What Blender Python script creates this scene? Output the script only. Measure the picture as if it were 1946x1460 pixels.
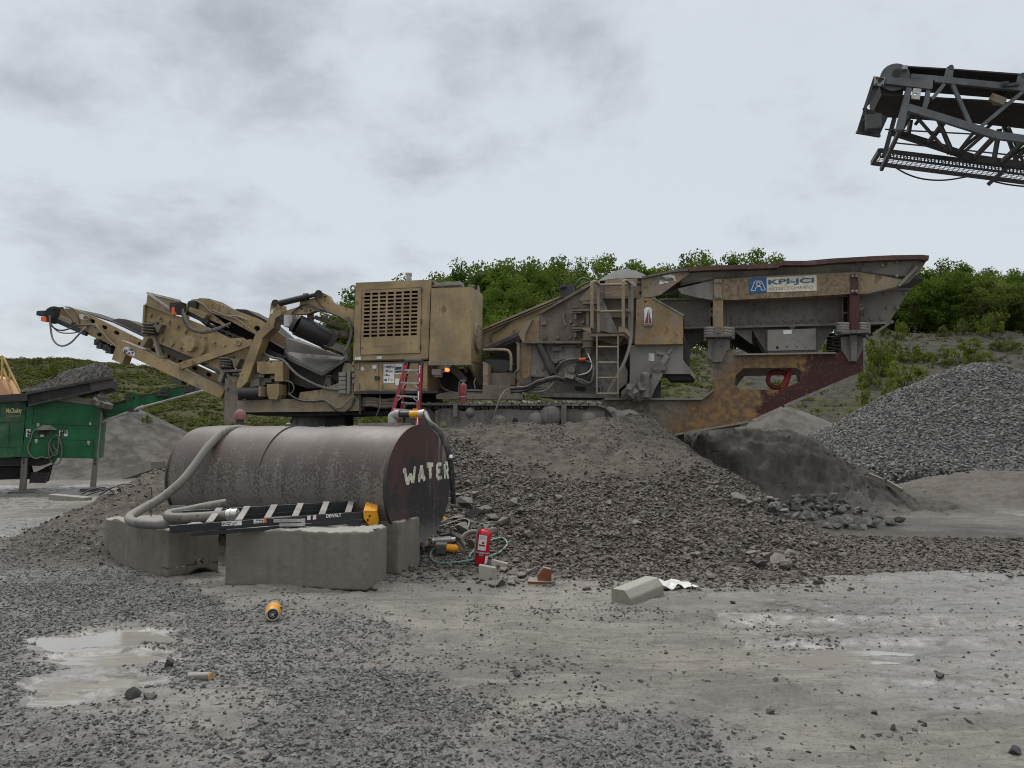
import bpy, bmesh, math, random
import numpy as np
from mathutils import Vector, Matrix, Euler
from mathutils.geometry import tessellate_polygon
random.seed(7)
for _o in list(bpy.data.objects):
    bpy.data.objects.remove(_o, do_unlink=True)
scene = bpy.context.scene
col = scene.collection
R = math.radians

# ------------------------------------------------------------------ camera
FPX, CX, CY, EYE = 1462.0, 973.0, 730.0, 1.66
HOR = 825.0
PITCH = math.atan((HOR - CY) / FPX)
cam_d = bpy.data.cameras.new("camera")
cam = bpy.data.objects.new("camera", cam_d)
col.objects.link(cam)
cam.location = (0, 0, EYE)
cam.rotation_euler = (math.pi / 2 + PITCH, 0, 0)
cam_d.sensor_width = 36.0
cam_d.lens = 36.0 * FPX / 1946.0
cam_d.clip_start, cam_d.clip_end = 0.1, 9000
scene.camera = cam

# ------------------------------------------------------------------ view transform
vs = scene.view_settings
vs.view_transform, vs.look, vs.exposure, vs.gamma = 'Standard', 'None', 0.2, 1.0
scene.cycles.max_bounces = 6
scene.cycles.use_denoising = True
scene.cycles.filter_width = 1.05

# ------------------------------------------------------------------ node helper
class NT:
    def __init__(s, tree):
        s.t = tree; s.n = tree.nodes; s.l = tree.links
    def new(s, typ, **kw):
        n = s.n.new(typ)
        for k, v in kw.items(): setattr(n, k, v)
        return n
    def put(s, sock, val):
        if isinstance(val, bpy.types.NodeSocket): s.l.new(val, sock)
        elif val is not None:
            if sock.type == 'RGBA' and len(val) == 3: val = (*val, 1)
            sock.default_value = val
    def math(s, op, a, b=None, c=None, clamp=False):
        n = s.new('ShaderNodeMath', operation=op, use_clamp=clamp)
        s.put(n.inputs[0], a); s.put(n.inputs[1], b); s.put(n.inputs[2], c)
        return n.outputs[0]
    def vmath(s, op, a, b=None):
        n = s.new('ShaderNodeVectorMath', operation=op)
        s.put(n.inputs[0], a)
        if b is not None:
            if op == 'SCALE': s.put(n.inputs['Scale'], b)
            else: s.put(n.inputs[1], b)
        return n.outputs[0]
    def noise(s, vec, scale, detail=4, rough=0.55, dist=0.0):
        n = s.new('ShaderNodeTexNoise')
        s.put(n.inputs['Vector'], vec); n.inputs['Scale'].default_value = scale
        n.inputs['Detail'].default_value = detail; n.inputs['Roughness'].default_value = rough
        n.inputs['Distortion'].default_value = dist
        return n.outputs['Fac']
    def voro(s, vec, scale, out='Distance', feature='F1', rnd=1.0):
        n = s.new('ShaderNodeTexVoronoi', feature=feature)
        s.put(n.inputs['Vector'], vec); n.inputs['Scale'].default_value = scale
        n.inputs['Randomness'].default_value = rnd
        return n.outputs[out]
    def step(s, fac, a, b, lo=0.0, hi=1.0):
        n = s.new('ShaderNodeMapRange', interpolation_type='SMOOTHSTEP')
        s.put(n.inputs[0], fac)
        for i, v in enumerate((a, b, lo, hi)): s.put(n.inputs[i + 1], v)
        return n.outputs[0]
    def mix(s, fac, a, b, typ='MIX'):
        n = s.new('ShaderNodeMix', data_type='RGBA', blend_type=typ)
        s.put(n.inputs[0], fac); s.put(n.inputs[6], a); s.put(n.inputs[7], b)
        return n.outputs[2]
    def sep(s, v):
        n = s.new('ShaderNodeSeparateXYZ'); s.put(n.inputs[0], v); return n.outputs
    def comb(s, x, y, z):
        n = s.new('ShaderNodeCombineXYZ')
        for i, v in enumerate((x, y, z)): s.put(n.inputs[i], v)
        return n.outputs[0]
    def scaled(s, v, sc):
        return s.vmath('MULTIPLY', v, sc)
    def bump(s, h, strength=0.4, dist=0.02):
        n = s.new('ShaderNodeBump'); s.put(n.inputs['Height'], h)
        n.inputs['Strength'].default_value = strength; n.inputs['Distance'].default_value = dist
        return n.outputs[0]
    def attr(s, name, out='Fac'):
        return s.new('ShaderNodeAttribute', attribute_name=name).outputs[out]

# ------------------------------------------------------------------ sky and sun (overcast)
world = bpy.data.worlds.new("World"); scene.world = world; world.use_nodes = True
w = NT(world.node_tree); w.n.clear()
SUN_EL, SUN_AZ = R(58), R(-35)         # high, soft, a little behind the crusher to the left
sky = w.new('ShaderNodeTexSky', sky_type='NISHITA', sun_disc=False, sun_elevation=SUN_EL, sun_rotation=SUN_AZ)
gen = w.new('ShaderNodeTexCoord').outputs['Generated']
dx, dy, dz = w.sep(gen)
den = w.math('ADD', w.math('MAXIMUM', dz, 0.0), 0.36)
cv = w.comb(w.math('DIVIDE', dx, den), w.math('DIVIDE', dy, den), 0.37)
n1 = w.noise(cv, 1.35, 7, 0.56, 0.15)
n2 = w.noise(w.vmath('ADD', cv, (9.3, 4.1, 2.0)), 4.2, 8, 0.6, 0.15)
cl = w.math('ADD', w.math('MULTIPLY', n1, 0.56), w.math('MULTIPLY', n2, 0.44))
side = w.step(dx, -0.42, 0.32)                       # darker banks to the left
cl = w.math('SUBTRACT', cl, w.math('MULTIPLY', side, 0.075))
dark = w.step(cl, 0.45, 0.67)
ccol = w.mix(dark, (0.595, 0.64, 0.685), (0.35, 0.375, 0.40))
low = w.step(dz, 0.0, 0.34)
ccol = w.mix(w.math('MULTIPLY', w.math('SUBTRACT', 1.0, low), 0.35), ccol, (0.64, 0.685, 0.725))
ccol = w.mix(w.step(dz, 0.45, 0.75), ccol, (0.66, 0.66, 0.655))
zen = w.step(dz, 0.46, 0.95, 1.0, 2.6)
cem = w.new('ShaderNodeBackground'); w.put(cem.inputs[0], ccol); w.put(cem.inputs[1], zen)
sbg = w.new('ShaderNodeBackground'); w.put(sbg.inputs[0], sky.outputs[0]); sbg.inputs[1].default_value = 0.08
mx = w.new('ShaderNodeMixShader'); mx.inputs[0].default_value = 0.93
w.l.new(sbg.outputs[0], mx.inputs[1]); w.l.new(cem.outputs[0], mx.inputs[2])
wo = w.new('ShaderNodeOutputWorld'); w.l.new(mx.outputs[0], wo.inputs[0])
sun_d = bpy.data.lights.new("sun", 'SUN'); sun_d.energy = 1.4; sun_d.angle = R(14); sun_d.color = (1.0, 0.965, 0.92)
sun = bpy.data.objects.new("sun", sun_d); col.objects.link(sun)
sun.rotation_euler = (math.pi / 2 - SUN_EL, 0, math.pi - SUN_AZ)
# ------------------------------------------------------------------ tags, meshes
def tag(o, label=None, cat=None, group=None, kind=None):
    if label: o['label'] = label
    if cat: o['category'] = cat
    if group: o['group'] = group
    if kind: o['kind'] = kind
    return o
def empty(name, loc=(0, 0, 0), rz=0.0):
    o = bpy.data.objects.new(name, None); col.objects.link(o)
    o.location = loc; o.rotation_euler = (0, 0, rz); o.empty_display_size = 0.2
    return o
def link(name, me, parent=None):
    o = bpy.data.objects.new(name, me); col.objects.link(o)
    if parent: o.parent = parent
    return o
def np_mesh(name, verts, faces=None, smooth=False):
    """verts (n,3); faces (m,k) numpy with a constant k"""
    me = bpy.data.meshes.new(name)
    verts = np.asarray(verts, dtype=np.float32)
    me.vertices.add(len(verts)); me.vertices.foreach_set('co', verts.ravel())
    if faces is not None:
        faces = np.asarray(faces, dtype=np.int32); m, k = faces.shape
        me.loops.add(m * k); me.loops.foreach_set('vertex_index', faces.ravel())
        me.polygons.add(m)
        me.polygons.foreach_set('loop_start', np.arange(0, m * k, k, dtype=np.int32))
        me.polygons.foreach_set('use_smooth', np.full(m, smooth, dtype=bool))
    me.update(calc_edges=True)
    return me
def fattr(me, name, arr, typ='FLOAT'):
    a = me.attributes.new(name, typ, 'POINT')
    arr = np.asarray(arr, dtype=np.float32 if typ != 'INT' else np.int32)
    a.data.foreach_set('vector' if typ == 'FLOAT_VECTOR' else 'value', arr.ravel())

def frame_of(d):
    d = Vector(d).normalized()
    a = Vector((0, 0, 1)) if abs(d.z) < 0.9 else Vector((0, 1, 0))
    x = d.cross(a).normalized()
    return d, x, x.cross(d).normalized()

class MB:
    """collects shapes into ONE mesh object"""
    def __init__(s):
        s.v, s.f, s.sm, s.mi = [], [], [], []
        s.cur = 0
    def add(s, vs_, fs, smooth=False):
        b = len(s.v); s.v += [tuple(p) for p in vs_]
        for f in fs:
            s.f.append([b + i for i in f]); s.sm.append(smooth); s.mi.append(s.cur)
        return s
    def prism(s, pts, d, holes=()):
        """pts: planar 3-D loop, d: extrusion vector; holes: further loops"""
        loops = [[Vector(p) for p in pts]] + [[Vector(p) for p in h] for h in holes]
        d = Vector(d)
        flat = [p for l in loops for p in l]; n = len(flat)
        if holes: tris = [list(t) for t in tessellate_polygon(loops)]
        else: tris = [list(range(n))]
        nor = Vector((0, 0, 0))
        l0 = loops[0]
        for i in range(len(l0)): nor += l0[i].cross(l0[(i + 1) % len(l0)])
        flip = nor.dot(d) > 0
        def orient(t):
            if holes:
                nn = (flat[t[1]] - flat[t[0]]).cross(flat[t[2]] - flat[t[0]])
                return t if nn.dot(d) < 0 else t[::-1]
            return t[::-1] if flip else t
        fr = [orient(t) for t in tris]
        s.add(flat, fr)
        s.add([p + d for p in flat], [t[::-1] for t in fr])
        for li, l in enumerate(loops):
            k = len(l); vs_ = l + [p + d for p in l]
            nn = Vector((0, 0, 0))
            for i in range(k): nn += l[i].cross(l[(i + 1) % k])
            fl = (nn.dot(d) > 0) != (li > 0)
            q = []
            for i in range(k):
                j = (i + 1) % k
                f = [i, i + k, j + k, j] if not fl else [i, j, j + k, i + k]
                q.append(f)
            s.add(vs_, q)
        return s
    def box(s, c, size, rot=None):
        x, y, z = (q / 2 for q in size)
        vs_ = [Vector((a * x, b * y, e * z)) for a in (-1, 1) for b in (-1, 1) for e in (-1, 1)]
        if rot is not None: vs_ = [rot @ p for p in vs_]
        vs_ = [p + Vector(c) for p in vs_]
        return s.add(vs_, [(0, 1, 3, 2), (4, 6, 7, 5), (0, 4, 5, 1), (2, 3, 7, 6), (0, 2, 6, 4), (1, 5, 7, 3)])
    def bar(s, a, b, wd, ht, up=(0, 0, 1)):
        a, b = Vector(a), Vector(b); d = (b - a); L = d.length; d.normalize()
        sx = d.cross(Vector(up))
        if sx.length < 1e-4: sx = d.cross(Vector((0, 1, 0)))
        sx.normalize(); uz = sx.cross(d).normalized()
        m = Matrix((d, sx, uz)).transposed()
        return s.box((a + b) / 2, (L, wd, ht), m)
    def cyl(s, a, b, r, n=16, r2=None, caps=True):
        a, b = Vector(a), Vector(b); r2 = r if r2 is None else r2
        d, x, y = frame_of(b - a)
        def ring(c, rr): return [c + (x * math.cos(2 * math.pi * i / n) + y * math.sin(2 * math.pi * i / n)) * rr for i in range(n)]
        A, B = ring(a, r), ring(b, r2)
        s.add(A + B, [(i, i + n, (i + 1) % n + n, (i + 1) % n) for i in range(n)], True)
        if caps:
            s.add(A, [list(range(n))]); s.add(B, [list(range(n))[::-1]])
        return s
    def tube(s, pts, r, n=8, sub=6, caps=True, taper=None):
        P = catmull(pts, sub) if sub > 1 else [Vector(p) for p in pts]
        rings = []; prev = None
        for i, p in enumerate(P):
            t = (P[min(i + 1, len(P) - 1)] - P[max(i - 1, 0)])
            if t.length < 1e-7: t = Vector((0, 0, 1))
            t.normalize()
            if prev is None:
                _, x, _y = frame_of(t)
            else:
                x = prev - t * prev.dot(t)
                if x.length < 1e-5: _, x, _y = frame_of(t)
                x.normalize()
            prev = x; y = t.cross(x)
            rr = r if taper is None else r * (1 + (taper - 1) * i / (len(P) - 1))
            rings.append([p + (x * math.cos(2 * math.pi * k / n) + y * math.sin(2 * math.pi * k / n)) * rr for k in range(n)])
        vs_ = [q for rg in rings for q in rg]; fs = []
        for i in range(len(P) - 1):
            for k in range(n):
                fs.append((i * n + k, i * n + (k + 1) % n, (i + 1) * n + (k + 1) % n, (i + 1) * n + k))
        s.add(vs_, fs, True)
        if caps:
            s.add(rings[0], [list(range(n))[::-1]]); s.add(rings[-1], [list(range(n))])
        return s
    def coil(s, base, top, R_, r, turns, n=10):
        base, top = Vector(base), Vector(top); d, x, y = frame_of(top - base); pts = []
        N = int(turns * n)
        for i in range(N + 1):
            a = 2 * math.pi * i / n
            pts.append(base + (top - base) * (i / N) + (x * math.cos(a) + y * math.sin(a)) * R_)
        return s.tube(pts, r, 6, 1)
    def dome(s, c, axis, r, h, n=20, m=6):
        c = Vector(c); d, x, y = frame_of(axis); vs_ = []; fs = []
        for j in range(m):
            a = j / m * math.pi / 2
            for i in range(n):
                t = 2 * math.pi * i / n
                vs_.append(c + (x * math.cos(t) + y * math.sin(t)) * r * math.cos(a) + d * h * math.sin(a))
        vs_.append(c + d * h)
        for j in range(m - 1):
            for i in range(n):
                fs.append((j * n + i, (j + 1) * n + i, (j + 1) * n + (i + 1) % n, j * n + (i + 1) % n))
        for i in range(n): fs.append(((m - 1) * n + i, m * n, (m - 1) * n + (i + 1) % n))
        return s.add(vs_, fs, True)
    def build(s, name, mat, parent=None, bevel=0.0, label=None):
        me = bpy.data.meshes.new(name)
        me.from_pydata(s.v, [], s.f); me.validate()
        mats = mat if isinstance(mat, (list, tuple)) else [mat]
        for m in mats: me.materials.append(m)
        if len(me.polygons) == len(s.sm):
            me.polygons.foreach_set('use_smooth', s.sm)
            me.polygons.foreach_set('material_index', s.mi)
        me.update()
        o = link(name, me, parent)
        if bevel:
            b = o.modifiers.new('bevel', 'BEVEL'); b.width = bevel; b.segments = 2; b.limit_method = 'ANGLE'; b.angle_limit = R(40)
        if label: o['label'] = label
        return o

def catmull(pts, sub):
    P = [Vector(p) for p in pts]; out = []
    for i in range(len(P) - 1):
        p0, p1, p2, p3 = P[max(i - 1, 0)], P[i], P[i + 1], P[min(i + 2, len(P) - 1)]
        for k in range(sub):
            t = k / sub
            out.append(0.5 * ((2 * p1) + (p2 - p0) * t + (2 * p0 - 5 * p1 + 4 * p2 - p3) * t * t + (3 * p1 - p0 - 3 * p2 + p3) * t ** 3))
    out.append(P[-1]); return out

# ------------------------------------------------------------------ camera rays -> real points
CP, SP = math.cos(PITCH), math.sin(PITCH)
def ray(px, py):
    x, y = (px - CX) / FPX, -(py - CY) / FPX
    return Vector((x, CP - y * SP, SP + y * CP))
def PY(px, py, Y):
    d = ray(px, py); t = Y / d.y
    return Vector((d.x * t, Y, EYE + d.z * t))
def PZ(px, py, z=0.0):
    d = ray(px, py); t = (z - EYE) / d.z
    return Vector((d.x * t, d.y * t, z))
class Frame:
    """a thing's own upright frame: u along it, v away from the viewer, z up"""
    def __init__(s, O, a):
        s.O = Vector(O); s.a = a
        s.eu = Vector((math.cos(a), math.sin(a), 0)); s.ev = Vector((-math.sin(a), math.cos(a), 0))
    def M(s, px, py, v=0.0):
        d = ray(px, py); o = Vector((0, 0, EYE)) - s.O
        t = (v - o.dot(s.ev)) / d.dot(s.ev)
        p = o + d * t
        return Vector((p.dot(s.eu), v, p.z))
    def W(s, p):
        return s.O + s.eu * p[0] + s.ev * p[1] + Vector((0, 0, p[2]))
    def L(s, q):
        q = Vector(q) - s.O
        return Vector((q.dot(s.eu), q.dot(s.ev), q.z))
def zoomer(ox, oy, sc):
    return lambda *xy: [(ox + xy[i] / sc, oy + xy[i + 1] / sc) for i in range(0, len(xy), 2)]

# ------------------------------------------------------------------ numpy noise
def _h(ix, iy, seed):
    n = (ix.astype(np.int64) * 374761393 + iy.astype(np.int64) * 668265263 + seed * 1442695041) & 0xffffffff
    n = ((n ^ (n >> 13)) * 1274126177) & 0xffffffff
    n = (n ^ (n >> 16)) & 0xffffffff
    return n.astype(np.float64) / 4294967295.0
def vnoise(x, y, seed=0):
    ix, iy = np.floor(x), np.floor(y); fx, fy = x - ix, y - iy
    fx = fx * fx * fx * (fx * (fx * 6 - 15) + 10); fy = fy * fy * fy * (fy * (fy * 6 - 15) + 10)
    a, b = _h(ix, iy, seed), _h(ix + 1, iy, seed); c, d = _h(ix, iy + 1, seed), _h(ix + 1, iy + 1, seed)
    return (a + (b - a) * fx) * (1 - fy) + (c + (d - c) * fx) * fy
def fbm(x, y, sc, octv=4, seed=0, gain=0.5):
    t = 0.0; a = 1.0; s_ = 0.0
    for o in range(octv):
        t = t + a * (vnoise(x * sc + 17.3 * o, y * sc - 9.1 * o, seed + o * 31) * 2 - 1); s_ += a; a *= gain; sc *= 2.03
    return t / s_
def sst(x, a, b):
    t = np.clip((x - a) / (b - a), 0, 1); return t * t * (3 - 2 * t)
def inpoly(x, y, poly):
    r = np.zeros(x.shape, bool); j = len(poly) - 1
    for i in range(len(poly)):
        xi, yi = poly[i]; xj, yj = poly[j]
        c = ((yi > y) != (yj > y)) & (x < (xj - xi) * (y - yi) / ((yj - yi) if yj != yi else 1e-9) + xi)
        r ^= c; j = i
    return r
def gpoly(pts, z=0.0):
    return [tuple(PZ(px, py, z)[:2]) for px, py in pts]

# ------------------------------------------------------------------ the lie of the land
GRAVEL = [(gpoly([(-500, 1055), (150, 1045), (340, 1112), (425, 1150), (330, 1165), (285, 1185), (225, 1172), (150, 1185), (70, 1210), (52, 1245), (115, 1275), (95, 1325), (45, 1345), (-500, 1400)]), 1.0),
          (gpoly([(-500, 1330), (60, 1345), (190, 1385), (330, 1380), (480, 1400), (480, 1700), (-700, 1700)]), 0.62),
          (gpoly([(-500, 980), (110, 985), (140, 1000), (75, 1035), (-500, 1050)]), 0.9),
          (gpoly([(400, 1150), (560, 1150), (820, 1205), (700, 1262), (440, 1275), (290, 1262), (270, 1225), (300, 1195)]), 0.55),
          (gpoly([(440, 1270), (620, 1275), (790, 1285), (905, 1320), (925, 1362), (890, 1410), (930, 1480), (960, 1700), (380, 1700), (470, 1400), (500, 1330)]), 1.0),
          (gpoly([(975, 1395), (1080, 1362), (1190, 1358), (1300, 1380), (1380, 1420), (1370, 1700), (1000, 1700)]), 0.95),
          (gpoly([(250, 1255), (420, 1270), (520, 1290), (460, 1330), (360, 1320), (270, 1300)]), 0.5)]
GSPECK = gpoly([(560, 1120), (900, 1085), (1150, 1150), (1260, 1260), (900, 1290), (600, 1230)])
PUD = [(PZ(235, 1200), 0.42, 0.24), (PZ(165, 1218), 0.45, 0.26), (PZ(205, 1245), 0.5, 0.25), (PZ(150, 1285), 0.42, 0.26), (PZ(225, 1290), 0.35, 0.18), (PZ(120, 1320), 0.3, 0.18)]
FAN = gpoly([(1180, 1085), (1320, 1098), (1480, 1105), (1640, 1090), (1990, 1072), (2400, 1080), (2400, 1030), (1946, 1015), (1720, 1010), (1500, 985), (1380, 1000)])
def mound_t(x, y):
    """0 on the top of the crusher's mound, 1 at its foot"""
    wx = x + 0.35 * fbm(x, y, 0.55, 3, 5); wy = y + 0.45 * fbm(x, y, 0.5, 3, 9)
    lx = np.where(wx < -5.2, 3.3, 2.5)
    dx_ = np.maximum(np.maximum(-5.2 - wx, wx - 2.9), 0) / lx
    front = 5.45 - 0.6 * sst(wx, 1.2, -1.6)
    dy_ = np.where(wy < 14.75, (14.75 - wy) / front, np.maximum(wy - 21.5, 0) / 3.0)
    return np.sqrt(dx_ ** 2 + dy_ ** 2)
def hill_front(x):
    return 52.0 - 7 * sst(x, 5, 40)
def land(x, y):
    """large forms only"""
    t = np.clip(mound_t(x, y), 0, 1)
    z = 1.70 * (1 - t) ** 1.25 * (1 + 0.25 * t)
    z = z + (0.30 * np.exp(-((x - 2.35) / 1.25) ** 2) + 0.12 * np.exp(-((x + 0.2) / 1.3) ** 2)) * np.exp(-((y - 14.75) / 0.75) ** 2)
    # loading ramp of dark fines behind the hopper
    wx = x + 0.25 * fbm(x, y, 0.8, 3, 21); wy = y + 0.3 * fbm(x, y, 0.7, 3, 27)
    top = 1.72 - 1.5 * sst(wx, 6.4, 9.3)
    wy = wy + 0.24 * fbm(x, y * 0.8, 1.3, 4, 28, 0.6) + 0.06 * fbm(x, y, 5.0, 3, 29)
    ramp = top * (0.55 * sst(wy, 15.8, 17.4) + 0.45 * sst(wy, 16.4, 18.3)) * (1 - sst(wy, 21.5, 25.5)) * sst(wx, 2.6, 3.1) * (1 - sst(wx, 8.2, 10.2))
    z = np.maximum(z, ramp)
    # low ridge on the right
    z = z + 0.62 * np.exp(-((x - 12.6) / 2.6) ** 2 - ((y - 20.5) / 1.6) ** 2)
    z = z + 0.25 * np.exp(-((x - 17) / 3.5) ** 2 - ((y - 19.5) / 1.5) ** 2)
    # fines heaps at the back
    def cone(cx, cy, rx, ry, h, p=1.15, rd=0.12):
        d = np.sqrt(((x - cx) / rx) ** 2 + ((y - cy) / ry) ** 2 + rd * rd) - rd
        return h * np.clip(1 - d, 0, 1) ** p
    z = np.maximum(z, cone(-18.2, 35.5, 6.2, 6.0, 3.05))
    z = np.maximum(z, cone(-14.2, 39.0, 7.2, 6.0, 1.7))
    z = np.maximum(z, cone(-23.5, 31.5, 3.5, 3.0, 0.8))
    z = np.maximum(z, cone(13.2, 37.5, 6.5, 5.5, 3.0))
    z = np.maximum(z, cone(7.0, 40.5, 6.5, 5.0, 2.6))
    # quarry slopes
    f = hill_front(x) + 3.0 * fbm(x, y, 0.06, 3, 41) + 0.8 * fbm(x, y, 0.35, 3, 43)
    crest = 10.6 - 0.9 * np.exp(-((x + 40) / 9) ** 2) - 1.1 * sst(x, -46, -38) + 2.5 * sst(x, -18, 8) + 2.0 * sst(x, 26, 42)
    k = np.clip((y - f) / (93.0 - f), 0, 1)
    hill = crest * (k ** 0.92) + np.clip(y - 93, 0, 60) * (0.02 + 0.03 * sst(x, -25, -5)) + sst(k, 0.02, 0.3) * (0.45 * fbm(x, y, 0.16, 4, 47) + 0.25 * fbm(x, y, 0.5, 3, 48))
    z = np.where(k > 0, np.maximum(z, hill), z)
    # flat yard rises a little far off
    return z
def pud_dip(x, y):
    d = np.zeros_like(x)
    for c, rx, ry in PUD:
        q = ((x - c.x) / rx) ** 2 + ((y - c.y) / ry) ** 2
        d = np.maximum(d, 0.05 * np.exp(-(q * 1.0) ** 1.4))
    q = ((x - 2.53) / 0.5) ** 2 + ((y - 5.86) / 0.16) ** 2
    d = np.maximum(d, 0.022 * np.exp(-q))
    return d
def yard_mask(x, y):
    return np.maximum(np.exp(-(((x - 12.6) / 3.0) ** 2 + ((y - 20.5) / 2.0) ** 2) ** 2), 0.9 * sst(y, 14.5, 18) * sst(x / y, 0.36, 0.44) * sst(y, 34, 28))
def rubble_mask(x, y):
    t = mound_t(x, y)
    wx = x + 0.5 * fbm(x, y, 0.8, 3, 61); wy = y + 0.5 * fbm(x, y, 0.8, 3, 67)
    a = sst(t + 0.20 * fbm(x, y, 1.1, 3, 69) + 0.16 * sst(wx, 0.6, -1.0) - 0.10 * sst(wx, 0.6, 2.2), 0.24, 0.58) * (0.8 * sst(t, 1.10, 0.98) + 0.2 * sst(t, 1.35, 1.0)) * (wy < 15.4) * sst(wx, -2.2, -1.6) * sst(wx, 4.6, 2.4)
    fan = 0.34 * inpoly(wx, wy, FAN) + 0.3 * inpoly(2.2 * wx - 1.2 * x, 2.2 * wy - 1.2 * y, FAN) + 0.25 * inpoly(x + 1.8 * (y - wy), y + 1.8 * (x - wx), FAN)
    left = 0.28 * sst(t, 0.3, 0.5) * sst(t, 1.05, 0.9) * (wx < -3)
    return np.maximum(np.maximum(a, fan), left)
def gravel_mask(x, y):
    wx = x + 0.22 * fbm(x, y, 1.7, 4, 71); wy = y + 0.22 * fbm(x, y, 1.7, 4, 77)
    m = np.zeros_like(x)
    ux = x + 0.75 * fbm(x, y, 1.3, 4, 171); uy = y + 0.75 * fbm(x, y, 1.3, 4, 177)
    vx = x + 0.42 * fbm(x, y, 2.2, 4, 173); vy = y + 0.42 * fbm(x, y, 2.2, 4, 179)
    for p, dn in GRAVEL:
        m = np.maximum(m, dn * (0.26 * inpoly(wx, wy, p) + 0.22 * inpoly(vx, vy, p) + 0.18 * inpoly(ux, uy, p) + 0.18 * inpoly(2 * x - ux, 2 * y - uy, p) + 0.16 * inpoly(x + 1.1 * (vy - y), y - 1.1 * (vx - x), p)))
    return m
def height(x, y):
    z = land(x, y)
    near = 1 - sst(y, 30, 50)
    z = z + near * (0.035 * fbm(x, y, 0.45, 3, 81) + 0.016 * fbm(x * 0.5, y * 1.6, 1.1, 4, 83))
    n = 0.019 * fbm(x * 0.75, y * 1.3, 5.0, 4, 85, 0.6) + 0.006 * fbm(x, y * 1.2, 21.0, 3, 88, 0.6) * (y < 14) + 0.010 * fbm(x * 0.35, y * 2.2, 3.0, 3, 86, 0.6)
    cl = np.maximum(fbm(x, y, 3.1, 4, 87, 0.6) - 0.12, 0)
    n = n + 0.05 * cl * sst(fbm(x, y, 0.5, 2, 89), -0.25, 0.35)
    t = mound_t(x, y); mm = sst(t, 1.05, 0.85)
    ramp = sst(y, 15.6, 16.6) * sst(x, 2.4, 3.2) * (1 - sst(x, 9, 11))
    rough = np.maximum(np.maximum(mm, ramp), 0.8 * yard_mask(x, y))
    n = n + rough * (0.12 * fbm(x, y, 0.9, 4, 91, 0.6) + 0.10 * np.abs(fbm(x, y, 2.6, 4, 93, 0.6)) + 0.035 * fbm(x, y, 7.0, 3, 97, 0.6))
    n = n + ramp * (0.16 * np.abs(fbm(x, y + 1.5 * z, 1.6, 4, 99, 0.6)) + 0.05 * fbm(x, y + 2 * z, 6.0, 3, 98, 0.6))
    z = z + near * n
    # wheel ruts running across
    for (x0, y0, ang, dep) in ((0.5, 6.3, -0.05, 0.032), (1.0, 7.1, -0.09, 0.036), (2.0, 5.0, 0.16, 0.026), (6.0, 9.0, 0.10, 0.03), (12, 16.5, -0.32, 0.07), (12, 18.2, -0.32, 0.06)):
        d = (y - y0) - ang * (x - x0) - 0.12 * fbm(x, y, 0.5, 2, 95)
        z = z + 0.22 * dep * np.exp(-(d / 0.17) ** 4) * np.sin((x + np.abs(d) * 1.2) * 46) * sst(fbm(x, y, 0.8, 2, 96), -0.3, 0.3) * near
        z = z - dep * np.exp(-(d / 0.16) ** 4) * near * sst(fbm(x, y, 0.6, 2, 94), -0.5, 0.1) + 0.4 * dep * np.exp(-((np.abs(d) - 0.24) / 0.09) ** 2) * near
    return z - pud_dip(x, y)
def hz(x, y): return float(height(np.array([float(x)]), np.array([float(y)]))[0])
def hit(px, py, y0=3.0, y1=130.0, lift=0.0):
    """first place where the sight line meets the land"""
    d = ray(px, py); ys = np.geomspace(y0, y1, 1500); t = ys / d.y
    x = d.x * t; z = EYE + d.z * t; h = height(x, ys)
    k = np.nonzero(z <= h)[0]
    if len(k) == 0: return Vector((x[-1], ys[-1], h[-1]))
    i = k[0]; return Vector((x[i], ys[i], h[i] + lift))
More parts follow.
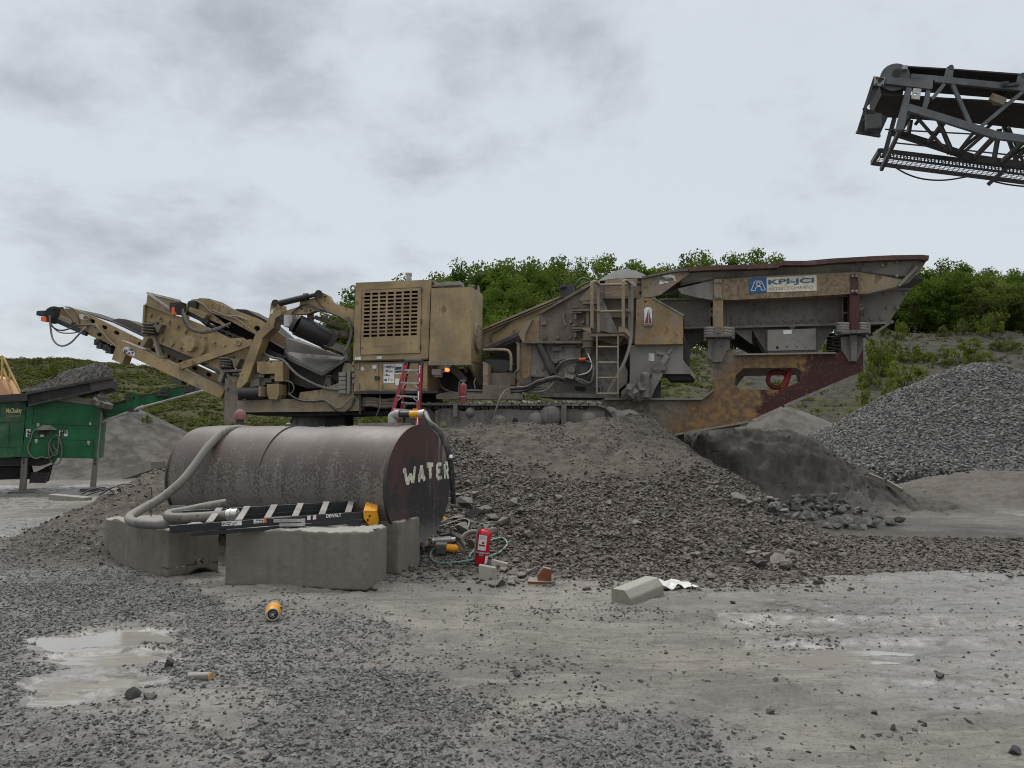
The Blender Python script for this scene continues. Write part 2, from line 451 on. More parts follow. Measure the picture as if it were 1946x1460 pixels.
# ------------------------------------------------------------------ materials
def new_mat(name):
    m = bpy.data.materials.new(name); m.use_nodes = True
    t = NT(m.node_tree); t.n.clear()
    out = t.new('ShaderNodeOutputMaterial'); b = t.new('ShaderNodeBsdfPrincipled')
    t.l.new(b.outputs[0], out.inputs[0]); t.b = b; t.out = out
    return m, t
def obj_co(t): return t.new('ShaderNodeTexCoord').outputs['Object']
def up(t):
    return t.sep(t.new('ShaderNodeNewGeometry').outputs['Normal'])[2]
def grimy(name, base, dust=(0.235, 0.215, 0.185), damt=0.5, rust=0.3, rough=0.55, spots=0.5, metal=0.0, dark=None, wear=0.0, spec=0.35, lie=0.9):
    """worn paint: uneven coat, dry mud in runs and splashes, dust lying on ledges, rust"""
    m, t = new_mat(name); co = obj_co(t)
    c = t.mix(t.step(t.noise(co, 1.7, 5, 0.6), 0.33, 0.67), tuple(q * 0.72 for q in base), tuple(min(q * 1.25, 1) for q in base))
    run = t.noise(t.scaled(co, (7.0, 7.0, 0.55)), 1.0, 5, 0.6)
    big = t.noise(co, 0.9, 5, 0.62, 0.4)
    if rust:
        rm = t.step(t.math('ADD', t.math('MULTIPLY', t.noise(co, 3.4, 6, 0.65), 0.75), t.math('MULTIPLY', run, 0.3)), 0.625 - 0.12 * rust, 0.70 - 0.1 * rust)
        c = t.mix(t.math('MULTIPLY', rm, 0.85), c, t.mix(t.noise(co, 22, 3), (0.16, 0.07, 0.025), (0.06, 0.028, 0.015)))
    rn = t.step(run, 0.56, 0.72); c = t.mix(t.math('MULTIPLY', rn, 0.22), c, tuple(q * 0.45 for q in base))
    if dark:
        c = t.mix(t.step(t.noise(t.vmath('ADD', co, (3, 7, 1)), 1.2, 5, 0.6), 0.5, 0.64), c, dark)
    mid = t.noise(t.scaled(co, (1, 1, 0.7)), 4.2, 6, 0.68, 0.3)
    dm = t.step(t.math('ADD', t.math('ADD', t.math('MULTIPLY', big, 0.4), t.math('MULTIPLY', run, 0.3)), t.math('MULTIPLY', mid, 0.3)), 0.585 - 0.24 * damt, 0.665 - 0.23 * damt)
    c = t.mix(t.math('MULTIPLY', dm, min(0.95, 0.45 + 0.5 * damt)), c, t.mix(t.noise(co, 5, 3), tuple(q * 0.78 for q in dust), dust))
    if spots:
        sp = t.step(t.noise(co, 17, 6, 0.72), 0.64 - 0.08 * spots, 0.68 - 0.07 * spots)
        c = t.mix(t.math('MULTIPLY', sp, 0.8), c, (0.055, 0.047, 0.04))
        sq = t.step(t.noise(t.vmath('ADD', co, (5, 2, 8)), 21, 6, 0.72), 0.63 - 0.08 * spots, 0.67 - 0.08 * spots)
        c = t.mix(t.math('MULTIPLY', sq, 0.55), c, dust)
    ledge = t.step(t.math('ADD', up(t), t.math('MULTIPLY', big, 0.25)), 0.55, 0.9)
    c = t.mix(t.math('MULTIPLY', ledge, lie), c, (0.21, 0.195, 0.175))
    t.put(t.b.inputs['Base Color'], c)
    t.put(t.b.inputs['Roughness'], t.math('ADD', t.math('MULTIPLY', dm, 0.3), rough, clamp=True))
    t.b.inputs['Metallic'].default_value = metal
    t.b.inputs['Specular IOR Level'].default_value = spec
    t.put(t.b.inputs['Normal'], t.bump(t.math('ADD', t.math('MULTIPLY', t.noise(co, 30, 4), 0.5), t.math('MULTIPLY', dm, 0.5)), 0.25, 0.012))
    return m
def plain(name, base, rough=0.6, metal=0.0, var=0.25, sc=9.0, bump=0.15, emit=None, spec=0.5):
    m, t = new_mat(name); co = obj_co(t)
    n = t.noise(co, sc, 5, 0.6)
    t.put(t.b.inputs['Base Color'], t.mix(n, tuple(q * (1 - var) for q in base), tuple(min(1, q * (1 + var)) for q in base)))
    t.b.inputs['Roughness'].default_value = rough; t.b.inputs['Metallic'].default_value = metal
    t.b.inputs['Specular IOR Level'].default_value = spec
    if bump: t.put(t.b.inputs['Normal'], t.bump(t.noise(co, sc * 5, 3), bump, 0.01))
    if emit:
        t.put(t.b.inputs['Emission Color'], emit[0]); t.b.inputs['Emission Strength'].default_value = emit[1]
    return m

TAN = (0.295, 0.212, 0.108)
m_tan = grimy('tan paint', TAN, dust=(0.25, 0.225, 0.185), damt=0.34, rust=0.35, spots=0.25)
m_tanclean = grimy('tan paint, less dirty', (0.295, 0.215, 0.112), dust=(0.25, 0.215, 0.155), damt=0.3, rust=0.1, spots=0.15, rough=0.42)
m_tandust = grimy('tan paint, dusty', (0.25, 0.195, 0.115), dust=(0.25, 0.228, 0.192), damt=0.5, rust=0.35, spots=0.55)
m_ochre = grimy('ochre paint, splashed', (0.25, 0.165, 0.075), dust=(0.25, 0.225, 0.185), damt=0.42, rust=0.3, spots=0.8)
m_grey = grimy('steel under grey dust', (0.185, 0.172, 0.152), dust=(0.27, 0.252, 0.225), damt=0.55, rust=0.12, spots=0.3, rough=0.7)
m_brown = grimy('brown dusty steel', (0.15, 0.122, 0.096), dust=(0.235, 0.215, 0.185), damt=0.45, rust=0.4, spots=0.5, rough=0.7)
m_mudsteel = grimy('steel caked in mud', (0.105, 0.098, 0.087), dust=(0.19, 0.178, 0.16), damt=0.6, rust=0.05, spots=0.8, rough=0.85)
m_maroon = grimy('maroon primer', (0.052, 0.017, 0.015), dust=(0.13, 0.095, 0.08), damt=0.14, rust=0.0, spots=0.25, rough=0.5)
m_darksteel = grimy('dark steel', (0.045, 0.042, 0.04), dust=(0.12, 0.11, 0.10), damt=0.3, rust=0.1, spots=0.2, rough=0.55)
m_black = plain('black rubber', (0.017, 0.017, 0.018), 0.5, var=0.4)
m_hose = grimy('dusty rubber hose', (0.03, 0.03, 0.03), dust=(0.17, 0.16, 0.145), damt=0.35, rust=0, spots=0.3, rough=0.6)
m_hosegrey = grimy('grey hose with dry mud', (0.12, 0.115, 0.105), dust=(0.21, 0.2, 0.18), damt=0.6, rust=0, spots=0.7, rough=0.8)
m_void = plain('shaded machine inside', (0.02, 0.019, 0.018), 0.9, var=0.5, sc=4)  # near-black: shade inside machines and in gaps put into the colour
m_greypaint = grimy('grey paint', (0.095, 0.105, 0.112), dust=(0.13, 0.13, 0.125), damt=0.2, rust=0.0, spots=0.1, rough=0.5)
m_greydark = grimy('dark grey paint', (0.06, 0.063, 0.064), dust=(0.10, 0.09, 0.08), damt=0.35, rust=0.25, spots=0.2, rough=0.6)
m_belt = grimy('conveyor belt rubber', (0.028, 0.027, 0.027), dust=(0.075, 0.07, 0.066), damt=0.35, rust=0, spots=0.1, rough=0.7)
m_beltblue = grimy('smooth belt rubber', (0.04, 0.042, 0.046), dust=(0.08, 0.078, 0.075), damt=0.35, rust=0, spots=0.1, rough=0.8, spec=0.1, lie=0.15)
m_green = grimy('green paint', (0.005, 0.098, 0.032), dust=(0.09, 0.13, 0.09), damt=0.2, rust=0.0, spots=0.12, rough=0.4)
m_greendust = grimy('green paint, mud runs', (0.022, 0.10, 0.042), dust=(0.15, 0.16, 0.12), damt=0.42, rust=0.1, spots=0.2, rough=0.5)
m_white = grimy('white label', (0.62, 0.62, 0.6), dust=(0.35, 0.33, 0.3), damt=0.12, rust=0, spots=0.35, rough=0.5)
m_signwhite = grimy('cream sign', (0.56, 0.53, 0.42), dust=(0.35, 0.31, 0.24), damt=0.15, rust=0, spots=0.75, rough=0.5)
m_blue = grimy('blue sign', (0.018, 0.10, 0.24), dust=(0.2, 0.24, 0.26), damt=0.12, rust=0, spots=0.35, rough=0.5)
m_signtext = plain('blue lettering', (0.035, 0.10, 0.17), 0.6, var=0.35, sc=30)
m_fadetext = plain('faded grey lettering', (0.26, 0.25, 0.2), 0.7, var=0.3, sc=40)
m_ink = plain('dark print', (0.03, 0.035, 0.09), 0.6, var=0.3, sc=60)
m_blackprint = plain('black print', (0.015, 0.015, 0.015), 0.6)
m_whiteprint = plain('white print', (0.6, 0.6, 0.58), 0.6)
m_redlad = grimy('red fibreglass', (0.23, 0.010, 0.022), dust=(0.2, 0.12, 0.11), damt=0.08, rust=0, spots=0.2, rough=0.35)
m_red = plain('red enamel', (0.42, 0.008, 0.018), 0.25, var=0.12, bump=0.03)
m_reddust = grimy('red enamel under dust', (0.30, 0.02, 0.025), dust=(0.17, 0.15, 0.135), damt=0.6, rust=0, spots=0.3, rough=0.7)
m_redpatch = plain('dusty dark red decal', (0.21, 0.024, 0.026), 0.6, var=0.3, sc=20)
m_alu = grimy('dull aluminium', (0.38, 0.37, 0.35), dust=(0.25, 0.23, 0.2), damt=0.3, rust=0, spots=0.3, rough=0.45, metal=0.3)
m_steelbright = plain('worn bright steel', (0.45, 0.44, 0.42), 0.35, metal=0.7, var=0.25)
m_yellow = grimy('yellow plastic', (0.62, 0.28, 0.012), dust=(0.4, 0.26, 0.1), damt=0.1, rust=0, spots=0.3, rough=0.45, lie=0.1)
m_blackrail = plain('black fibreglass', (0.012, 0.013, 0.016), 0.35, var=0.3)
m_orange = plain('orange plastic', (0.72, 0.12, 0.015), 0.4, var=0.15)
m_greenhose = grimy('green garden hose', (0.03, 0.22, 0.13), dust=(0.16, 0.19, 0.15), damt=0.15, rust=0, spots=0.1, rough=0.35)
m_greenhosedk = grimy('muddy garden hose', (0.02, 0.07, 0.055), dust=(0.15, 0.14, 0.12), damt=0.3, rust=0, spots=0.1, rough=0.5)
m_rustiron = grimy('rusty iron', (0.15, 0.055, 0.022), dust=(0.2, 0.12, 0.07), damt=0.2, rust=0.8, spots=0.5, rough=0.85)
m_plastic = plain('white plastic sheet', (0.5, 0.5, 0.48), 0.35, var=0.15, sc=12)
m_lamp = plain('amber lamp glass', (0.8, 0.2, 0.04), 0.3, emit=((1.0, 0.25, 0.06), 1.2))
m_railyellow = grimy('pale yellow rail', (0.5, 0.33, 0.12), damt=0.15, rust=0.1, spots=0.1)
m_woodend = plain('cut wood', (0.36, 0.22, 0.09), 0.8, var=0.3, sc=20)
m_bark = plain('bark', (0.07, 0.058, 0.047), 0.9, var=0.4, sc=6)

def frame_mat():
    """the hopper frame: grey dust on the left, ochre rust in the middle, maroon primer to the right"""
    m, t = new_mat('weathered hopper frame'); co = obj_co(t); x, y, z = t.sep(co)
    n = t.noise(co, 1.3, 6, 0.65, 0.3); n2 = t.noise(co, 9, 5, 0.65)
    k = t.math('ADD', x, t.math('ADD', t.math('MULTIPLY', n, 2.2), t.math('MULTIPLY', n2, 1.1)))
    k = t.math('SUBTRACT', k, t.math('MULTIPLY', t.math('SUBTRACT', z, 2.6), 0.9))
    ru = t.mix(t.step(n2, 0.38, 0.6), (0.25, 0.14, 0.05), (0.12, 0.08, 0.048))
    gr = t.mix(t.step(n2, 0.38, 0.6), (0.115, 0.095, 0.07), (0.19, 0.165, 0.13))
    ma = t.mix(n2, (0.06, 0.018, 0.016), (0.042, 0.014, 0.013))
    c = t.mix(t.step(k, 5.35, 6.0), gr, ru)
    c = t.mix(t.step(k, 6.75, 7.15), c, ma)
    sp = t.step(t.noise(co, 24, 5, 0.7), 0.60, 0.66)
    c = t.mix(t.math('MULTIPLY', sp, 0.65), c, (0.21, 0.16, 0.12))
    sp2 = t.step(t.noise(t.vmath('ADD', co, (4, 4, 1)), 17, 5, 0.7), 0.60, 0.66)
    c = t.mix(t.math('MULTIPLY', sp2, 0.7), c, (0.07, 0.042, 0.03))
    ledge = t.step(up(t), 0.55, 0.9)
    c = t.mix(t.math('MULTIPLY', ledge, 0.9), c, (0.21, 0.195, 0.175))
    t.put(t.b.inputs['Base Color'], c); t.b.inputs['Roughness'].default_value = 0.62
    t.b.inputs['Specular IOR Level'].default_value = 0.3
    t.put(t.b.inputs['Normal'], t.bump(n2, 0.25, 0.012)); return m
m_frame = frame_mat()

def beam_mat():
    """sign beam: tan coat with rusty brown scorched patches"""
    m, t = new_mat('scorched tan beam'); co = obj_co(t); x, y, z = t.sep(co)
    n = t.noise(co, 1.5, 6, 0.65, 0.3); n2 = t.noise(co, 11, 5, 0.65)
    tan = t.mix(t.step(n2, 0.38, 0.6), (0.135, 0.10, 0.062), (0.235, 0.18, 0.11))
    br = t.mix(n2, (0.07, 0.036, 0.024), (0.033, 0.019, 0.016))
    low = t.math('SUBTRACT', 4.12, z)
    k = t.math('ADD', t.math('MULTIPLY', low, 1.1), t.math('MULTIPLY', n, 0.9))
    pat = t.math('MULTIPLY', t.step(x, 4.2, 7.0), t.step(x, 8.1, 7.55))
    k = t.math('ADD', k, t.math('MULTIPLY', pat, 0.25))
    c = t.mix(t.math('MULTIPLY', t.step(k, 0.62, 0.95), t.math('MAXIMUM', pat, 0.25)), tan, br)
    sp = t.step(t.noise(co, 30, 5, 0.7), 0.60, 0.66)
    c = t.mix(t.math('MULTIPLY', sp, 0.7), c, (0.06, 0.04, 0.03))
    ledge = t.step(up(t), 0.55, 0.9)
    c = t.mix(t.math('MULTIPLY', ledge, 0.9), c, (0.21, 0.195, 0.175))
    t.put(t.b.inputs['Base Color'], c); t.b.inputs['Roughness'].default_value = 0.62
    t.b.inputs['Specular IOR Level'].default_value = 0.3
    t.put(t.b.inputs['Normal'], t.bump(n2, 0.25, 0.012)); return m
m_beam = beam_mat()

def concrete_mat(name, a=(0.118, 0.108, 0.089), b=(0.205, 0.19, 0.158)):
    m, t = new_mat(name); co = obj_co(t)
    n = t.noise(co, 2.2, 6, 0.62, 0.4); n2 = t.noise(co, 35, 5, 0.7); run = t.noise(t.scaled(co, (9, 9, 0.8)), 1.0, 5, 0.6)
    c = t.mix(n, a, b); c = t.mix(t.math('MULTIPLY', t.step(t.math('ADD', t.math('MULTIPLY', run, 0.5), t.math('MULTIPLY', t.noise(co, 1.1, 4), 0.5)), 0.50, 0.66), 0.35), c, tuple(q * 0.65 for q in a))
    c = t.mix(t.math('MULTIPLY', t.step(n2, 0.58, 0.68), 0.6), c, (0.09, 0.082, 0.07))
    ledge = t.step(t.math('ADD', up(t), t.math('MULTIPLY', n, 0.3)), 0.6, 0.95)
    c = t.mix(t.math('MULTIPLY', ledge, 0.75), c, (0.29, 0.28, 0.255))
    t.put(t.b.inputs['Base Color'], c); t.b.inputs['Roughness'].default_value = 0.85
    t.b.inputs['Specular IOR Level'].default_value = 0.25
    t.put(t.b.inputs['Normal'], t.bump(t.math('ADD', t.math('MULTIPLY', n2, 0.5), t.noise(co, 9, 5)), 0.5, 0.012))
    return m
m_conc = concrete_mat('cast concrete')
m_kerb = concrete_mat('pale concrete', (0.2, 0.185, 0.155), (0.27, 0.25, 0.21))

def tank_mat():
    m, t = new_mat('brown tank paint, mud splashed'); co = obj_co(t); x, y, z = t.sep(co)
    n = t.noise(co, 1.4, 5, 0.6); run = t.noise(t.scaled(co, (5.5, 2.5, 0.7)), 1.0, 5, 0.62)
    c = t.mix(n, (0.048, 0.033, 0.027), (0.076, 0.056, 0.046))
    sp = t.noise(co, 34, 6, 0.72)
    # dry splashes on the lower half, thinning upwards
    hgt = t.math('ADD', z, t.math('MULTIPLY', t.math('SUBTRACT', run, 0.5), 1.5))
    lowm = t.step(hgt, 0.60, -0.30)
    msk = t.step(t.math('ADD', t.math('MULTIPLY', sp, 1.7), t.math('MULTIPLY', lowm, 0.36)), 1.02, 1.16)
    c = t.mix(t.math('MULTIPLY', t.step(t.noise(t.scaled(co, (4, 4, 1.2)), 1.0, 5, 0.65), 0.45, 0.65), 0.4), c, (0.095, 0.085, 0.078))
    c = t.mix(t.math('MULTIPLY', msk, 0.85), c, t.mix(n, (0.13, 0.125, 0.11), (0.19, 0.182, 0.16)))
    wetm = t.step(t.math('ADD', z, t.math('MULTIPLY', run, 0.5)), -0.30, -0.42)
    c = t.mix(t.math('MULTIPLY', wetm, 0.5), c, (0.13, 0.127, 0.11))
    crumbs = t.math('MULTIPLY', t.step(t.noise(co, 19, 5, 0.7), 0.60, 0.65), t.step(z, 0.64, 0.72))
    c = t.mix(t.math('MULTIPLY', crumbs, 0.8), c, (0.06, 0.056, 0.052))
    c = t.mix(t.math('MULTIPLY', t.step(up(t), 0.8, 1.0), 0.4), c, (0.13, 0.12, 0.11))
    t.put(t.b.inputs['Base Color'], c)
    t.put(t.b.inputs['Roughness'], t.math('ADD', t.math('ADD', 0.42, t.math('MULTIPLY', t.noise(co, 6, 5, 0.65), 0.2)), t.math('MULTIPLY', msk, 0.3)))
    t.b.inputs['Specular IOR Level'].default_value = 0.5
    t.put(t.b.inputs['Normal'], t.bump(t.math('ADD', msk, t.noise(co, 3, 3)), 0.12, 0.01)); return m
m_tank = tank_mat()
def tankend_mat():
    m, t = new_mat('tank end plate'); co = obj_co(t); x, y, z = t.sep(co)
    n = t.noise(co, 1.8, 5, 0.62, 0.4); run = t.noise(t.scaled(co, (6, 6, 0.6)), 1.0, 5, 0.6); sp = t.noise(co, 42, 5, 0.7)
    c = t.mix(t.step(t.math('ADD', n, t.math('MULTIPLY', z, 0.28)), 0.46, 0.66), (0.022, 0.021, 0.023), (0.06, 0.03, 0.026))
    c = t.mix(t.math('MULTIPLY', t.step(t.math('SUBTRACT', sp, t.math('MULTIPLY', z, 0.12)), 0.60, 0.70), 0.6), c, (0.18, 0.17, 0.155))
    pale = t.math('MULTIPLY', t.step(run, 0.56, 0.68), t.step(y, -0.1, 0.45))
    c = t.mix(t.math('MULTIPLY', pale, 0.7), c, (0.25, 0.24, 0.22))
    c = t.mix(t.math('MULTIPLY', t.step(z, -0.42, -0.7), 0.6), c, (0.16, 0.155, 0.14))
    t.put(t.b.inputs['Base Color'], c); t.b.inputs['Roughness'].default_value = 0.55
    t.put(t.b.inputs['Normal'], t.bump(t.math('ADD', sp, run), 0.15, 0.01)); return m
m_tankend = tankend_mat()
def paint_mat():
    m, t = new_mat('brushed white paint'); co = obj_co(t)
    n = t.noise(t.scaled(co, (30, 30, 6)), 1.0, 4, 0.6)
    t.put(t.b.inputs['Base Color'], t.mix(t.step(n, 0.36, 0.55), (0.33, 0.31, 0.25), (0.66, 0.63, 0.53)))
    t.b.inputs['Roughness'].default_value = 0.6; return m
m_brush = paint_mat()

def rock_mat(name, a, b, wet=0.75, dusty=0.0):
    m, t = new_mat(name); co = obj_co(t)
    oi = t.new('ShaderNodeObjectInfo'); r = oi.outputs['Random']
    n = t.noise(co, 3.0, 5, 0.65)
    c = t.mix(r, a, b)
    r2 = t.math('FRACT', t.math('MULTIPLY', r, 37.7)); c = t.mix(t.math('MULTIPLY', t.step(r2, 0.55, 1.0), 0.45), c, tuple(q * k for q, k in zip(b, (0.82, 0.70, 0.58))))
    r3 = t.math('FRACT', t.math('MULTIPLY', r, 91.3)); c = t.mix(t.math('MULTIPLY', t.step(r3, 0.75, 1.0), 0.5), c, tuple(q * 0.5 for q in a))
    c = t.mix(t.math('MULTIPLY', n, 0.5), c, tuple(q * 0.62 for q in a))
    if dusty:
        c = t.mix(t.math('MULTIPLY', t.step(t.math('ADD', up(t), n), 0.9, 1.3), dusty), c, (0.21, 0.2, 0.18))
    t.put(t.b.inputs['Base Color'], c); t.b.inputs['Roughness'].default_value = wet
    t.b.inputs['Specular IOR Level'].default_value = 0.25
    t.put(t.b.inputs['Normal'], t.bump(n, 0.35, 0.1)); return m
m_gravel = rock_mat('blue grey gravel', (0.07, 0.071, 0.069), (0.245, 0.248, 0.24), 0.6)
m_pilerock = rock_mat('crushed grey stone', (0.045, 0.045, 0.044), (0.225, 0.224, 0.217), 0.55)
m_rubble = rock_mat('purple grey rubble', (0.045, 0.037, 0.033), (0.145, 0.123, 0.112), 0.7, 0.3)
m_clod = rock_mat('dark clods', (0.04, 0.037, 0.034), (0.12, 0.112, 0.10), 0.7)
m_rock = rock_mat('grey rock', (0.115, 0.112, 0.104), (0.19, 0.186, 0.174), 0.75, 0.3)
m_rockbrown = rock_mat('dusty brown rock', (0.085, 0.074, 0.066), (0.14, 0.125, 0.113), 0.8, 0.5)
m_rockdark = rock_mat('dark wet stone', (0.05, 0.05, 0.05), (0.09, 0.088, 0.086), 0.5)

def ground_mat():
    m, t = new_mat('quarry ground'); co = t.new('ShaderNodeNewGeometry').outputs['Position']
    flat = t.scaled(co, (1.0, 1.8, 1.0))
    wet, soil, grass, rub, fines, grav = (t.attr(q) for q in ('wet', 'soil', 'grass', 'rub', 'fines', 'grav'))
    n4 = t.noise(co, 105, 4, 0.7); sm = t.noise(t.scaled(co, (0.8, 5.0, 1.0)), 1.6, 5, 0.65, 0.6)
    n1 = t.noise(flat, 0.55, 6, 0.62, 0.5); n2 = t.noise(flat, 4.5, 6, 0.66, 0.4); n3 = t.noise(co, 38, 5, 0.7)
    c = t.mix(t.step(n1, 0.32, 0.68), (0.122, 0.115, 0.105), (0.212, 0.199, 0.178))
    c = t.mix(t.math('MULTIPLY', t.step(n2, 0.48, 0.66), 0.6), c, (0.112, 0.102, 0.09))
    c = t.mix(t.math('MULTIPLY', t.step(sm, 0.54, 0.66), 0.45), c, (0.262, 0.246, 0.22))
    c = t.mix(t.math('MULTIPLY', t.step(sm, 0.45, 0.34), 0.5), c, (0.088, 0.082, 0.074))
    c = t.mix(t.math('MULTIPLY', t.step(n3, 0.53, 0.64), 0.6), c, (0.06, 0.056, 0.051))
    c = t.mix(t.math('MULTIPLY', t.step(n4, 0.56, 0.66), 0.6), c, (0.05, 0.047, 0.044))
    c = t.mix(t.math('MULTIPLY', t.step(n4, 0.44, 0.34), 0.3), c, (0.25, 0.24, 0.22))
    c = t.mix(t.math('MULTIPLY', grav, 0.8), c, t.mix(t.step(n3, 0.4, 0.6), (0.12, 0.118, 0.112), (0.04, 0.04, 0.039)))  # grit under gravel, darkened further: shade of gaps between stones put in colour
    g1 = t.noise(co, 60, 4, 0.7)
    # broken rock soil under the rubble and on the mound
    rs = t.mix(t.noise(co, 1.3, 6, 0.66, 0.5), t.mix(t.step(n2, 0.35, 0.65), (0.04, 0.034, 0.029), (0.105, 0.092, 0.079)), t.mix(t.step(n2, 0.35, 0.65), (0.075, 0.066, 0.057), (0.155, 0.141, 0.123)))
    c = t.mix(t.math('MULTIPLY', rub, 0.9), c, t.mix(t.step(n3, 0.5, 0.66), rs, (0.075, 0.066, 0.06)))
    fs = t.mix(t.step(t.noise(t.scaled(co, (1.6, 1.6, 0.7)), 1.0, 7, 0.7, 0.5), 0.34, 0.66), (0.062, 0.058, 0.053), (0.128, 0.12, 0.11))
    c = t.mix(fines, c, t.mix(t.math('MULTIPLY', t.step(n3, 0.52, 0.68), 0.6), fs, (0.045, 0.043, 0.04)))
    # far slopes
    h1 = t.noise(co, 0.22, 6, 0.65, 0.6); h2 = t.noise(co, 1.6, 6, 0.7); h3 = t.noise(co, 7, 4, 0.7)
    sc_ = t.mix(t.step(h2, 0.35, 0.65), (0.042, 0.040, 0.035), (0.078, 0.073, 0.064))
    sc_ = t.mix(t.math('MULTIPLY', t.step(h3, 0.58, 0.72), 0.5), sc_, (0.105, 0.099, 0.089))
    c = t.mix(soil, c, sc_)
    gm = t.step(t.math('ADD', t.math('ADD', t.math('MULTIPLY', h1, 0.55), t.math('MULTIPLY', h2, 0.45)), t.math('MULTIPLY', grass, 0.34)), 0.60, 0.76)
    gc = t.mix(t.step(h2, 0.35, 0.65), (0.034, 0.042, 0.014), (0.07, 0.07, 0.03))
    gc = t.mix(t.math('MULTIPLY', t.step(h3, 0.5, 0.7), 0.5), gc, (0.085, 0.08, 0.05))
    c = t.mix(t.math('MULTIPLY', gm, t.math('MULTIPLY', soil, 0.92)), c, gc)
    c = t.mix(t.math('MULTIPLY', wet, 0.3), c, (0.10, 0.094, 0.086))
    t.put(t.b.inputs['Base Color'], c)
    wn = t.math('MULTIPLY', wet, t.step(n2, 0.74, 0.36)); t.put(t.b.inputs['IOR'], t.math('ADD', 1.45, t.math('MULTIPLY', wn, 0.5)))
    t.put(t.b.inputs['Roughness'], t.math('SUBTRACT', 0.82, t.math('MULTIPLY', wn, 0.70)))
    t.put(t.b.inputs['Specular IOR Level'], t.math('MULTIPLY', t.math('ADD', 0.18, t.math('MULTIPLY', wn, 0.82)), t.math('SUBTRACT', 1.0, t.math('MULTIPLY', t.math('MAXIMUM', soil, t.math('MAXIMUM', fines, rub)), 0.85))))
    bh = t.math('ADD', t.math('ADD', t.math('MULTIPLY', n3, 0.5), n2), t.math('MULTIPLY', g1, 0.3))
    bn = t.new('ShaderNodeBump'); t.put(bn.inputs['Height'], bh); bn.inputs['Distance'].default_value = 0.02
    t.put(bn.inputs['Strength'], t.math('SUBTRACT', 0.9, t.math('MULTIPLY', wet, 0.62)))
    t.put(t.b.inputs['Normal'], bn.outputs[0]); return m
m_ground = ground_mat()
def water_mat():
    m, t = new_mat('muddy water'); co = t.new('ShaderNodeNewGeometry').outputs['Position']
    t.put(t.b.inputs['Base Color'], t.mix(t.noise(co, 3, 4), (0.20, 0.188, 0.168), (0.27, 0.255, 0.228)))
    t.b.inputs['Roughness'].default_value = 0.06; t.b.inputs['IOR'].default_value = 1.6
    t.b.inputs['Specular IOR Level'].default_value = 0.8
    t.put(t.b.inputs['Normal'], t.bump(t.noise(t.scaled(co, (3, 9, 1)), 1.0, 4), 0.05, 0.03)); return m
m_water = water_mat()

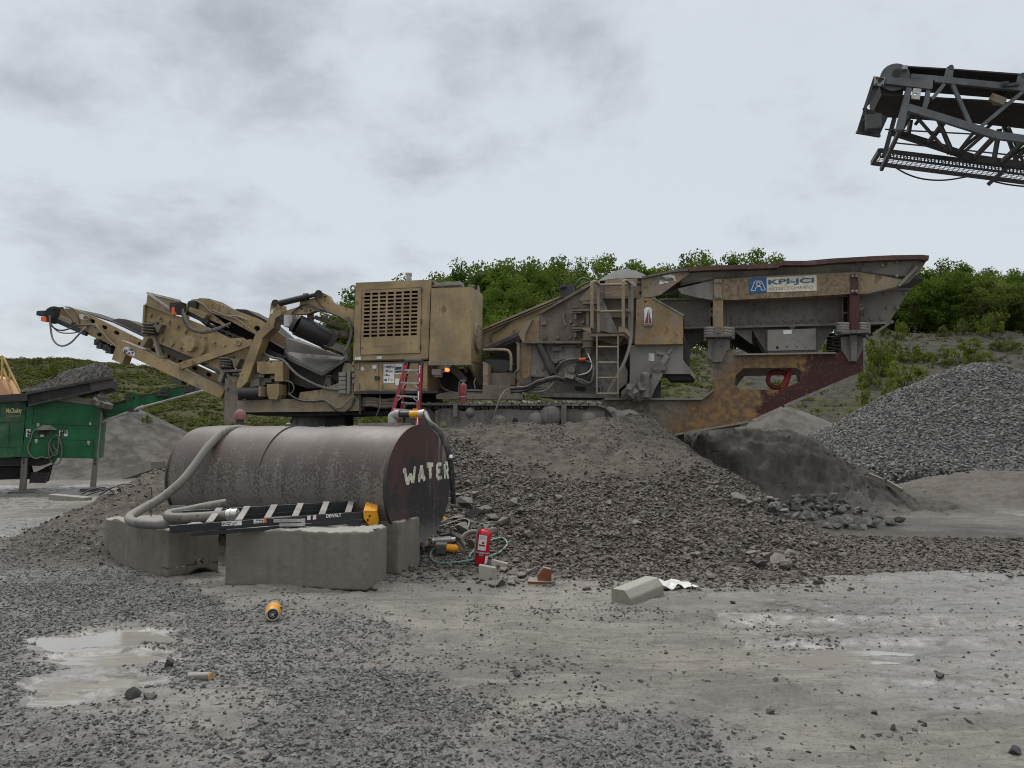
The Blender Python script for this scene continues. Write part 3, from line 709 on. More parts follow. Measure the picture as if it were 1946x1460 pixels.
# ------------------------------------------------------------------ ground: one sheet, finer near the viewer
def build_ground():
    s = np.concatenate([np.linspace(-2.6, -0.75, 90)[:-1], np.linspace(-0.75, 0.75, 760), np.linspace(0.75, 2.6, 90)[1:]])
    Y = np.concatenate([np.geomspace(1.0, 3.3, 40)[:-1], np.geomspace(3.3, 30, 520)[:-1], np.geomspace(30, 130, 200)[:-1], np.geomspace(130, 420, 12)])
    S, YY = np.meshgrid(s, Y); x = (S * YY).ravel(); y = YY.ravel()
    z = height(x, y)
    z = np.where(y > 160, z - 0.0 * y, z)
    ns, nY = len(s), len(Y)
    i = np.arange(nY - 1)[:, None] * ns + np.arange(ns - 1)[None, :]
    f = np.stack([i, i + 1, i + ns + 1, i + ns], -1).reshape(-1, 4)
    me = np_mesh('ground', np.stack([x, y, z], 1), f, True)
    t = mound_t(x, y)
    soil = sst(y - hill_front(x) - 3 * fbm(x, y, 0.06, 3, 41), -1.5, 1.5)
    grass = np.clip(1.0 - 0.8 * sst(x / y, 0.1, 0.3) + 0.5 * fbm(x, y, 0.05, 3, 131), 0, 1.2)
    mo = sst(t, 1.08, 0.9) * (y < 24)
    mo = np.maximum(mo, 0.85 * yard_mask(x, y))
    fn = sst(y, 15.9, 16.8) * sst(x, 2.5, 3.1) * (1 - sst(x, 9.3, 10.6)) * (y < 27)
    fn = np.maximum(fn, 1.0 * sst(y, 26.5, 29) * (1 - soil) * (x < -9))
    fn = np.maximum(fn, 0.9 * sst(y, 32, 34.5) * (1 - soil) * sst(x, 3, 4) * sst(x, 16, 13))
    wet = 0.12 + 0.5 * fbm(x, y, 0.35, 4, 135)
    wpoly = gpoly([(1380, 1140), (1640, 1085), (1990, 1075), (2400, 1080), (2400, 1330), (1780, 1340), (1540, 1270)]); wp = 0
    for k, am in enumerate((0.5, 0.8, 1.1, 1.4, 1.8)):
        wp = wp + 0.2 * inpoly(x + am * fbm(x, y, 0.9, 4, 137 + 7 * k), y + 1.1 * am * fbm(x, y, 0.9, 4, 139 + 7 * k), wpoly)
    wet = np.maximum(wet, wp * (0.92 + 0.5 * fbm(x * 0.4, y * 1.6, 1.8, 4, 138)))
    wp = inpoly(x + 0.6 * fbm(x, y, 0.6, 3, 141), y + 0.9 * fbm(x, y, 0.6, 3, 143), gpoly([(-300, 1000), (120, 985), (180, 1000), (60, 1050), (-300, 1065)]) ) | inpoly(x + fbm(x, y, 0.3, 3, 145), y + 2 * fbm(x, y, 0.3, 3, 146), gpoly([(-300, 965), (-300, 915), (60, 930), (220, 918), (235, 930), (140, 945), (60, 968)])) | inpoly(x + fbm(x, y, 0.3, 3, 147), y + 2 * fbm(x, y, 0.3, 3, 148), gpoly([(1760, 925), (2300, 950), (2300, 1000), (1880, 975), (1790, 945)]))
    wet = np.maximum(wet, 0.9 * wp)
    d = pud_dip(x, y); wet = np.maximum(wet, 0.55 * sst(d, 0.004, 0.02))
    wet = wet * (1 - mo) * (1 - soil) * (1 - np.clip(fn * 1.5, 0, 1))
    for k, v in (('soil', soil), ('grass', grass), ('rub', np.maximum(mo, rubble_mask(x, y) * 0.8)), ('fines', fn), ('grav', gravel_mask(x, y)), ('wet', np.clip(wet, 0, 1))): fattr(me, k, v)
    me.materials.append(m_ground)
    tag(link('ground', me), kind='structure')
    b = MB(); S_ = 4500
    b.add([(-S_, -S_, -1.2), (S_, -S_, -1.2), (S_, S_, -1.2), (-S_, S_, -1.2)], [(0, 1, 2, 3)])
    o = b.build('terrain', m_ground); tag(o, kind='structure')
build_ground()
def puddle(c, rx, ry, z, seed, n=40):
    b = MB(); pts = []
    n = 90; s_ = np.linspace(0.15, 1.6, 120)
    for i in range(n):
        a = 2 * math.pi * i / n; xs, ys = c[0] + rx * s_ * math.cos(a), c[1] + ry * s_ * math.sin(a)
        lo_ = np.nonzero((height(xs, ys) < z) & (s_ < 1.12))[0]; k = min(len(s_) - 1, (lo_[-1] + 2) if len(lo_) else 0)
        pts.append((xs[k], ys[k], z))
    b.add(pts, [list(range(n))]); tag(b.build('puddle', m_water), kind='structure')
pl = sorted(hz(c.x, c.y) for c, _a, _b in PUD)[2]
puddle(PZ(180, 1240), 0.82, 1.2, pl + 0.014, 1.0)
puddle((2.53, 5.86), 0.55, 0.22, hz(2.53, 5.86) + 0.010, 0.5)

# ------------------------------------------------------------------ stones strewn over the ground
stone_col = bpy.data.collections.new('stone shapes')
def stone_mesh(seed, flat=(1, 0.8, 0.55), n=13, mat=None, name='stone'):
    rnd = random.Random(seed); bm = bmesh.new()
    for _ in range(n):
        v = Vector((rnd.gauss(0, 1), rnd.gauss(0, 1), rnd.gauss(0, 1))).normalized() * rnd.uniform(0.82, 1.0)
        bm.verts.new((v.x * flat[0] * 0.5, v.y * flat[1] * 0.5, v.z * flat[2] * 0.5))
    r = bmesh.ops.convex_hull(bm, input=bm.verts)
    bmesh.ops.delete(bm, geom=[g for g in r['geom_interior'] if isinstance(g, bmesh.types.BMVert)], context='VERTS')
    me = bpy.data.meshes.new(name); bm.to_mesh(me); bm.free()
    if mat: me.materials.append(mat)
    return me
def gn_scatter(name, pts, rot, scl, idx, coll, label=None):
    me = np_mesh(name, pts)
    fattr(me, 'rot', rot, 'FLOAT_VECTOR'); fattr(me, 'scl', scl, 'FLOAT_VECTOR'); fattr(me, 'idx', idx, 'INT')
    o = link(name, me)
    g = bpy.data.node_groups.new(name + ' scatter', 'GeometryNodeTree')
    g.interface.new_socket('Geometry', in_out='INPUT', socket_type='NodeSocketGeometry')
    g.interface.new_socket('Geometry', in_out='OUTPUT', socket_type='NodeSocketGeometry')
    N, L = g.nodes, g.links
    gi, go = N.new('NodeGroupInput'), N.new('NodeGroupOutput')
    ci = N.new('GeometryNodeCollectionInfo'); ci.inputs['Collection'].default_value = coll
    ci.inputs['Separate Children'].default_value = True; ci.inputs['Reset Children'].default_value = True
    def na(nm, typ):
        a = N.new('GeometryNodeInputNamedAttribute'); a.data_type = typ; a.inputs[0].default_value = nm
        return next(q for q in a.outputs if q.enabled and q.name == 'Attribute')
    ip = N.new('GeometryNodeInstanceOnPoints'); ip.inputs['Pick Instance'].default_value = True
    e = N.new('FunctionNodeEulerToRotation')
    L.new(gi.outputs[0], ip.inputs['Points']); L.new(ci.outputs[0], ip.inputs['Instance'])
    L.new(na('idx', 'INT'), ip.inputs['Instance Index'])
    L.new(na('rot', 'FLOAT_VECTOR'), e.inputs[0]); L.new(e.outputs[0], ip.inputs['Rotation'])
    L.new(na('scl', 'FLOAT_VECTOR'), ip.inputs['Scale'])
    L.new(ip.outputs[0], go.inputs[0])
    md = o.modifiers.new('scatter', 'NODES'); md.node_group = g
    tag(o, kind='stuff', label=label)
    return o
def stone_set(name, mat, seed, k=7, flat=(1, 0.8, 0.5)):
    c = bpy.data.collections.new(name)
    for i in range(k):
        me = stone_mesh(seed + i, (flat[0], flat[1] * random.uniform(0.75, 1.1), flat[2] * random.uniform(0.75, 1.25)), 12 + i % 4, mat, name)
        c.objects.link(bpy.data.objects.new(name, me))
    return c
def sample(x0, x1, y0, y1, n, rng):
    return rng.uniform(x0, x1, n), rng.uniform(y0, y1, n)
def strew(name, mat, seed, cand, dens, smin, smax, p=2.0, sink=0.12, flat=(1, 0.8, 0.5), label=None, vis=0.74):
    """cand: list of (x0,x1,y0,y1,n); dens(x,y) in 0..1 keeps a candidate"""
    rng = np.random.default_rng(seed); X = []; Yv = []
    for (x0, x1, y0, y1, n) in cand:
        x, y = sample(x0, x1, y0, y1, n, rng); X.append(x); Yv.append(y)
    x, y = np.concatenate(X), np.concatenate(Yv)
    ok = np.abs(x / y) < vis
    x, y = x[ok], y[ok]
    keep = rng.uniform(0, 1, len(x)) < dens(x, y)
    x, y = x[keep], y[keep]; n = len(x)
    s = smin + (smax - smin) * rng.uniform(0, 1, n) ** p
    z = height(x, y) + s * (0.5 * flat[2] * 0.7 - sink)
    rot = np.stack([rng.normal(0, 0.45, n), rng.normal(0, 0.45, n), rng.uniform(0, 6.283, n)], 1)
    scl = np.stack([s * rng.uniform(0.85, 1.2, n), s * rng.uniform(0.8, 1.1, n), s * rng.uniform(0.75, 1.2, n)], 1)
    return gn_scatter(name, np.stack([x, y, z], 1), rot, scl, rng.integers(0, 7, n), stone_set(name + ' shapes', mat, seed * 100, flat=flat), label)
def patchy(x, y, sd, lo=-0.15, hi=0.25, sc=1.2):
    return sst(fbm(x, y, sc, 4, sd), lo, hi)
strew('gravel', m_gravel, 3, [(-5.4, 2.0, 3.4, 5.6, 52000), (-7.2, 0.6, 5.4, 8.6, 90000), (-9.0, -2.5, 8.4, 12.5, 34000)],
      lambda x, y: np.clip(gravel_mask(x, y) * (0.40 + 0.85 * patchy(x, y, 201, -0.42, 0.12, 2.2)) + 0.06 * patchy(x, y, 205, -0.2, 0.3, 0.7), 0, 1) * (pud_dip(x, y) < 0.02 + 0.006 * fbm(x, y, 3, 2, 5)), 0.011, 0.055, 2.6,
      label='blue grey crushed gravel over the wet mud of the yard')
strew('rubble', m_rubble, 5, [(-2.6, 4.8, 8.2, 15.3, 98000), (1.0, 9.5, 8.2, 12.5, 52000), (-9.0, -3.5, 9.5, 16.5, 10000)],
      lambda x, y: rubble_mask(x, y) * (0.55 + 0.45 * patchy(x, y, 203, -0.3, 0.1)), 0.02, 0.115, 3.4, 0.12, (1, 0.8, 0.5),
      label='purple grey broken rock covering the mound in front of the crusher')
strew('pebbles', m_clod, 7, [(-4, 5.0, 3.4, 7.5, 75000), (-5.0, 9.0, 7.0, 13.0, 70000), (5, 16, 12, 24, 6000)],
      lambda x, y: (0.10 + 0.75 * patchy(x, y, 207, 0.02, 0.34, 0.9) * patchy(x, y, 208, -0.2, 0.2, 3.0)) * (pud_dip(x, y) < 0.01), 0.006, 0.058, 5.0, 0.22,
      label='small dark pebbles and clods scattered over the mud')
strew('grit', m_rubble, 9, [(-2.8, 5.0, 8.4, 15.2, 75000), (-9.0, -3.5, 9.5, 16.5, 16000), (1.0, 10.0, 8.2, 12.5, 16000)],
      lambda x, y: (sst(mound_t(x, y), 1.2, 0.9) * 0.5 + 0.3 * rubble_mask(x, y)) * (0.15 + 0.85 * patchy(x, y, 213, -0.25, 0.2, 1.6)), 0.014, 0.075, 3.5, 0.15,
      label='fine brown grit lying between the larger rubble on the mound')
m_rampclod = rock_mat('dark fines clods', (0.06, 0.056, 0.05), (0.12, 0.113, 0.103), 0.85)
strew('clods', m_rampclod, 10, [(2.6, 9.0, 15.9, 17.8, 7000), (9, 17, 17, 23, 3500)],
      lambda x, y: 0.03 + 0.30 * patchy(x, y, 217, 0.0, 0.3, 1.2), 0.04, 0.18, 2.5, 0.46,
      label='dark clods clinging to the face of the loading ramp')
# ================================================================== the tracked jaw crusher
FR = Frame((0, 16.0, 0), -R(12))
crusher = empty('jaw_crusher', FR.O, FR.a)
tag(crusher, 'large tan tracked jaw crusher with a raised feed hopper standing on the rubble mound', 'crusher')
za, zb, zc, zd, ze, zf = (zoomer(ox, oy, 4.865) for ox, oy in ((50, 520), (400, 500), (640, 500), (900, 500), (1150, 470), (1400, 470)))
def P3(pts, v): return [FR.M(x, y, v) for x, y in pts]
def pt(z, x, y, v): return FR.M(*z(x, y)[0], v)
def plate(name, pts, v0, th, mat, parent=None, holes=(), bevel=0.0, fr=None):
    f = fr or FR
    return MB().prism([f.M(x, y, v0) for x, y in pts], (0, th, 0), [[f.M(x, y, v0) for x, y in h] for h in holes]).build(name, mat, parent or crusher, bevel)
def slot(cx, cy, wd, ht, ang=0.0, n=6):
    """rounded slot outline in photo pixels"""
    r = ht / 2; out = []
    for sgn in (1, -1):
        for i in range(n + 1):
            a = -math.pi / 2 + math.pi * i / n
            out.append((sgn * ((wd / 2 - r) + r * math.cos(a)), sgn * r * math.sin(a)))
    c, s_ = math.cos(ang), math.sin(ang)
    return [(cx + x * c - y * s_, cy + x * s_ + y * c) for x, y in out]
def zslots(z, lst, wd, ht, ang=0.0):
    return [slot(*z(x, y)[0], wd, ht, ang) for x, y in lst]
def tubep(name, z, pts, r, mat, parent=None, n=8, sub=6):
    """pts: x, y, v triples"""
    P = [FR.M(*z(pts[i], pts[i + 1])[0], pts[i + 2]) for i in range(0, len(pts), 3)]
    return MB().tube(P, r, n, sub).build(name, mat, parent or crusher)

# ---- long discharge conveyor at the left end
ca = R(23.5)
conv_pts = za(225, 360, 300, 325, 440, 322, 640, 405, 870, 520, 1090, 628, 1240, 690, 1400, 765, 1700, 905, 1860, 985, 1850, 1060, 1740, 1010, 1450, 885, 1150, 775, 900, 695, 820, 675, 560, 560, 290, 457, 228, 420)
conv_holes = zslots(za, [(610, 440), (722, 497), (835, 548), (1055, 655), (1175, 705), (1305, 765), (1425, 815), (1555, 875), (1685, 935), (1815, 995)], 11, 7.2, ca) + zslots(za, [(675, 565)], 10, 7.5, R(8))
plate('conveyor_side_plate', conv_pts, 0.62, 0.05, m_tan, holes=conv_holes)
plate('conveyor_side_plate', conv_pts, 1.62, 0.05, m_tandust)
plate('conveyor_dark_sheet', conv_pts[:1] + conv_pts[2:], 0.95, 0.04, m_void)  # added dark plate; interior shade behind the slots is in its colour
b = MB()
top = [(255, 350), (300, 318), (440, 312), (640, 380), (800, 430), (1085, 565), (1400, 720), (1800, 910)]
P0 = [pt(za, x, y + 12, 0.70) for x, y in top]
for i in range(len(P0) - 1):
    a_, c_ = P0[i], P0[i + 1]
    b.prism([a_, c_, c_ + Vector((0, 0.9, 0)), a_ + Vector((0, 0.9, 0))], (0, 0, -0.03))
b.build('conveyor_belt', m_beltblue, crusher)
b = MB()
for i in range(9):
    x, y = 330 + i * 165, 455 + i * 68
    b.cyl(pt(za, x, y, 0.7), pt(za, x, y, 1.6), 0.05, 10)
b.build('belt_rollers', m_darksteel, crusher)
MB().cyl(pt(za, 262, 385, 0.55), pt(za, 262, 385, 1.7), 0.22, 20).build('head_drum', m_darksteel, crusher)
plate('load_heap', za(795, 430, 850, 415, 930, 425, 1010, 460, 1085, 495, 1085, 570, 950, 510, 860, 470), 0.9, 0.45, m_clod)
# head motor, lamp, stickers and hanging hoses
b = MB(); b.cyl(pt(za, 215, 372, 0.35), pt(za, 215, 372, 0.6), 0.12, 12); b.box(pt(za, 160, 370, 0.4), (0.2, 0.16, 0.12)); b.box(pt(za, 130, 370, 0.42), (0.12, 0.12, 0.1))
b.bar(pt(za, 200, 330, 0.45), pt(za, 340, 318, 0.5), 0.04, 0.04); b.build('drive_motor', m_black, crusher)
plate('junction_box', za(310, 385, 425, 440, 400, 490, 290, 425), 0.50, 0.12, m_tandust)
b = MB(); b.bar(pt(za, 280, 435, 0.5), pt(za, 560, 560, 0.5), 0.08, 0.10); b.build('under_guard', m_black, crusher)
plate('warning_lamp', za(135, 400, 180, 398, 180, 445, 133, 440), 0.3, 0.14, m_orange, bevel=0.01)
plate('sticker', za(492, 372, 538, 382, 532, 428, 486, 418), 0.612, 0.006, m_white)
tubep('hose', za, [215, 390, .35, 222, 480, .25, 240, 590, .2, 280, 650, .18, 340, 670, .18, 410, 640, .2, 470, 580, .3, 530, 515, .45, 560, 495, .58], 0.022, m_hosegrey)
tubep('hose', za, [195, 350, .4, 235, 480, .35, 310, 525, .38, 400, 510, .45, 470, 480, .5, 550, 480, .56, 620, 480, .58, 640, 500, .58], 0.02, m_hose)
tubep('hose', za, [240, 490, .4, 300, 540, .38, 380, 552, .45, 460, 545, .5, 540, 510, .58], 0.015, m_hosegrey)
tubep('hose', za, [330, 315, .55, 400, 390, .52, 440, 450, .52, 490, 470, .55, 480, 400, .56, 430, 325, .56, 360, 308, .56], 0.016, m_hose)
tubep('hose', za, [640, 480, .56, 700, 540, .56, 760, 610, .55, 828, 675, .52], 0.022, m_tandust)
b = MB(); b.tube([pt(za, 555 + 24 * math.cos(a), 412 + 20 * math.sin(a), 0.57) for a in np.linspace(0, 6.28, 13)], 0.018, 6, 2); b.build('lifting_ring', m_tandust, crusher)
b = MB()
for x, y in ((690, 640), (712, 672), (770, 690), (795, 715)): b.box(pt(za, x, y, 0.7), (0.14, 0.3, 0.14))
b.build('return_roller_bracket', m_darksteel, crusher)

# ---- heavy lower beam with the drop leg
plate('lower_beam', za(865, 612, 1060, 692, 1340, 828, 1650, 985, 1840, 1075, 1790, 1155, 1560, 1045, 1300, 925, 1000, 785, 915, 748, 885, 835, 790, 795, 825, 680), 0.28, 0.26, m_tan, bevel=0.012)
plate('lower_beam', za(865, 612, 1060, 692, 1340, 828, 1650, 985, 1840, 1075, 1790, 1155, 1560, 1045, 1300, 925, 1000, 785, 915, 748), 1.75, 0.2, m_tandust)
b = MB(); b.prism(P3(za(895, 695, 915, 678, 945, 675, 1000, 725, 1000, 765, 893, 725), 0.27), (0, 0.008, 0)); b.cur = 1
for i in range(22): b.box(pt(za, 905 + random.random() * 85, 700 + random.random() * 40, 0.266), (random.uniform(.02, .06), 0.006, random.uniform(.01, .035)))
b.build('decal', [m_white, m_ink], crusher)
b = MB()
for x, y in ((1400, 990), (1430, 1000), (1540, 990)): b.box(pt(za, x, y, 0.4), (0.16, 0.2, 0.14))
b.build('beam_bracket', m_darksteel, crusher)

# ---- vibrating screen box
bolts = [(1155, 380), (1240, 412), (1320, 445), (1400, 490), (1485, 520), (1260, 605), (1355, 650), (1430, 680), (1650, 595), (1740, 635), (1830, 670), (1690, 800), (1850, 770)]
sbox = za(1110, 285, 1370, 385, 1450, 405, 1690, 500, 1880, 600) + zb(300, 690, 520, 850, 540, 890, 300, 1000, 100, 930) + za(1800, 890, 1540, 778, 1240, 652, 1085, 565, 1092, 430)
b = MB(); b.prism(P3(sbox, 0.30), (0, 0.05, 0))
for x, y in bolts:
    p = pt(za, x, y, 0.30); b.cyl(p - Vector((0, 0.05, 0)), p, 0.045, 6)
    q = pt(za, x + random.uniform(-18, 18), y + 28, 0.30); b.cyl(q - Vector((0, 0.03, 0)), q, 0.018, 6)
scr = b.build('screen_box', m_tan, crusher)
MB().prism(P3(sbox, 1.75), (0, 0.05, 0)).build('screen_box', m_tandust, crusher)
plate('hopper_flap', za(1122, 180, 1345, 335, 1372, 387, 1108, 287), 0.27, 0.04, m_tanclean)
plate('hopper_back', za(1122, 178, 1420, 252, 1500, 300, 1500, 430, 1345, 340), 1.3, 0.04, m_tanclean)
MB().bar(pt(za, 1118, 178, 0.24), pt(za, 1332, 332, 0.24), 0.04, 0.05).build('flap_edge', m_alu, crusher); MB().bar(pt(za, 1122, 180, 1.3), pt(za, 1420, 252, 1.3), 0.05, 0.05).build('flap_edge', m_alu, crusher)
b = MB(); b.bar(pt(za, 1105, 285, 0.26), pt(za, 1372, 387, 0.26), 0.05, 0.035); b.bar(pt(za, 1098, 290, 0.27), pt(za, 1080, 555, 0.27), 0.05, 0.05); b.build('edge_rib', m_tan, crusher)
MB().prism(P3(za(1110, 290, 1085, 560, 1540, 778), 0.35)[:2] + [pt(za, 1085, 560, 1.75), pt(za, 1110, 290, 1.75)], (0.04, 0, 0)).build('screen_end_plate', m_tandust, crusher)
b = MB(); b.prism([pt(za, 1495 + 62 * math.cos(a), 645 + 78 * math.sin(a), 0.02) for a in np.linspace(0.39, 0.39 + 2 * math.pi, 9)[:-1]], (0, 0.16, 0))
ex = b.build('vibrator_cover', m_tanclean, crusher, 0.01)
MB().prism([pt(za, 1560 + 88 * math.cos(a), 665 + 105 * math.sin(a), 0.18) for a in np.linspace(0, 2 * math.pi, 25)[:-1]], (0, 0.12, 0)).build('flange', m_tan, ex)
def spring_stack(z, x, y, r, h):
    b = MB(); c = pt(z, x, y, 0.22)
    b.coil(c - Vector((0, 0, h / 2)), c + Vector((0, 0, h / 2)), r, 0.028, 4.5)
    b.cyl(c - Vector((0, 0, h / 2)), c + Vector((0, 0, h / 2)), r * 0.5, 10)
    return b.build('coil_spring', m_darksteel, crusher)
spring_stack(za, 1150, 515, 0.16, 0.3); spring_stack(zb, 155, 925, 0.15, 0.28)
plate('spring_seat', za(1100, 470, 1250, 470, 1220, 545, 1205, 545, 1190, 495, 1110, 490), 0.12, 0.28, m_brown)
plate('spring_seat', zb(110, 880, 275, 885, 235, 970, 215, 970, 200, 900, 120, 900), 0.12, 0.28, m_brown)
plate('spring_leg', za(1095, 572, 1180, 565, 1235, 765, 1205, 755, 1165, 600, 1125, 600, 1075, 680, 1045, 668), 0.22, 0.3, m_tandust)
plate('spring_leg', zb(95, 985, 290, 980, 285, 1000, 130, 1010, 95, 1100, 65, 1090), 0.18, 0.34, m_grey)
b = MB(); b.bar(pt(za, 1235, 665, 0.4), pt(za, 1560, 810, 0.4), 0.12, 0.16); b.bar(pt(za, 1560, 810, 0.4), pt(zb, 60, 920, 0.4), 0.12, 0.14); b.build('screen_sill', m_darksteel, crusher)

# ---- side conveyor above the screen (arched head)
arch = za(1465, 292, 1530, 240, 1600, 232, 1700, 240, 1946, 345) + zb(200, 428, 430, 512, 560, 590, 690, 682, 690, 790, 400, 655, 200, 545, 0, 455) + za(1870, 500, 1700, 430, 1640, 385, 1480, 345)
ah = zslots(za, [(1745, 305), (1880, 395)], 11, 9, R(12)) + zslots(zb, [(40, 402), (175, 490), (430, 604)], 12, 10, R(14))
plate('side_conveyor_plate', arch, 0.42, 0.04, m_tan, holes=ah)
plate('side_conveyor_plate', arch, 1.25, 0.04, m_tandust)
plate('side_conveyor_dark_sheet', arch, 0.6, 0.04, m_void)  # dark plate added between the sides, holding the inner shade as colour
plate('side_conveyor_load', za(1500, 290, 1600, 228, 1690, 232, 1790, 290, 1946, 345) + zb(230, 425, 330, 430, 420, 480, 500, 520, 690, 690, 400, 620), 0.60, 0.55, m_clod)
plate('side_conveyor_guard', za(1508, 305, 1670, 372, 1640, 420, 1500, 348), 0.24, 0.16, m_tan, bevel=0.02)
b = MB(); b.bar(pt(za, 1490, 362, 0.32), pt(za, 1690, 455, 0.32), 0.1, 0.1); b.build('side_conveyor_guard', m_black, crusher)
b = MB()
for k in range(2): b.bar(pt(za, 1690, 470 + 40 * k, 0.40), pt(zb, 700, 880 + 20 * k, 0.40), 0.1, 0.05)
b.build('return_belt', m_black, crusher)
b = MB()
for i in range(7): b.cyl(pt(zb, 40 + i * 60, 592 + i * 27, 0.36), pt(zb, 40 + i * 60, 592 + i * 27, 1.2), 0.05, 8)
b.build('belt_rollers', m_darksteel, crusher)
plate('warning_lamp', za(1345, 312, 1392, 310, 1395, 378, 1348, 375), 0.12, 0.14, m_orange, bevel=0.012)
b = MB(); b.box(pt(za, 1400, 300, 0.25), (0.3, 0.2, 0.14)); b.cyl(pt(za, 1425, 330, 0.1), pt(za, 1425, 330, 0.4), 0.13, 12); b.box(pt(za, 1545, 290, 0.36), (0.2, 0.12, 0.16)); b.build('drive_motor', m_black, crusher)
plate('sticker', za(1685, 450, 1725, 468, 1718, 490, 1680, 472), 0.36, 0.05, m_white)
for dd in (0, 22, 44):
    tubep('hose', za, [1425 + dd * .4, 300, .15, 1445 + dd * .5, 400, .1, 1485 + dd * .6, 490, .08, 1560 + dd * .4, 540 - dd * .3, .08, 1660, 550 - dd * .5, .1, 1760, 525 - dd * .5, .2, 1890, 468 - dd * .3, .38], 0.016, m_hosegrey if dd else m_hose)
tubep('hose', za, [1560, 250, .38, 1640, 290, .37, 1700, 350, .37, 1800, 385, .38, 1946, 395, .38, 2040, 430, .38], 0.018, m_tandust)
tubep('hose', zb, [0, 430, .38, 120, 480, .37, 250, 520, .37, 340, 590, .37, 420, 650, .35, 520, 700, .33, 680, 790, .33], 0.018, m_tandust)

plate('dark_backing_sheet', za(1480, 335) + zb(200, 500, 690, 740, 730, 905, 480, 835, 300, 745, 0, 615) + za(1640, 470), 0.95, 0.04, m_void)  # dark backing sheet added to close the gap; its shade is painted
# ---- diagonal brace and bent post
b = MB(); b.bar(pt(za, 1415, 862, 0.24), pt(zb, 385, 735, 0.16), 0.09, 0.16); b.build('diagonal_brace', m_tan, crusher)
b = MB(); b.tube([pt(zb, 262 + 20 * math.cos(a), 738 + 22 * math.sin(a), 0.12) for a in np.linspace(0, 6.28, 11)], 0.02, 6, 2); b.build('lifting_ring', m_tandust, crusher)
plate('bent_post', zb(558, 372, 640, 380, 652, 478, 600, 510, 580, 600, 480, 690, 468, 742, 340, 1095, 262, 1175, 236, 1130, 390, 722, 415, 655, 510, 560, 545, 490), 0.02, 0.30, m_tan, bevel=0.02)
plate('sticker', zb(562, 430, 585, 428, 572, 470, 548, 472), 0.012, 0.006, m_white)
# ---- boom, its cylinder and the cross-belt magnet
plate('boom_arm', zb(978, 272, 1040, 276, 1085, 300, 1112, 350, 1185, 392, 1330, 432, 1335, 600, 1270, 560, 1245, 515, 1180, 492, 1060, 452, 965, 442, 900, 468, 650, 482, 650, 456, 820, 402, 830, 345, 960, 322), 0.1, 0.18, m_tan, holes=zslots(zb, [(842, 425), (1060, 312), (925, 440)], 4.5, 4.4), bevel=0.012)
plate('boom_arm', zb(978, 272, 1040, 276, 1085, 300, 1112, 350, 1185, 392, 1330, 432, 1335, 600, 1270, 560, 1245, 515, 1180, 492, 1060, 452, 965, 442, 830, 400, 960, 322), 0.85, 0.14, m_tandust)
for x, y in ((600, 372), (1000, 285)): MB().cyl(pt(zb, x, y, 0.0), pt(zb, x, y, 0.4), 0.085, 14).build('pivot_pin', m_darksteel, crusher)
b = MB(); b.cyl(pt(zb, 640, 372, 0.05), pt(zb, 900, 310, 0.05), 0.072, 14); b.cyl(pt(zb, 900, 310, 0.05), pt(zb, 985, 290, 0.05), 0.05, 12); b.box(pt(zb, 885, 296, 0.05), (0.12, 0.08, 0.06)); b.build('hydraulic_cylinder', m_black, crusher)
b = MB(); b.cyl(pt(zb, 800, 572, 0.0), pt(zb, 1110, 715, 0.5), 0.235, 24); mg = b.build('magnet_drum', m_black, crusher)
MB().cyl(pt(zb, 770, 555, -0.02), pt(zb, 800, 572, 0.0), 0.2, 20).build('drum_rim', m_darksteel, mg); MB().cyl(pt(zb, 1085, 700, 0.45), pt(zb, 1120, 722, 0.52), 0.255, 20).build('drum_rim', m_darksteel, mg)
b = MB(); b.box(pt(zb, 740, 540, 0.02), (0.2, 0.24, 0.26)); b.build('drum_motor', m_alu, crusher)
b = MB(); b.box(pt(zb, 685, 530, 0.02), (0.14, 0.2, 0.2)); b.cyl(pt(zb, 660, 530, 0.0), pt(zb, 690, 530, 0.0), 0.09, 10); b.build('drive_motor', m_black, crusher)
b = MB(); b.bar(pt(zb, 960, 500, 0.3), pt(zb, 1250, 600, 0.6), 0.08, 0.08); b.bar(pt(zb, 1020, 490, 0.7), pt(zb, 1240, 590, 0.9), 0.08, 0.06); b.box(pt(zb, 925, 500, 0.3), (0.12, 0.1, 0.34)); b.box(pt(zb, 1180, 660, 0.7), (0.5, 0.3, 0.14)); b.build('magnet_hanger', m_brown, crusher)
b = MB(); b.bar(pt(zb, 800, 640, 0.3), pt(zb, 1290, 830, 0.7), 0.5, 0.16); b.build('magnet_body', m_brown, crusher)
# grey chute under the magnet
m_chute = grimy('worn dark steel chute', (0.075, 0.072, 0.068), dust=(0.16, 0.15, 0.135), damt=0.3, rust=0.1, spots=0.2, rough=0.6, lie=0.15)
b = MB()
A = [pt(zb, 690, 690, 0.55), pt(zb, 815, 705, 0.95), pt(zb, 1245, 870, 0.95), pt(zb, 1245, 895, 0.1), pt(zb, 1040, 1030, 0.0), pt(zb, 735, 890, 0.2), pt(zb, 690, 820, 0.3)]
b.add([A[1], A[2], A[3], A[4], A[5], A[6], A[0]], [(0, 1, 2, 3, 4, 5, 6)])
b.prism([A[0], A[1], pt(zb, 815, 850, 0.95), A[6]], (0.02, 0.02, 0)); b.bar(A[4], A[5], 0.04, 0.07); b.bar(A[4], A[3], 0.04, 0.06); b.bar(A[5], A[6], 0.04, 0.07); b.bar(A[6], A[0], 0.03, 0.03)
b.build('chute', m_chute, crusher)
b = MB(); b.prism([A[4], A[3], pt(zb, 1170, 1110, 0.4), pt(zb, 1110, 1040, 0.3)], (0.02, 0.04, 0)); b.build('chute_side', m_darksteel, crusher)
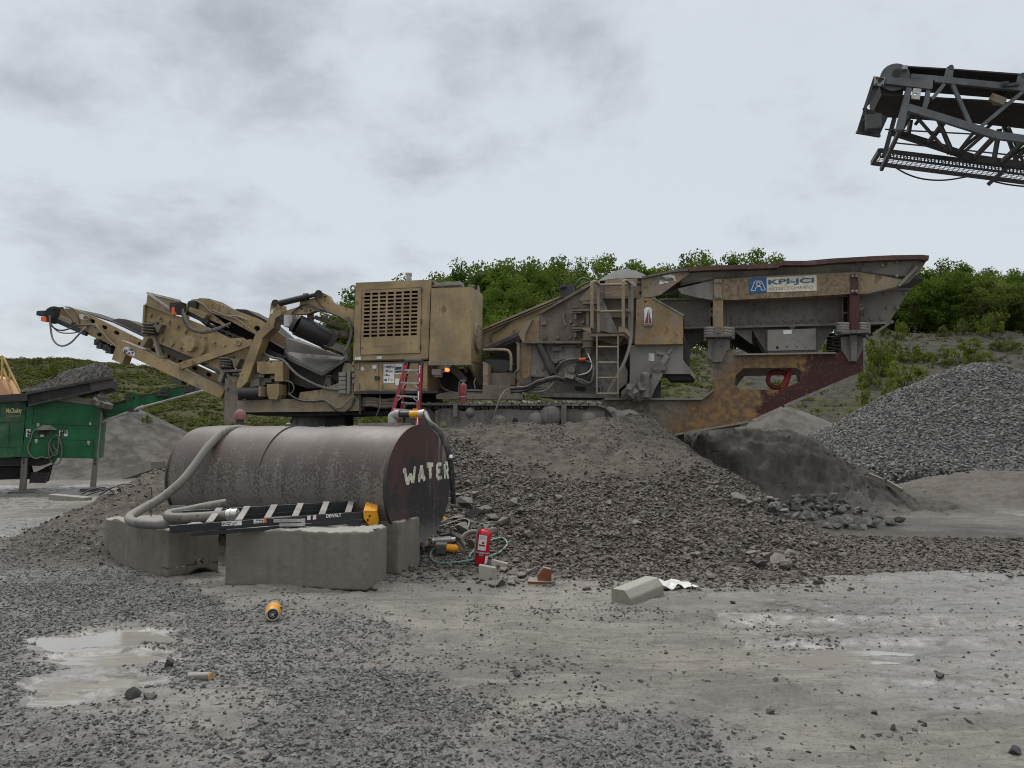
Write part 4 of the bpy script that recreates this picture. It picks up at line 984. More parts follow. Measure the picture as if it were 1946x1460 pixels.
# ---- small housings low on the left
plate('control_box', zb(430, 912, 668, 908, 668, 1095, 592, 1092, 592, 1022, 480, 1025, 430, 1010), 0.02, 0.30, m_tan, bevel=0.01)
b = MB(); b.prism(P3(zb(470, 1020, 595, 1015, 595, 1090, 480, 1110), 0.2), (0, 0.1, 0)); b.build('control_box_inside', m_void, crusher)
b = MB(); b.cyl(pt(zb, 280, 1205, 0.02), pt(zb, 500, 1200, 0.02), 0.135, 20); tk = b.build('hydraulic_accumulator', m_black, crusher)
b = MB(); b.box(pt(zb, 488, 1190, -0.04), (0.06, 0.3, 0.22)); b.build('clamp', m_tandust, tk)
plate('bracket_box', zb(522, 1120, 632, 1118, 635, 1215, 610, 1262, 540, 1258, 520, 1200), -0.05, 0.34, m_tan, bevel=0.015)
b = MB()
for _ in range(16):
    b.box(pt(zb, random.uniform(380, 640), random.uniform(1040, 1130), random.uniform(0.1, 0.4)), (random.uniform(.05, .3), .15, random.uniform(.05, .16)), Euler((0, random.uniform(-.5, .5), random.uniform(-.5, .5))).to_matrix())
b.build('valve_gear', m_brown, crusher)
b = MB()
for _ in range(30):
    b.box(pt(zb, random.uniform(140, 250), random.uniform(1060, 1370), random.uniform(0.15, 0.4)), (random.uniform(.02, .05), .08, random.uniform(.08, .34)), Euler((0, random.uniform(-.9, .9), 0)).to_matrix())
b.box(pt(zb, 215, 1270, 0.25), (0.34, 0.2, 1.0))
b.build('coupling_gear', m_brown, crusher)
# ---- main frame rail, left part
plate('frame_rail', zb(248, 1272, 700, 1256, 810, 1262, 828, 1196, 1020, 1170, 1130, 1130, 1182, 1108, 1215, 1000, 1240, 920, 1315, 930, 1325, 1230, 1392, 1240, 1392, 1365, 1150, 1372, 240, 1382), 0.12, 0.2, m_tandust, bevel=0.01)
plate('frame_rail', zb(248, 1272, 1392, 1240, 1392, 1365, 240, 1382), 2.0, 0.2, m_brown)
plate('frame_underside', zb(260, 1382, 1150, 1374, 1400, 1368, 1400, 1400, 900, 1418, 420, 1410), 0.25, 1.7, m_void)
b = MB(); b.prism(P3(zb(330, 900, 1280, 900, 1320, 1240, 330, 1270), 1.0), (0, 0.3, 0)); b.build('inner_dark_panel', m_void, crusher)  # dark fill panel added; shade of the interior painted as its colour
plate('side_tub', zb(672, 912, 900, 950, 1085, 1045, 1112, 1150, 900, 1160, 672, 1085), 0.5, 0.3, m_darksteel, bevel=0.01)
b = MB(); b.bar(pt(zb, 1090, 1060, 0.4), pt(zb, 1100, 1150, 0.4), 0.05, 0.1); b.bar(pt(zb, 1050, 1150, 0.4), pt(zb, 1080, 1040, 0.4), 0.03, 0.03); b.build('tub_stay', m_grey, crusher)
b = MB()
for r_, x in ((0.34, 900), (0.3, 860), (0.34, 950)): b.cyl(pt(zb, x, 1490, 0.5 + 0.25 * (x == 860)), pt(zb, x, 1490, 0.85), r_, 20)
b.build('tail_wheel', m_mudsteel, crusher)
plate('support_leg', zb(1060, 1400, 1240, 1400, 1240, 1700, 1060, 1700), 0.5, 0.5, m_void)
tubep('hose', zb, [470, 820, .3, 560, 870, .15, 660, 895, .1, 720, 950, .05, 800, 1030, .05, 900, 1090, .06, 1000, 1135, .08, 1110, 1165, .1, 1240, 1172, .12], 0.028, m_hosegrey)
tubep('hose', zb, [720, 1205, .1, 770, 1245, .07, 850, 1275, .05, 960, 1280, .05, 1060, 1275, .05, 1120, 1330, .03, 1180, 1370, .02, 1250, 1372, .02, 1300, 1330, .04, 1330, 1260, .1], 0.024, m_hose)
tubep('hose', zb, [1060, 1268, .06, 1120, 1310, .03, 1190, 1345, .01, 1250, 1300, .01, 1300, 1250, .04, 1360, 1230, .1], 0.02, m_hosegrey)
tubep('hose', zb, [690, 1090, .1, 740, 1100, .06, 770, 1140, .05, 760, 1190, .06, 720, 1220, .1], 0.014, m_hosegrey)
tubep('hose', zb, [725, 1090, .3, 728, 1150, .2, 725, 1215, .15], 0.014, m_hose)
for k in range(4):
    tubep('hose', zb, [1250 + 8 * k, 500, .0, 1285 + 6 * k, 580, -.03, 1300 + 3 * k, 660, -.04, 1265 + 6 * k, 760, -.05, 1235 + 8 * k, 830, -.04, 1260 + 8 * k, 895, -.03, 1310 + 6 * k, 925 + 6 * k, .1], 0.017, m_hose if k % 2 else m_hosegrey)
tubep('hose', zb, [690, 540, .0, 760, 460, .05, 830, 400, .07, 900, 380, .07, 990, 420, .07, 1100, 460, .06, 1200, 500, .03, 1260, 540, .0], 0.018, m_hose)
tubep('hose', zb, [890, 385, .07, 960, 410, .07, 1050, 470, .06, 1180, 505, .03], 0.015, m_hosegrey)
tubep('hose', zb, [970, 330, .08, 1020, 390, .07, 1070, 440, .07, 1090, 450, .08], 0.012, m_hose)
b = MB(); b.prism(P3(zb(1262, 1000, 1292, 1000, 1285, 1205, 1258, 1212), 0.02), (0, 0.1, 0))
for k in range(5): b.box(pt(zb, 1225, 1030 + 40 * k, 0.05), (0.16, 0.1, 0.08))
b.build('valve_block', m_grey, crusher)

# ---- engine house
eng = plate('engine_housing', zc(175, 182, 870, 153, 845, 887, 150, 906), 0.0, 0.04, m_tanclean, holes=[zc(258, 250, 766, 225, 750, 690, 240, 700)])
P = P3(zc(175, 182, 870, 153, 845, 887, 150, 906), 0.04)
b = MB(); D = Vector((0, 2.1, 0))
for i in range(4):
    a_, c_ = P[i], P[(i + 1) % 4]; nrm = (c_ - a_).cross(D).normalized()
    b.prism([a_, c_, c_ + D, a_ + D], nrm * -0.03)
b.prism([p + D for p in P], (0, 0.04, 0)); b.build('engine_shell', m_tanclean, crusher)
MB().prism(P3(zc(190, 195, 855, 170, 835, 880, 165, 898), 0.55), (0, 0.05, 0)).build('radiator', m_void, crusher)
b = MB()
for i in range(24): b.bar(pt(zc, 235 + random.random() * 500, 270 + random.random() * 400, 0.4), pt(zc, 260 + random.random() * 480, 300 + random.random() * 370, 0.5), 0.03, 0.03)
b.build('engine_gear', m_brown, crusher)
D0 = [pt(zc, x, y, -0.025) for x, y in ((236, 254), (784, 228), (768, 832), (220, 849))]
def dpt(u, v): return D0[0].lerp(D0[1], u).lerp(D0[3].lerp(D0[2], u), v)
us = [0.0]; vs2 = [0.0]
for c_ in range(7): us += [(285 - 28 + c_ * 73 - 236) / 548.0, (285 + 28 + c_ * 73 - 236) / 548.0]
for r_ in range(12): vs2 += [(284 - 11 + r_ * 35.2 - 254) / 597.0 + 0.012, (284 + 10 + r_ * 35.2 - 254) / 597.0 + 0.012]
us.append(1.0); vs2.append(1.0); b = MB()
for iu in range(len(us) - 1):
    for iv in range(len(vs2) - 1):
        if iu % 2 == 1 and iv % 2 == 1: continue
        b.prism([dpt(us[iu], vs2[iv]), dpt(us[iu + 1], vs2[iv]), dpt(us[iu + 1], vs2[iv + 1]), dpt(us[iu], vs2[iv + 1])], (0, 0.02, 0))
door = b.build('engine_door', m_tanclean, crusher)
b = MB()
for xy in (((236, 254), (784, 228)), ((784, 228), (768, 832)), ((768, 832), (220, 849)), ((220, 849), (236, 254))):
    b.bar(pt(zc, *xy[0], -0.004), pt(zc, *xy[1], -0.004), 0.012, 0.018)
b.build('door_gap', m_void, door)
for x, y in ((243, 320), (232, 785)): MB().cyl(pt(zc, x, y, -0.045), pt(zc, x, y, -0.02), 0.014, 8).build('door_bolt', m_darksteel, door)
for x, y in ((783, 250), (780, 540), (772, 780)): MB().box(pt(zc, x, y, -0.03), (0.02, 0.03, 0.1)).build('door_hinge', m_darksteel, door)
b = MB(); b.box(pt(zc, 410, 765, -0.027), (0.36, 0.006, 0.03)); b.build('faded_badge', m_tandust, door)
b = MB(); b.bar(pt(zc, 155, 908, -0.02), pt(zc, 845, 890, -0.02), 0.06, 0.03); b.build('housing_sill', m_darksteel, crusher)
plate('sticker', zc(170, 870, 222, 868, 222, 894, 168, 896), -0.006, 0.006, m_white)
plate('sticker', zc(370, 862, 418, 860, 416, 888, 368, 890), -0.006, 0.006, m_white)
b = MB(); b.cyl(pt(zc, 663, 180, 1.0), pt(zc, 664, 110, 1.0), 0.062, 14); b.cyl(pt(zc, 664, 112, 1.0), pt(zc, 665, 94, 1.0), 0.078, 14); b.build('exhaust_pipe', m_alu, crusher)
b = MB(); b.tube([pt(zc, 150 + 22 * math.cos(a), 235 + 26 * math.sin(a), 0.1) for a in np.linspace(0, 6.28, 11)], 0.022, 6, 2); b.build('lifting_ring', m_tandust, crusher)
b = MB(); b.prism(P3(zc(865, 160, 895, 158, 945, 200, 935, 215, 870, 222), 0.1), (0, 0.12, 0), [P3(slot(*zc(887, 192)[0], 6, 6), 0.1)]); b.build('lifting_lug', m_tandust, crusher)
# cabinet below
cab = plate('cabinet', zc(165, 922, 845, 905, 838, 1188, 160, 1195), 0.03, 1.4, m_tanclean, bevel=0.01)
plate('cabinet_floor', zc(158, 1186, 930, 1182, 935, 1203, 158, 1212), 0.01, 1.5, m_darksteel)
cd = plate('cabinet_door', zc(196, 938, 382, 934, 378, 1176, 200, 1182), 0.008, 0.02, m_tanclean, cab)
b = MB(); b.box(pt(zc, 372, 1060, -0.01), (0.1, 0.05, 0.06)); b.build('door_latch', m_black, cd)
plate('round_sticker', slot(*zc(238, 978)[0], 7.5, 7.5), 0.003, 0.004, m_white, cd)
plate('sticker', zc(330, 942, 366, 940, 366, 976, 328, 976), 0.003, 0.004, m_white, cd)
cd2 = plate('cabinet_door', zc(425, 930, 838, 920, 832, 1165, 428, 1172), 0.010, 0.02, m_tanclean, cab)
for x in (205, 420): 
    for y in (960, 1140): MB().box(pt(zc, x, y, 0.0), (0.025, 0.05, 0.12)).build('hinge', m_tandust, cab)
for y in (930, 985, 1040, 1095): MB().box(pt(zc, 160, y, 0.05), (0.05, 0.08, 0.09)).build('hinge', m_tandust, cab)
b = MB(); b.prism(P3(zc(432, 935, 532, 932, 530, 1110, 432, 1112), 0.003), (0, 0.005, 0)); b.cur = 1
for y, n_ in ((962, 7), (1000, 6), (1038, 4), (1078, 6)):
    for k in range(n_):
        if random.random() < 0.9: b.box(pt(zc, 444 + k * 13 + random.uniform(-2, 2), y + random.uniform(-4, 4), 0.0), (random.uniform(.014, .03), 0.003, random.uniform(.02, .05)))
b.build('instruction_label', [m_white, m_ink], cab)
b = MB(); b.prism(P3(zc(535, 932, 606, 930, 604, 1026, 536, 1030), 0.003), (0, 0.005, 0)); b.cur = 1
b.prism(P3(zc(540, 960, 600, 958, 600, 985, 538, 988), 0.0), (0, .003, 0)); b.prism(P3(zc(540, 995, 602, 992, 600, 1012, 540, 1016), 0.0), (0, .003, 0)); b.build('instruction_label', [m_white, m_ink], cab)
plate('instruction_label', zc(536, 1070, 580, 1068, 570, 1130, 545, 1132), 0.003, 0.005, m_white, cab)
# ---- fuel tank to the right of the engine house
P = [pt(zc, 876, 236, -0.08), pt(zc, 1250, 222, -0.08), pt(zc, 1240, 908, -0.08), pt(zc, 852, 914, -0.08)]
ft = MB().prism(P, (0, 0.92, 0)).build('fuel_tank', m_tanclean, crusher, 0.015)
b = MB(); b.bar(pt(zc, 850, 928, -0.1), pt(zc, 1245, 922, -0.1), 0.06, 0.09); b.build('tank_sill', m_tandust, crusher)
sp_ = pt(zc, 1240, 915, -0.08)
b = MB(); b.prism([sp_, sp_ + Vector((0, 0.92, 0)), sp_ + Vector((0, 0.92, -0.42)), sp_ + Vector((0, 0.72, -0.46)), sp_ + Vector((0, 0, -0.07))], (-0.05, 0, 0)); b.build('tank_bracket', m_tandust, crusher)
cc = pt(zc, 1245, 660, -0.08) + Vector((0.0, 0.47, 0))
b = MB(); b.cyl(cc - Vector((0.04, 0, 0)), cc + Vector((0.05, 0, 0)), 0.30, 24)
for k in range(12):
    a = k * math.pi / 6; b.cyl(cc + Vector((0.04, .25 * math.cos(a), .25 * math.sin(a))), cc + Vector((0.07, .25 * math.cos(a), .25 * math.sin(a))), 0.02, 6)
b.build('tank_cover', m_tandust, ft)
b = MB(); b.bar(pt(zc, 905, 215, 0.4), pt(zc, 1050, 190, 0.4), 0.14, 0.09); b.box(pt(zc, 1085, 200, 0.4), (0.36, 0.3, 0.08)); b.build('breather_pipe', m_grey, ft)
MB().cyl(pt(zc, 1243, 222, 0.3), pt(zc, 1243, 205, 0.3), 0.07, 12).build('filler_cap', m_grey, ft)
b = MB(); b.prism(P3(zc(1290, 270, 1302, 205, 1312, 205, 1325, 270), 0.75), (0, 0.03, 0)); b.build('lifting_lug', m_grey, ft)
b = MB(); b.box(pt(zc, 930, 1010, 0.0), (0.2, 0.16, 0.12)); b.box(pt(zc, 940, 1035, 0.02), (0.16, 0.14, 0.1)); b.bar(pt(zc, 960, 1005, 0.0), pt(zc, 1010, 1000, 0.0), 0.06, 0.05); b.build('lamp_bracket', m_grey, crusher)
lp = pt(zc, 1020, 988, -0.04); MB().cyl(lp - Vector((0, 0.04, 0)), lp + Vector((0, 0.06, 0)), 0.042, 14).build('marker_lamp', m_lamp, crusher)
tubep('hose', zc, [870, 960, .1, 900, 1000, .02, 925, 1020, .0, 950, 1060, .1, 955, 1120, .15, 985, 1160, .15, 1060, 1195, .12, 1180, 1205, .1, 1340, 1208, .1], 0.02, m_hose)
tubep('hose', zc, [1180, 1180, .1, 1260, 1178, .1, 1345, 1182, .1], 0.02, m_hosegrey)
tubep('hose', zc, [1285, 1070, .1, 1270, 1100, .08, 1280, 1160, .1], 0.014, m_hosegrey)
b = MB(); b.prism(P3(zc(930, 980, 1345, 980, 1345, 1250, 930, 1250), 0.9), (0, 0.1, 0)); b.build('inner_dark_panel', m_darksteel, crusher)
b = MB(); b.bar(pt(zc, 1060, 960, 0.4), pt(zc, 1180, 1080, 0.4), 0.1, 0.14); b.cyl(pt(zc, 1200, 960, 0.3), pt(zc, 1200, 1010, 0.3), 0.05, 10); b.build('tank_strut', m_brown, crusher)

# ---- deck between engine house and jaw
plate('deck_rail', zc(920, 1215, 1010, 1195, 1345, 1210, 1350, 1130, 1600, 1130, 1610, 1210, 1720, 1215, 1720, 1262, 920, 1258), 0.02, 0.2, m_brown, bevel=0.01)
plate('deck_box', zc(1350, 910, 1395, 940, 1395, 1130, 1350, 1130), 0.1, 0.5, m_tandust)
plate('deck_housing', zc(1395, 1020, 1650, 1015, 1650, 1130, 1395, 1130), 0.3, 0.4, m_brown)
plate('battery_box', zc(1370, 890, 1560, 895, 1600, 915, 1600, 985, 1560, 1000, 1370, 985), 0.4, 0.5, m_darksteel, bevel=0.02)
b = MB(); b.tube([pt(zc, *q, 0.15) for q in ((1352, 805), (1480, 802), (1570, 806), (1600, 830), (1612, 880), (1610, 995))], 0.03, 8, 5); b.build('guard_rail', m_tandust, crusher)
plate('stone_heap', zc(1360, 890, 1460, 840, 1540, 790, 1650, 720, 1665, 760, 1665, 1015, 1360, 1000), 1.3, 0.6, m_rubble)
# hanging cable over the track
tubep('cable', zc, [1600, 1160, -.1, 1550, 1190, -.4, 1510, 1250, -.6, 1480, 1330, -.66, 1460, 1400, -.66, 1450, 1450, -.68], 0.016, m_hosegrey)
# ---- under the engine: pipes
b = MB()
for k, y in enumerate((1290, 1318, 1262)): b.tube([pt(zc, 225, y, 0.2), pt(zc, 330, y - 4, 0.15), pt(zc, 430, y + 12, 0.15), pt(zc, 540, y + 8 - k * 5, 0.2)], 0.045, 8, 5)
b.bar(pt(zc, 620, 1360, 0.2), pt(zc, 720, 1300, 0.2), 0.05, 0.05); b.build('hydraulic_pipes', m_brown, crusher)
tubep('cable', zc, [395, 1215, .1, 405, 1280, .05, 400, 1330, .0, 375, 1390, .0, 350, 1450, .05], 0.012, m_hosegrey)
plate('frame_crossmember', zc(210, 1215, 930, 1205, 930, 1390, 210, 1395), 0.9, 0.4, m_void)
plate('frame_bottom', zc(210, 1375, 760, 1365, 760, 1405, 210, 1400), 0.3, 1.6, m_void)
b = MB(); b.bar(pt(zc, 218, 1210, 0.1), pt(zc, 216, 1400, 0.1), 0.04, 0.04); b.build('stay_rod', m_darksteel, crusher)

# ---- tan feed chute rising to the jaw
plate('slanted_chute', zd(85, 625, 840, 305, 880, 322, 760, 390, 600, 475, 545, 525, 500, 540, 420, 650, 330, 700, 85, 792), 0.75, 0.5, m_tan, bevel=0.012)
b = MB(); b.bar(pt(zd, 85, 618, 0.70), pt(zd, 835, 305, 0.70), 0.16, 0.045); b.bar(pt(zd, 90, 640, 0.70), pt(zd, 820, 335, 0.70), 0.10, 0.02); b.build('chute_lip', m_tandust, crusher)
b = MB(); b.bar(pt(zd, 95, 810, 0.5), pt(zd, 420, 660, 0.5), 0.1, 0.08); b.bar(pt(zd, 95, 840, 0.7), pt(zd, 430, 690, 0.7), 0.1, 0.08); b.build('chute_roller_rail', m_darksteel, crusher)
tubep('hose', zd, [380, 500, .68, 280, 590, .68, 180, 650, .68, 150, 680, .68, 165, 730, .68], 0.018, m_hose)
tubep('hose', zd, [355, 670, .7, 360, 620, .68, 400, 605, .68, 440, 640, .68, 440, 680, .7], 0.012, m_tan)

# ---- jaw house
jaw_up = zd(455, 735, 505, 640, 545, 522, 625, 468, 870, 330, 1092, 200, 1560, 155, 1560, 320, 1500, 330, 1480, 735)
b = MB(); b.prism(P3(jaw_up, 0.30), (0, 1.7, 0))
jaw = b.build('jaw_housing', m_brown, crusher, 0.012)
plate('housing_stiffener', zd(455, 735, 415, 660, 490, 540, 545, 520, 480, 650, 470, 730), 0.22, 0.1, m_tandust)
plate('side_panel_ochre', zd(455, 733, 545, 525, 610, 490, 602, 700, 640, 733), 0.285, 0.02, m_ochre)
plate('side_panel', zd(1090, 205, 1075, 345, 975, 350, 985, 320), 0.27, 0.03, m_tandust)
b = MB(); b.bar(pt(zd, 455, 735, 0.24), pt(zd, 1040, 735, 0.24), 0.14, 0.05); b.bar(pt(zd, 620, 465, 0.26), pt(zd, 1092, 195, 0.26), 0.12, 0.05); b.build('housing_flange', m_brown, crusher)
jl = plate('jaw_frame', zd(455, 738, 1035, 738, 1130, 742, 1440, 742, 1440, 830, 1345, 820, 1345, 1200, 1140, 1200, 1130, 1240, 640, 1235, 530, 1155, 400, 1135, 410, 770), 0.38, 1.6, m_grey, bevel=0.012)
plate('jaw_frame_rib', zd(400, 770, 425, 745, 425, 1140, 398, 1135), 0.28, 0.14, m_tandust)
plate('jaw_frame_rib', zd(440, 760, 540, 760, 520, 1040, 440, 1140, 425, 1140, 425, 790), 0.36, 0.025, m_ochre)
b = MB()
for x, y in [(660, 690), (780, 690), (890, 688), (650, 795), (820, 800), (900, 545), (1010, 545), (640, 980), (940, 690), (1180, 975), (1260, 975), (1250, 1090), (1060, 870), (1220, 890), (1190, 840)]:
    q = pt(zd, x, y, 0.26 if y < 735 else 0.38); b.cyl(q - Vector((0, 0.035, 0)), q + Vector((0, .03, 0)), 0.035, 6)
b.build('bolt_heads', m_brown, crusher)
plate('access_hatch', zd(795, 770, 950, 770, 945, 890, 790, 895), 0.33, 0.06, m_grey, bevel=0.012)
b = MB(); b.bar(pt(zd, 800, 768, 0.3), pt(zd, 952, 772, 0.3), 0.05, 0.03); b.box(pt(zd, 775, 795, 0.32), (0.2, 0.08, 0.08)); b.box(pt(zd, 775, 905, 0.32), (0.24, 0.08, 0.1)); b.box(pt(zd, 965, 850, 0.32), (0.14, 0.1, 0.26)); b.build('hatch_clamp', m_brown, crusher)
plate('square_cover', zd(620, 525, 675, 522, 675, 570, 620, 572), 0.22, 0.08, m_brown, bevel=0.01)
b = MB(); b.tube([pt(zd, *q, 0.24) for q in ((845, 460), (830, 500), (840, 550), (855, 580))], 0.03, 8, 4); b.build('grab_handle', m_brown, crusher)
b = MB()
for y in (440, 605):
    b.bar(pt(zd, 915, y, 0.2), pt(zd, 1090, y, 0.2), 0.16, 0.045); b.bar(pt(zd, 940, y - 25, 0.2), pt(zd, 940, y + 80, 0.2), 0.05, 0.05); b.bar(pt(zd, 915, y + 20, 0.2), pt(zd, 1000, y + 20, 0.2), 0.12, 0.03); b.cyl(pt(zd, 940, y - 35, 0.2), pt(zd, 940, y - 18, 0.2), 0.07, 10)
b.bar(pt(zd, 1055, 360, 0.2), pt(zd, 1055, 600, 0.2), 0.05, 0.05); b.bar(pt(zd, 1010, 372, 0.15), pt(zd, 1200, 372, 0.15), 0.16, 0.05); b.build('tension_rod', m_brown, crusher)
b = MB(); b.cyl(pt(zd, 610, 760, 0.25), pt(zd, 690, 925, 0.25), 0.085, 14); b.cyl(pt(zd, 690, 925, 0.25), pt(zd, 745, 1020, 0.25), 0.105, 14); b.cyl(pt(zd, 588, 735, 0.25), pt(zd, 610, 762, 0.25), 0.05, 10); b.build('hydraulic_ram', m_darksteel, crusher)
b = MB(); b.cyl(pt(zd, 1062, 640, 0.2), pt(zd, 1062, 780, 0.2), 0.12, 14); b.cyl(pt(zd, 1062, 712, 0.2), pt(zd, 1062, 722, 0.2), 0.15, 14); b.cyl(pt(zd, 1062, 772, 0.2), pt(zd, 1062, 785, 0.2), 0.14, 14); b.cyl(pt(zd, 1066, 785, 0.2), pt(zd, 1070, 860, 0.2), 0.1, 12, 0.05); b.build('filter_canister', m_brown, crusher)
# motor, pulleys and tangle of hoses at the jaw
b = MB(); b.cyl(pt(zd, 905, 985, 0.02), pt(zd, 905, 985, 0.36), 0.17, 20); b.cyl(pt(zd, 905, 985, -0.03), pt(zd, 905, 985, 0.03), 0.07, 12); b.build('jaw_motor', m_brown, crusher)
b = MB(); b.cyl(pt(zd, 1020, 990, 0.05), pt(zd, 1020, 990, 0.36), 0.2, 20); b.cyl(pt(zd, 1020, 990, 0.0), pt(zd, 1020, 990, 0.06), 0.09, 12); b.bar(pt(zd, 980, 1000, 0.1), pt(zd, 1040, 940, 0.1), 0.1, 0.06); b.build('flywheel', m_darksteel, crusher)
plate('guard_plate', zd(842, 1020, 935, 1040, 920, 1075, 838, 1055), -0.06, 0.06, m_grey)
b = MB(); b.prism(P3(zd(790, 1010, 840, 990, 850, 1080, 800, 1090, 770, 1050), 0.1), (0, 0.2, 0)); b.build('belt_guard', m_ochre, crusher, 0.02)
b = MB(); b.prism(P3(zd(530, 1042, 720, 1050, 715, 1150, 525, 1150), 0.33), (0, 0.06, 0)); b.bar(pt(zd, 528, 1045, 0.3), pt(zd, 780, 1048, 0.3), 0.1, 0.03); b.bar(pt(zd, 525, 1045, 0.3), pt(zd, 525, 1150, 0.3), 0.1, 0.03); b.build('side_bracket', m_brown, crusher)
b = MB(); b.cyl(pt(zd, 462, 1108, 0.25), pt(zd, 462, 1108, 0.38), 0.11, 14); b.cyl(pt(zd, 462, 1108, 0.2), pt(zd, 462, 1108, 0.26), 0.05, 10); b.build('bearing_cap', m_brown, crusher)
MB().cyl(pt(zd, 725, 1190, 0.25), pt(zd, 725, 1190, 0.38), 0.09, 14).build('bearing_cap', m_brown, crusher)
for k, (pts, r_, mt) in enumerate([
    ([320, 1170, .1, 400, 1160, .05, 500, 1150, .0, 590, 1105, -.05, 680, 1075, -.08, 760, 1060, -.05, 830, 1080, .0], .045, m_hose),
    ([330, 1190, .08, 420, 1190, .03, 500, 1170, .0, 600, 1120, -.05, 720, 1075, -.05, 800, 1040, .0], .03, m_darksteel),
    ([350, 1150, .1, 480, 1165, .05, 560, 1165, .0, 640, 1160, .0, 700, 1140, .0], .02, m_hosegrey),
    ([490, 1195, .05, 580, 1195, .0, 660, 1180, -.05, 720, 1130, -.05, 745, 1080, .0, 740, 1060, .05], .025, m_hosegrey),
    ([770, 1070, .0, 755, 1010, -.05, 790, 950, -.06, 850, 905, -.06, 930, 890, -.05, 1000, 888, -.02, 1065, 885, .1], .026, m_hose),
    ([760, 1030, .0, 800, 965, -.04, 880, 920, -.04, 970, 905, -.03, 1040, 910, -.02, 1085, 935, .0, 1100, 985, .05], .022, m_hose),
    ([1050, 825, .2, 1070, 870, .05, 1090, 930, .0, 1085, 980, -.03, 1040, 1020, -.03, 970, 1035, .05], .014, m_whiteprint),
    ([1095, 930, .0, 1110, 980, -.05, 1100, 1060, -.06, 1075, 1108, -.05, 1020, 1090, -.03, 940, 1060, .0], .018, m_hosegrey),
    ([940, 1070, .0, 1000, 1110, -.02, 1060, 1125, .0, 1110, 1090, .05], .026, m_hose),
    ([420, 985, .25, 385, 1010, .2, 385, 1050, .2, 410, 1085, .25], .018, m_hosegrey),
    ([840, 890, .2, 800, 900, .1, 770, 930, .2], .02, m_hose)]):
    tubep('hose', zd, pts, r_, mt)
tubep('red_hose', zd, [975, 893, -.06, 1005, 890, -.06, 1035, 888, -.05], 0.03, m_orange)
plate('jaw_base', zd(600, 1205, 880, 1200, 1140, 1210, 1345, 1215, 1345, 1250, 600, 1240), 0.1, 0.6, m_mudsteel)
b = MB(); b.prism(P3(zd(940, 1140, 1030, 1145, 1030, 1180, 940, 1175), 0.3), (0, 0.05, 0)); b.build('dark_port', m_void, crusher)
plate('side_sill', zd(1110, 1135, 1180, 1135, 1180, 1200, 1170, 1200, 1170, 1150, 1110, 1150), 0.2, 0.2, m_grey)

# ---- access platform, railing and ladder
pl_ = plate('access_platform', zd(1085, 655, 1392, 655, 1392, 672, 1085, 680), -0.62, 0.95, m_brown)
b = MB()
b.tube([pt(zd, 1095, 600, -0.6), pt(zd, 1095, 220, -0.6), pt(zd, 1102, 180, -0.58), pt(zd, 1125, 172, -0.5), pt(zd, 1150, 195, -0.2), pt(zd, 1155, 235, -0.05), pt(zd, 1157, 640, -0.05)], 0.032, 8, 4)
b.tube([pt(zd, 1385, 600, -0.6), pt(zd, 1385, 215, -0.6), pt(zd, 1392, 170, -0.58), pt(zd, 1412, 162, -0.5), pt(zd, 1435, 185, -0.2), pt(zd, 1442, 225, -0.05), pt(zd, 1445, 660, -0.05)], 0.032, 8, 4)
for y in (205, 450):
    b.cyl(pt(zd, 1157, y, -0.05), pt(zd, 1442, y - 8, -0.05), 0.028, 8)
b.cyl(pt(zd, 1095, 425, -0.6), pt(zd, 1157, 450, -0.05), 0.022, 8); b.cyl(pt(zd, 1385, 425, -0.6), pt(zd, 1443, 455, -0.05), 0.022, 8)
b.build('railing', m_tandust, pl_)
b = MB()
for x in (1140, 1336): b.bar(pt(zd, x, 678, -0.62), pt(zd, x, 1212, -0.62), 0.05, 0.03)
for y in (775, 920, 1062, 1208): b.cyl(pt(zd, 1140, y, -0.62), pt(zd, 1336, y, -0.62), 0.02, 8)
b.build('ladder', m_tandust, pl_)
plate('toe_plate', zd(1000, 602, 1085, 598, 1085, 650, 1000, 612), -0.6, 0.03, m_tandust, pl_)
plate('toe_plate', zd(1340, 592, 1400, 590, 1448, 640, 1448, 685, 1400, 640, 1340, 640), -0.45, 0.04, m_tandust, pl_)
b = MB(); b.prism(P3(zd(1120, 690, 1380, 690, 1330, 750, 1300, 755), -0.3), (0, 0.3, 0)); b.build('platform_gusset', m_brown, pl_)
b = MB(); b.tube([pt(zd, *q, -0.6) for q in ((1150, 255), (1220, 275), (1300, 270), (1380, 220))], 0.008, 6, 4); b.build('safety_chain', m_brown, pl_)
tubep('pipe', zd, [1465, 185, -.1, 1465, 300, -.1, 1464, 450, -.1, 1462, 600, -.1, 1455, 700, -.12, 1430, 810, -.2, 1390, 920, -.3, 1340, 1020, -.4, 1290, 1120, -.4, 1250, 1195, -.35], 0.034, m_grey)
b = MB(); b.cyl(pt(zd, 1465, 175, -.1), pt(zd, 1465, 200, -.1), 0.05, 10); b.box(pt(zd, 1478, 205, -.1), (0.1, 0.06, 0.06)); b.build('pipe_fitting', m_alu, crusher)
# recess behind the railing: inner jaw walls
plate('inner_wall', zd(1180, 335, 1500, 335, 1500, 745, 1180, 745), 0.25, 0.05, m_brown)
plate('inner_gusset', zd(1160, 330, 1200, 345, 1320, 600, 1340, 650, 1280, 650, 1160, 620), 0.1, 0.12, m_grey)
b = MB(); b.bar(pt(zd, 1195, 325, 0.12), pt(zd, 1500, 325, 0.12), 0.2, 0.05); b.bar(pt(zd, 1260, 488, 0.2), pt(zd, 1490, 490, 0.2), 0.1, 0.08); b.build('inner_beam', m_brown, crusher)
plate('dark_gap', zd(1345, 770, 1445, 745, 1440, 1100, 1345, 1190), 0.32, 0.3, m_void)
plate('wear_plate', zd(1345, 970, 1400, 940, 1425, 1000, 1420, 1110, 1345, 1170), 0.2, 0.04, m_grey)

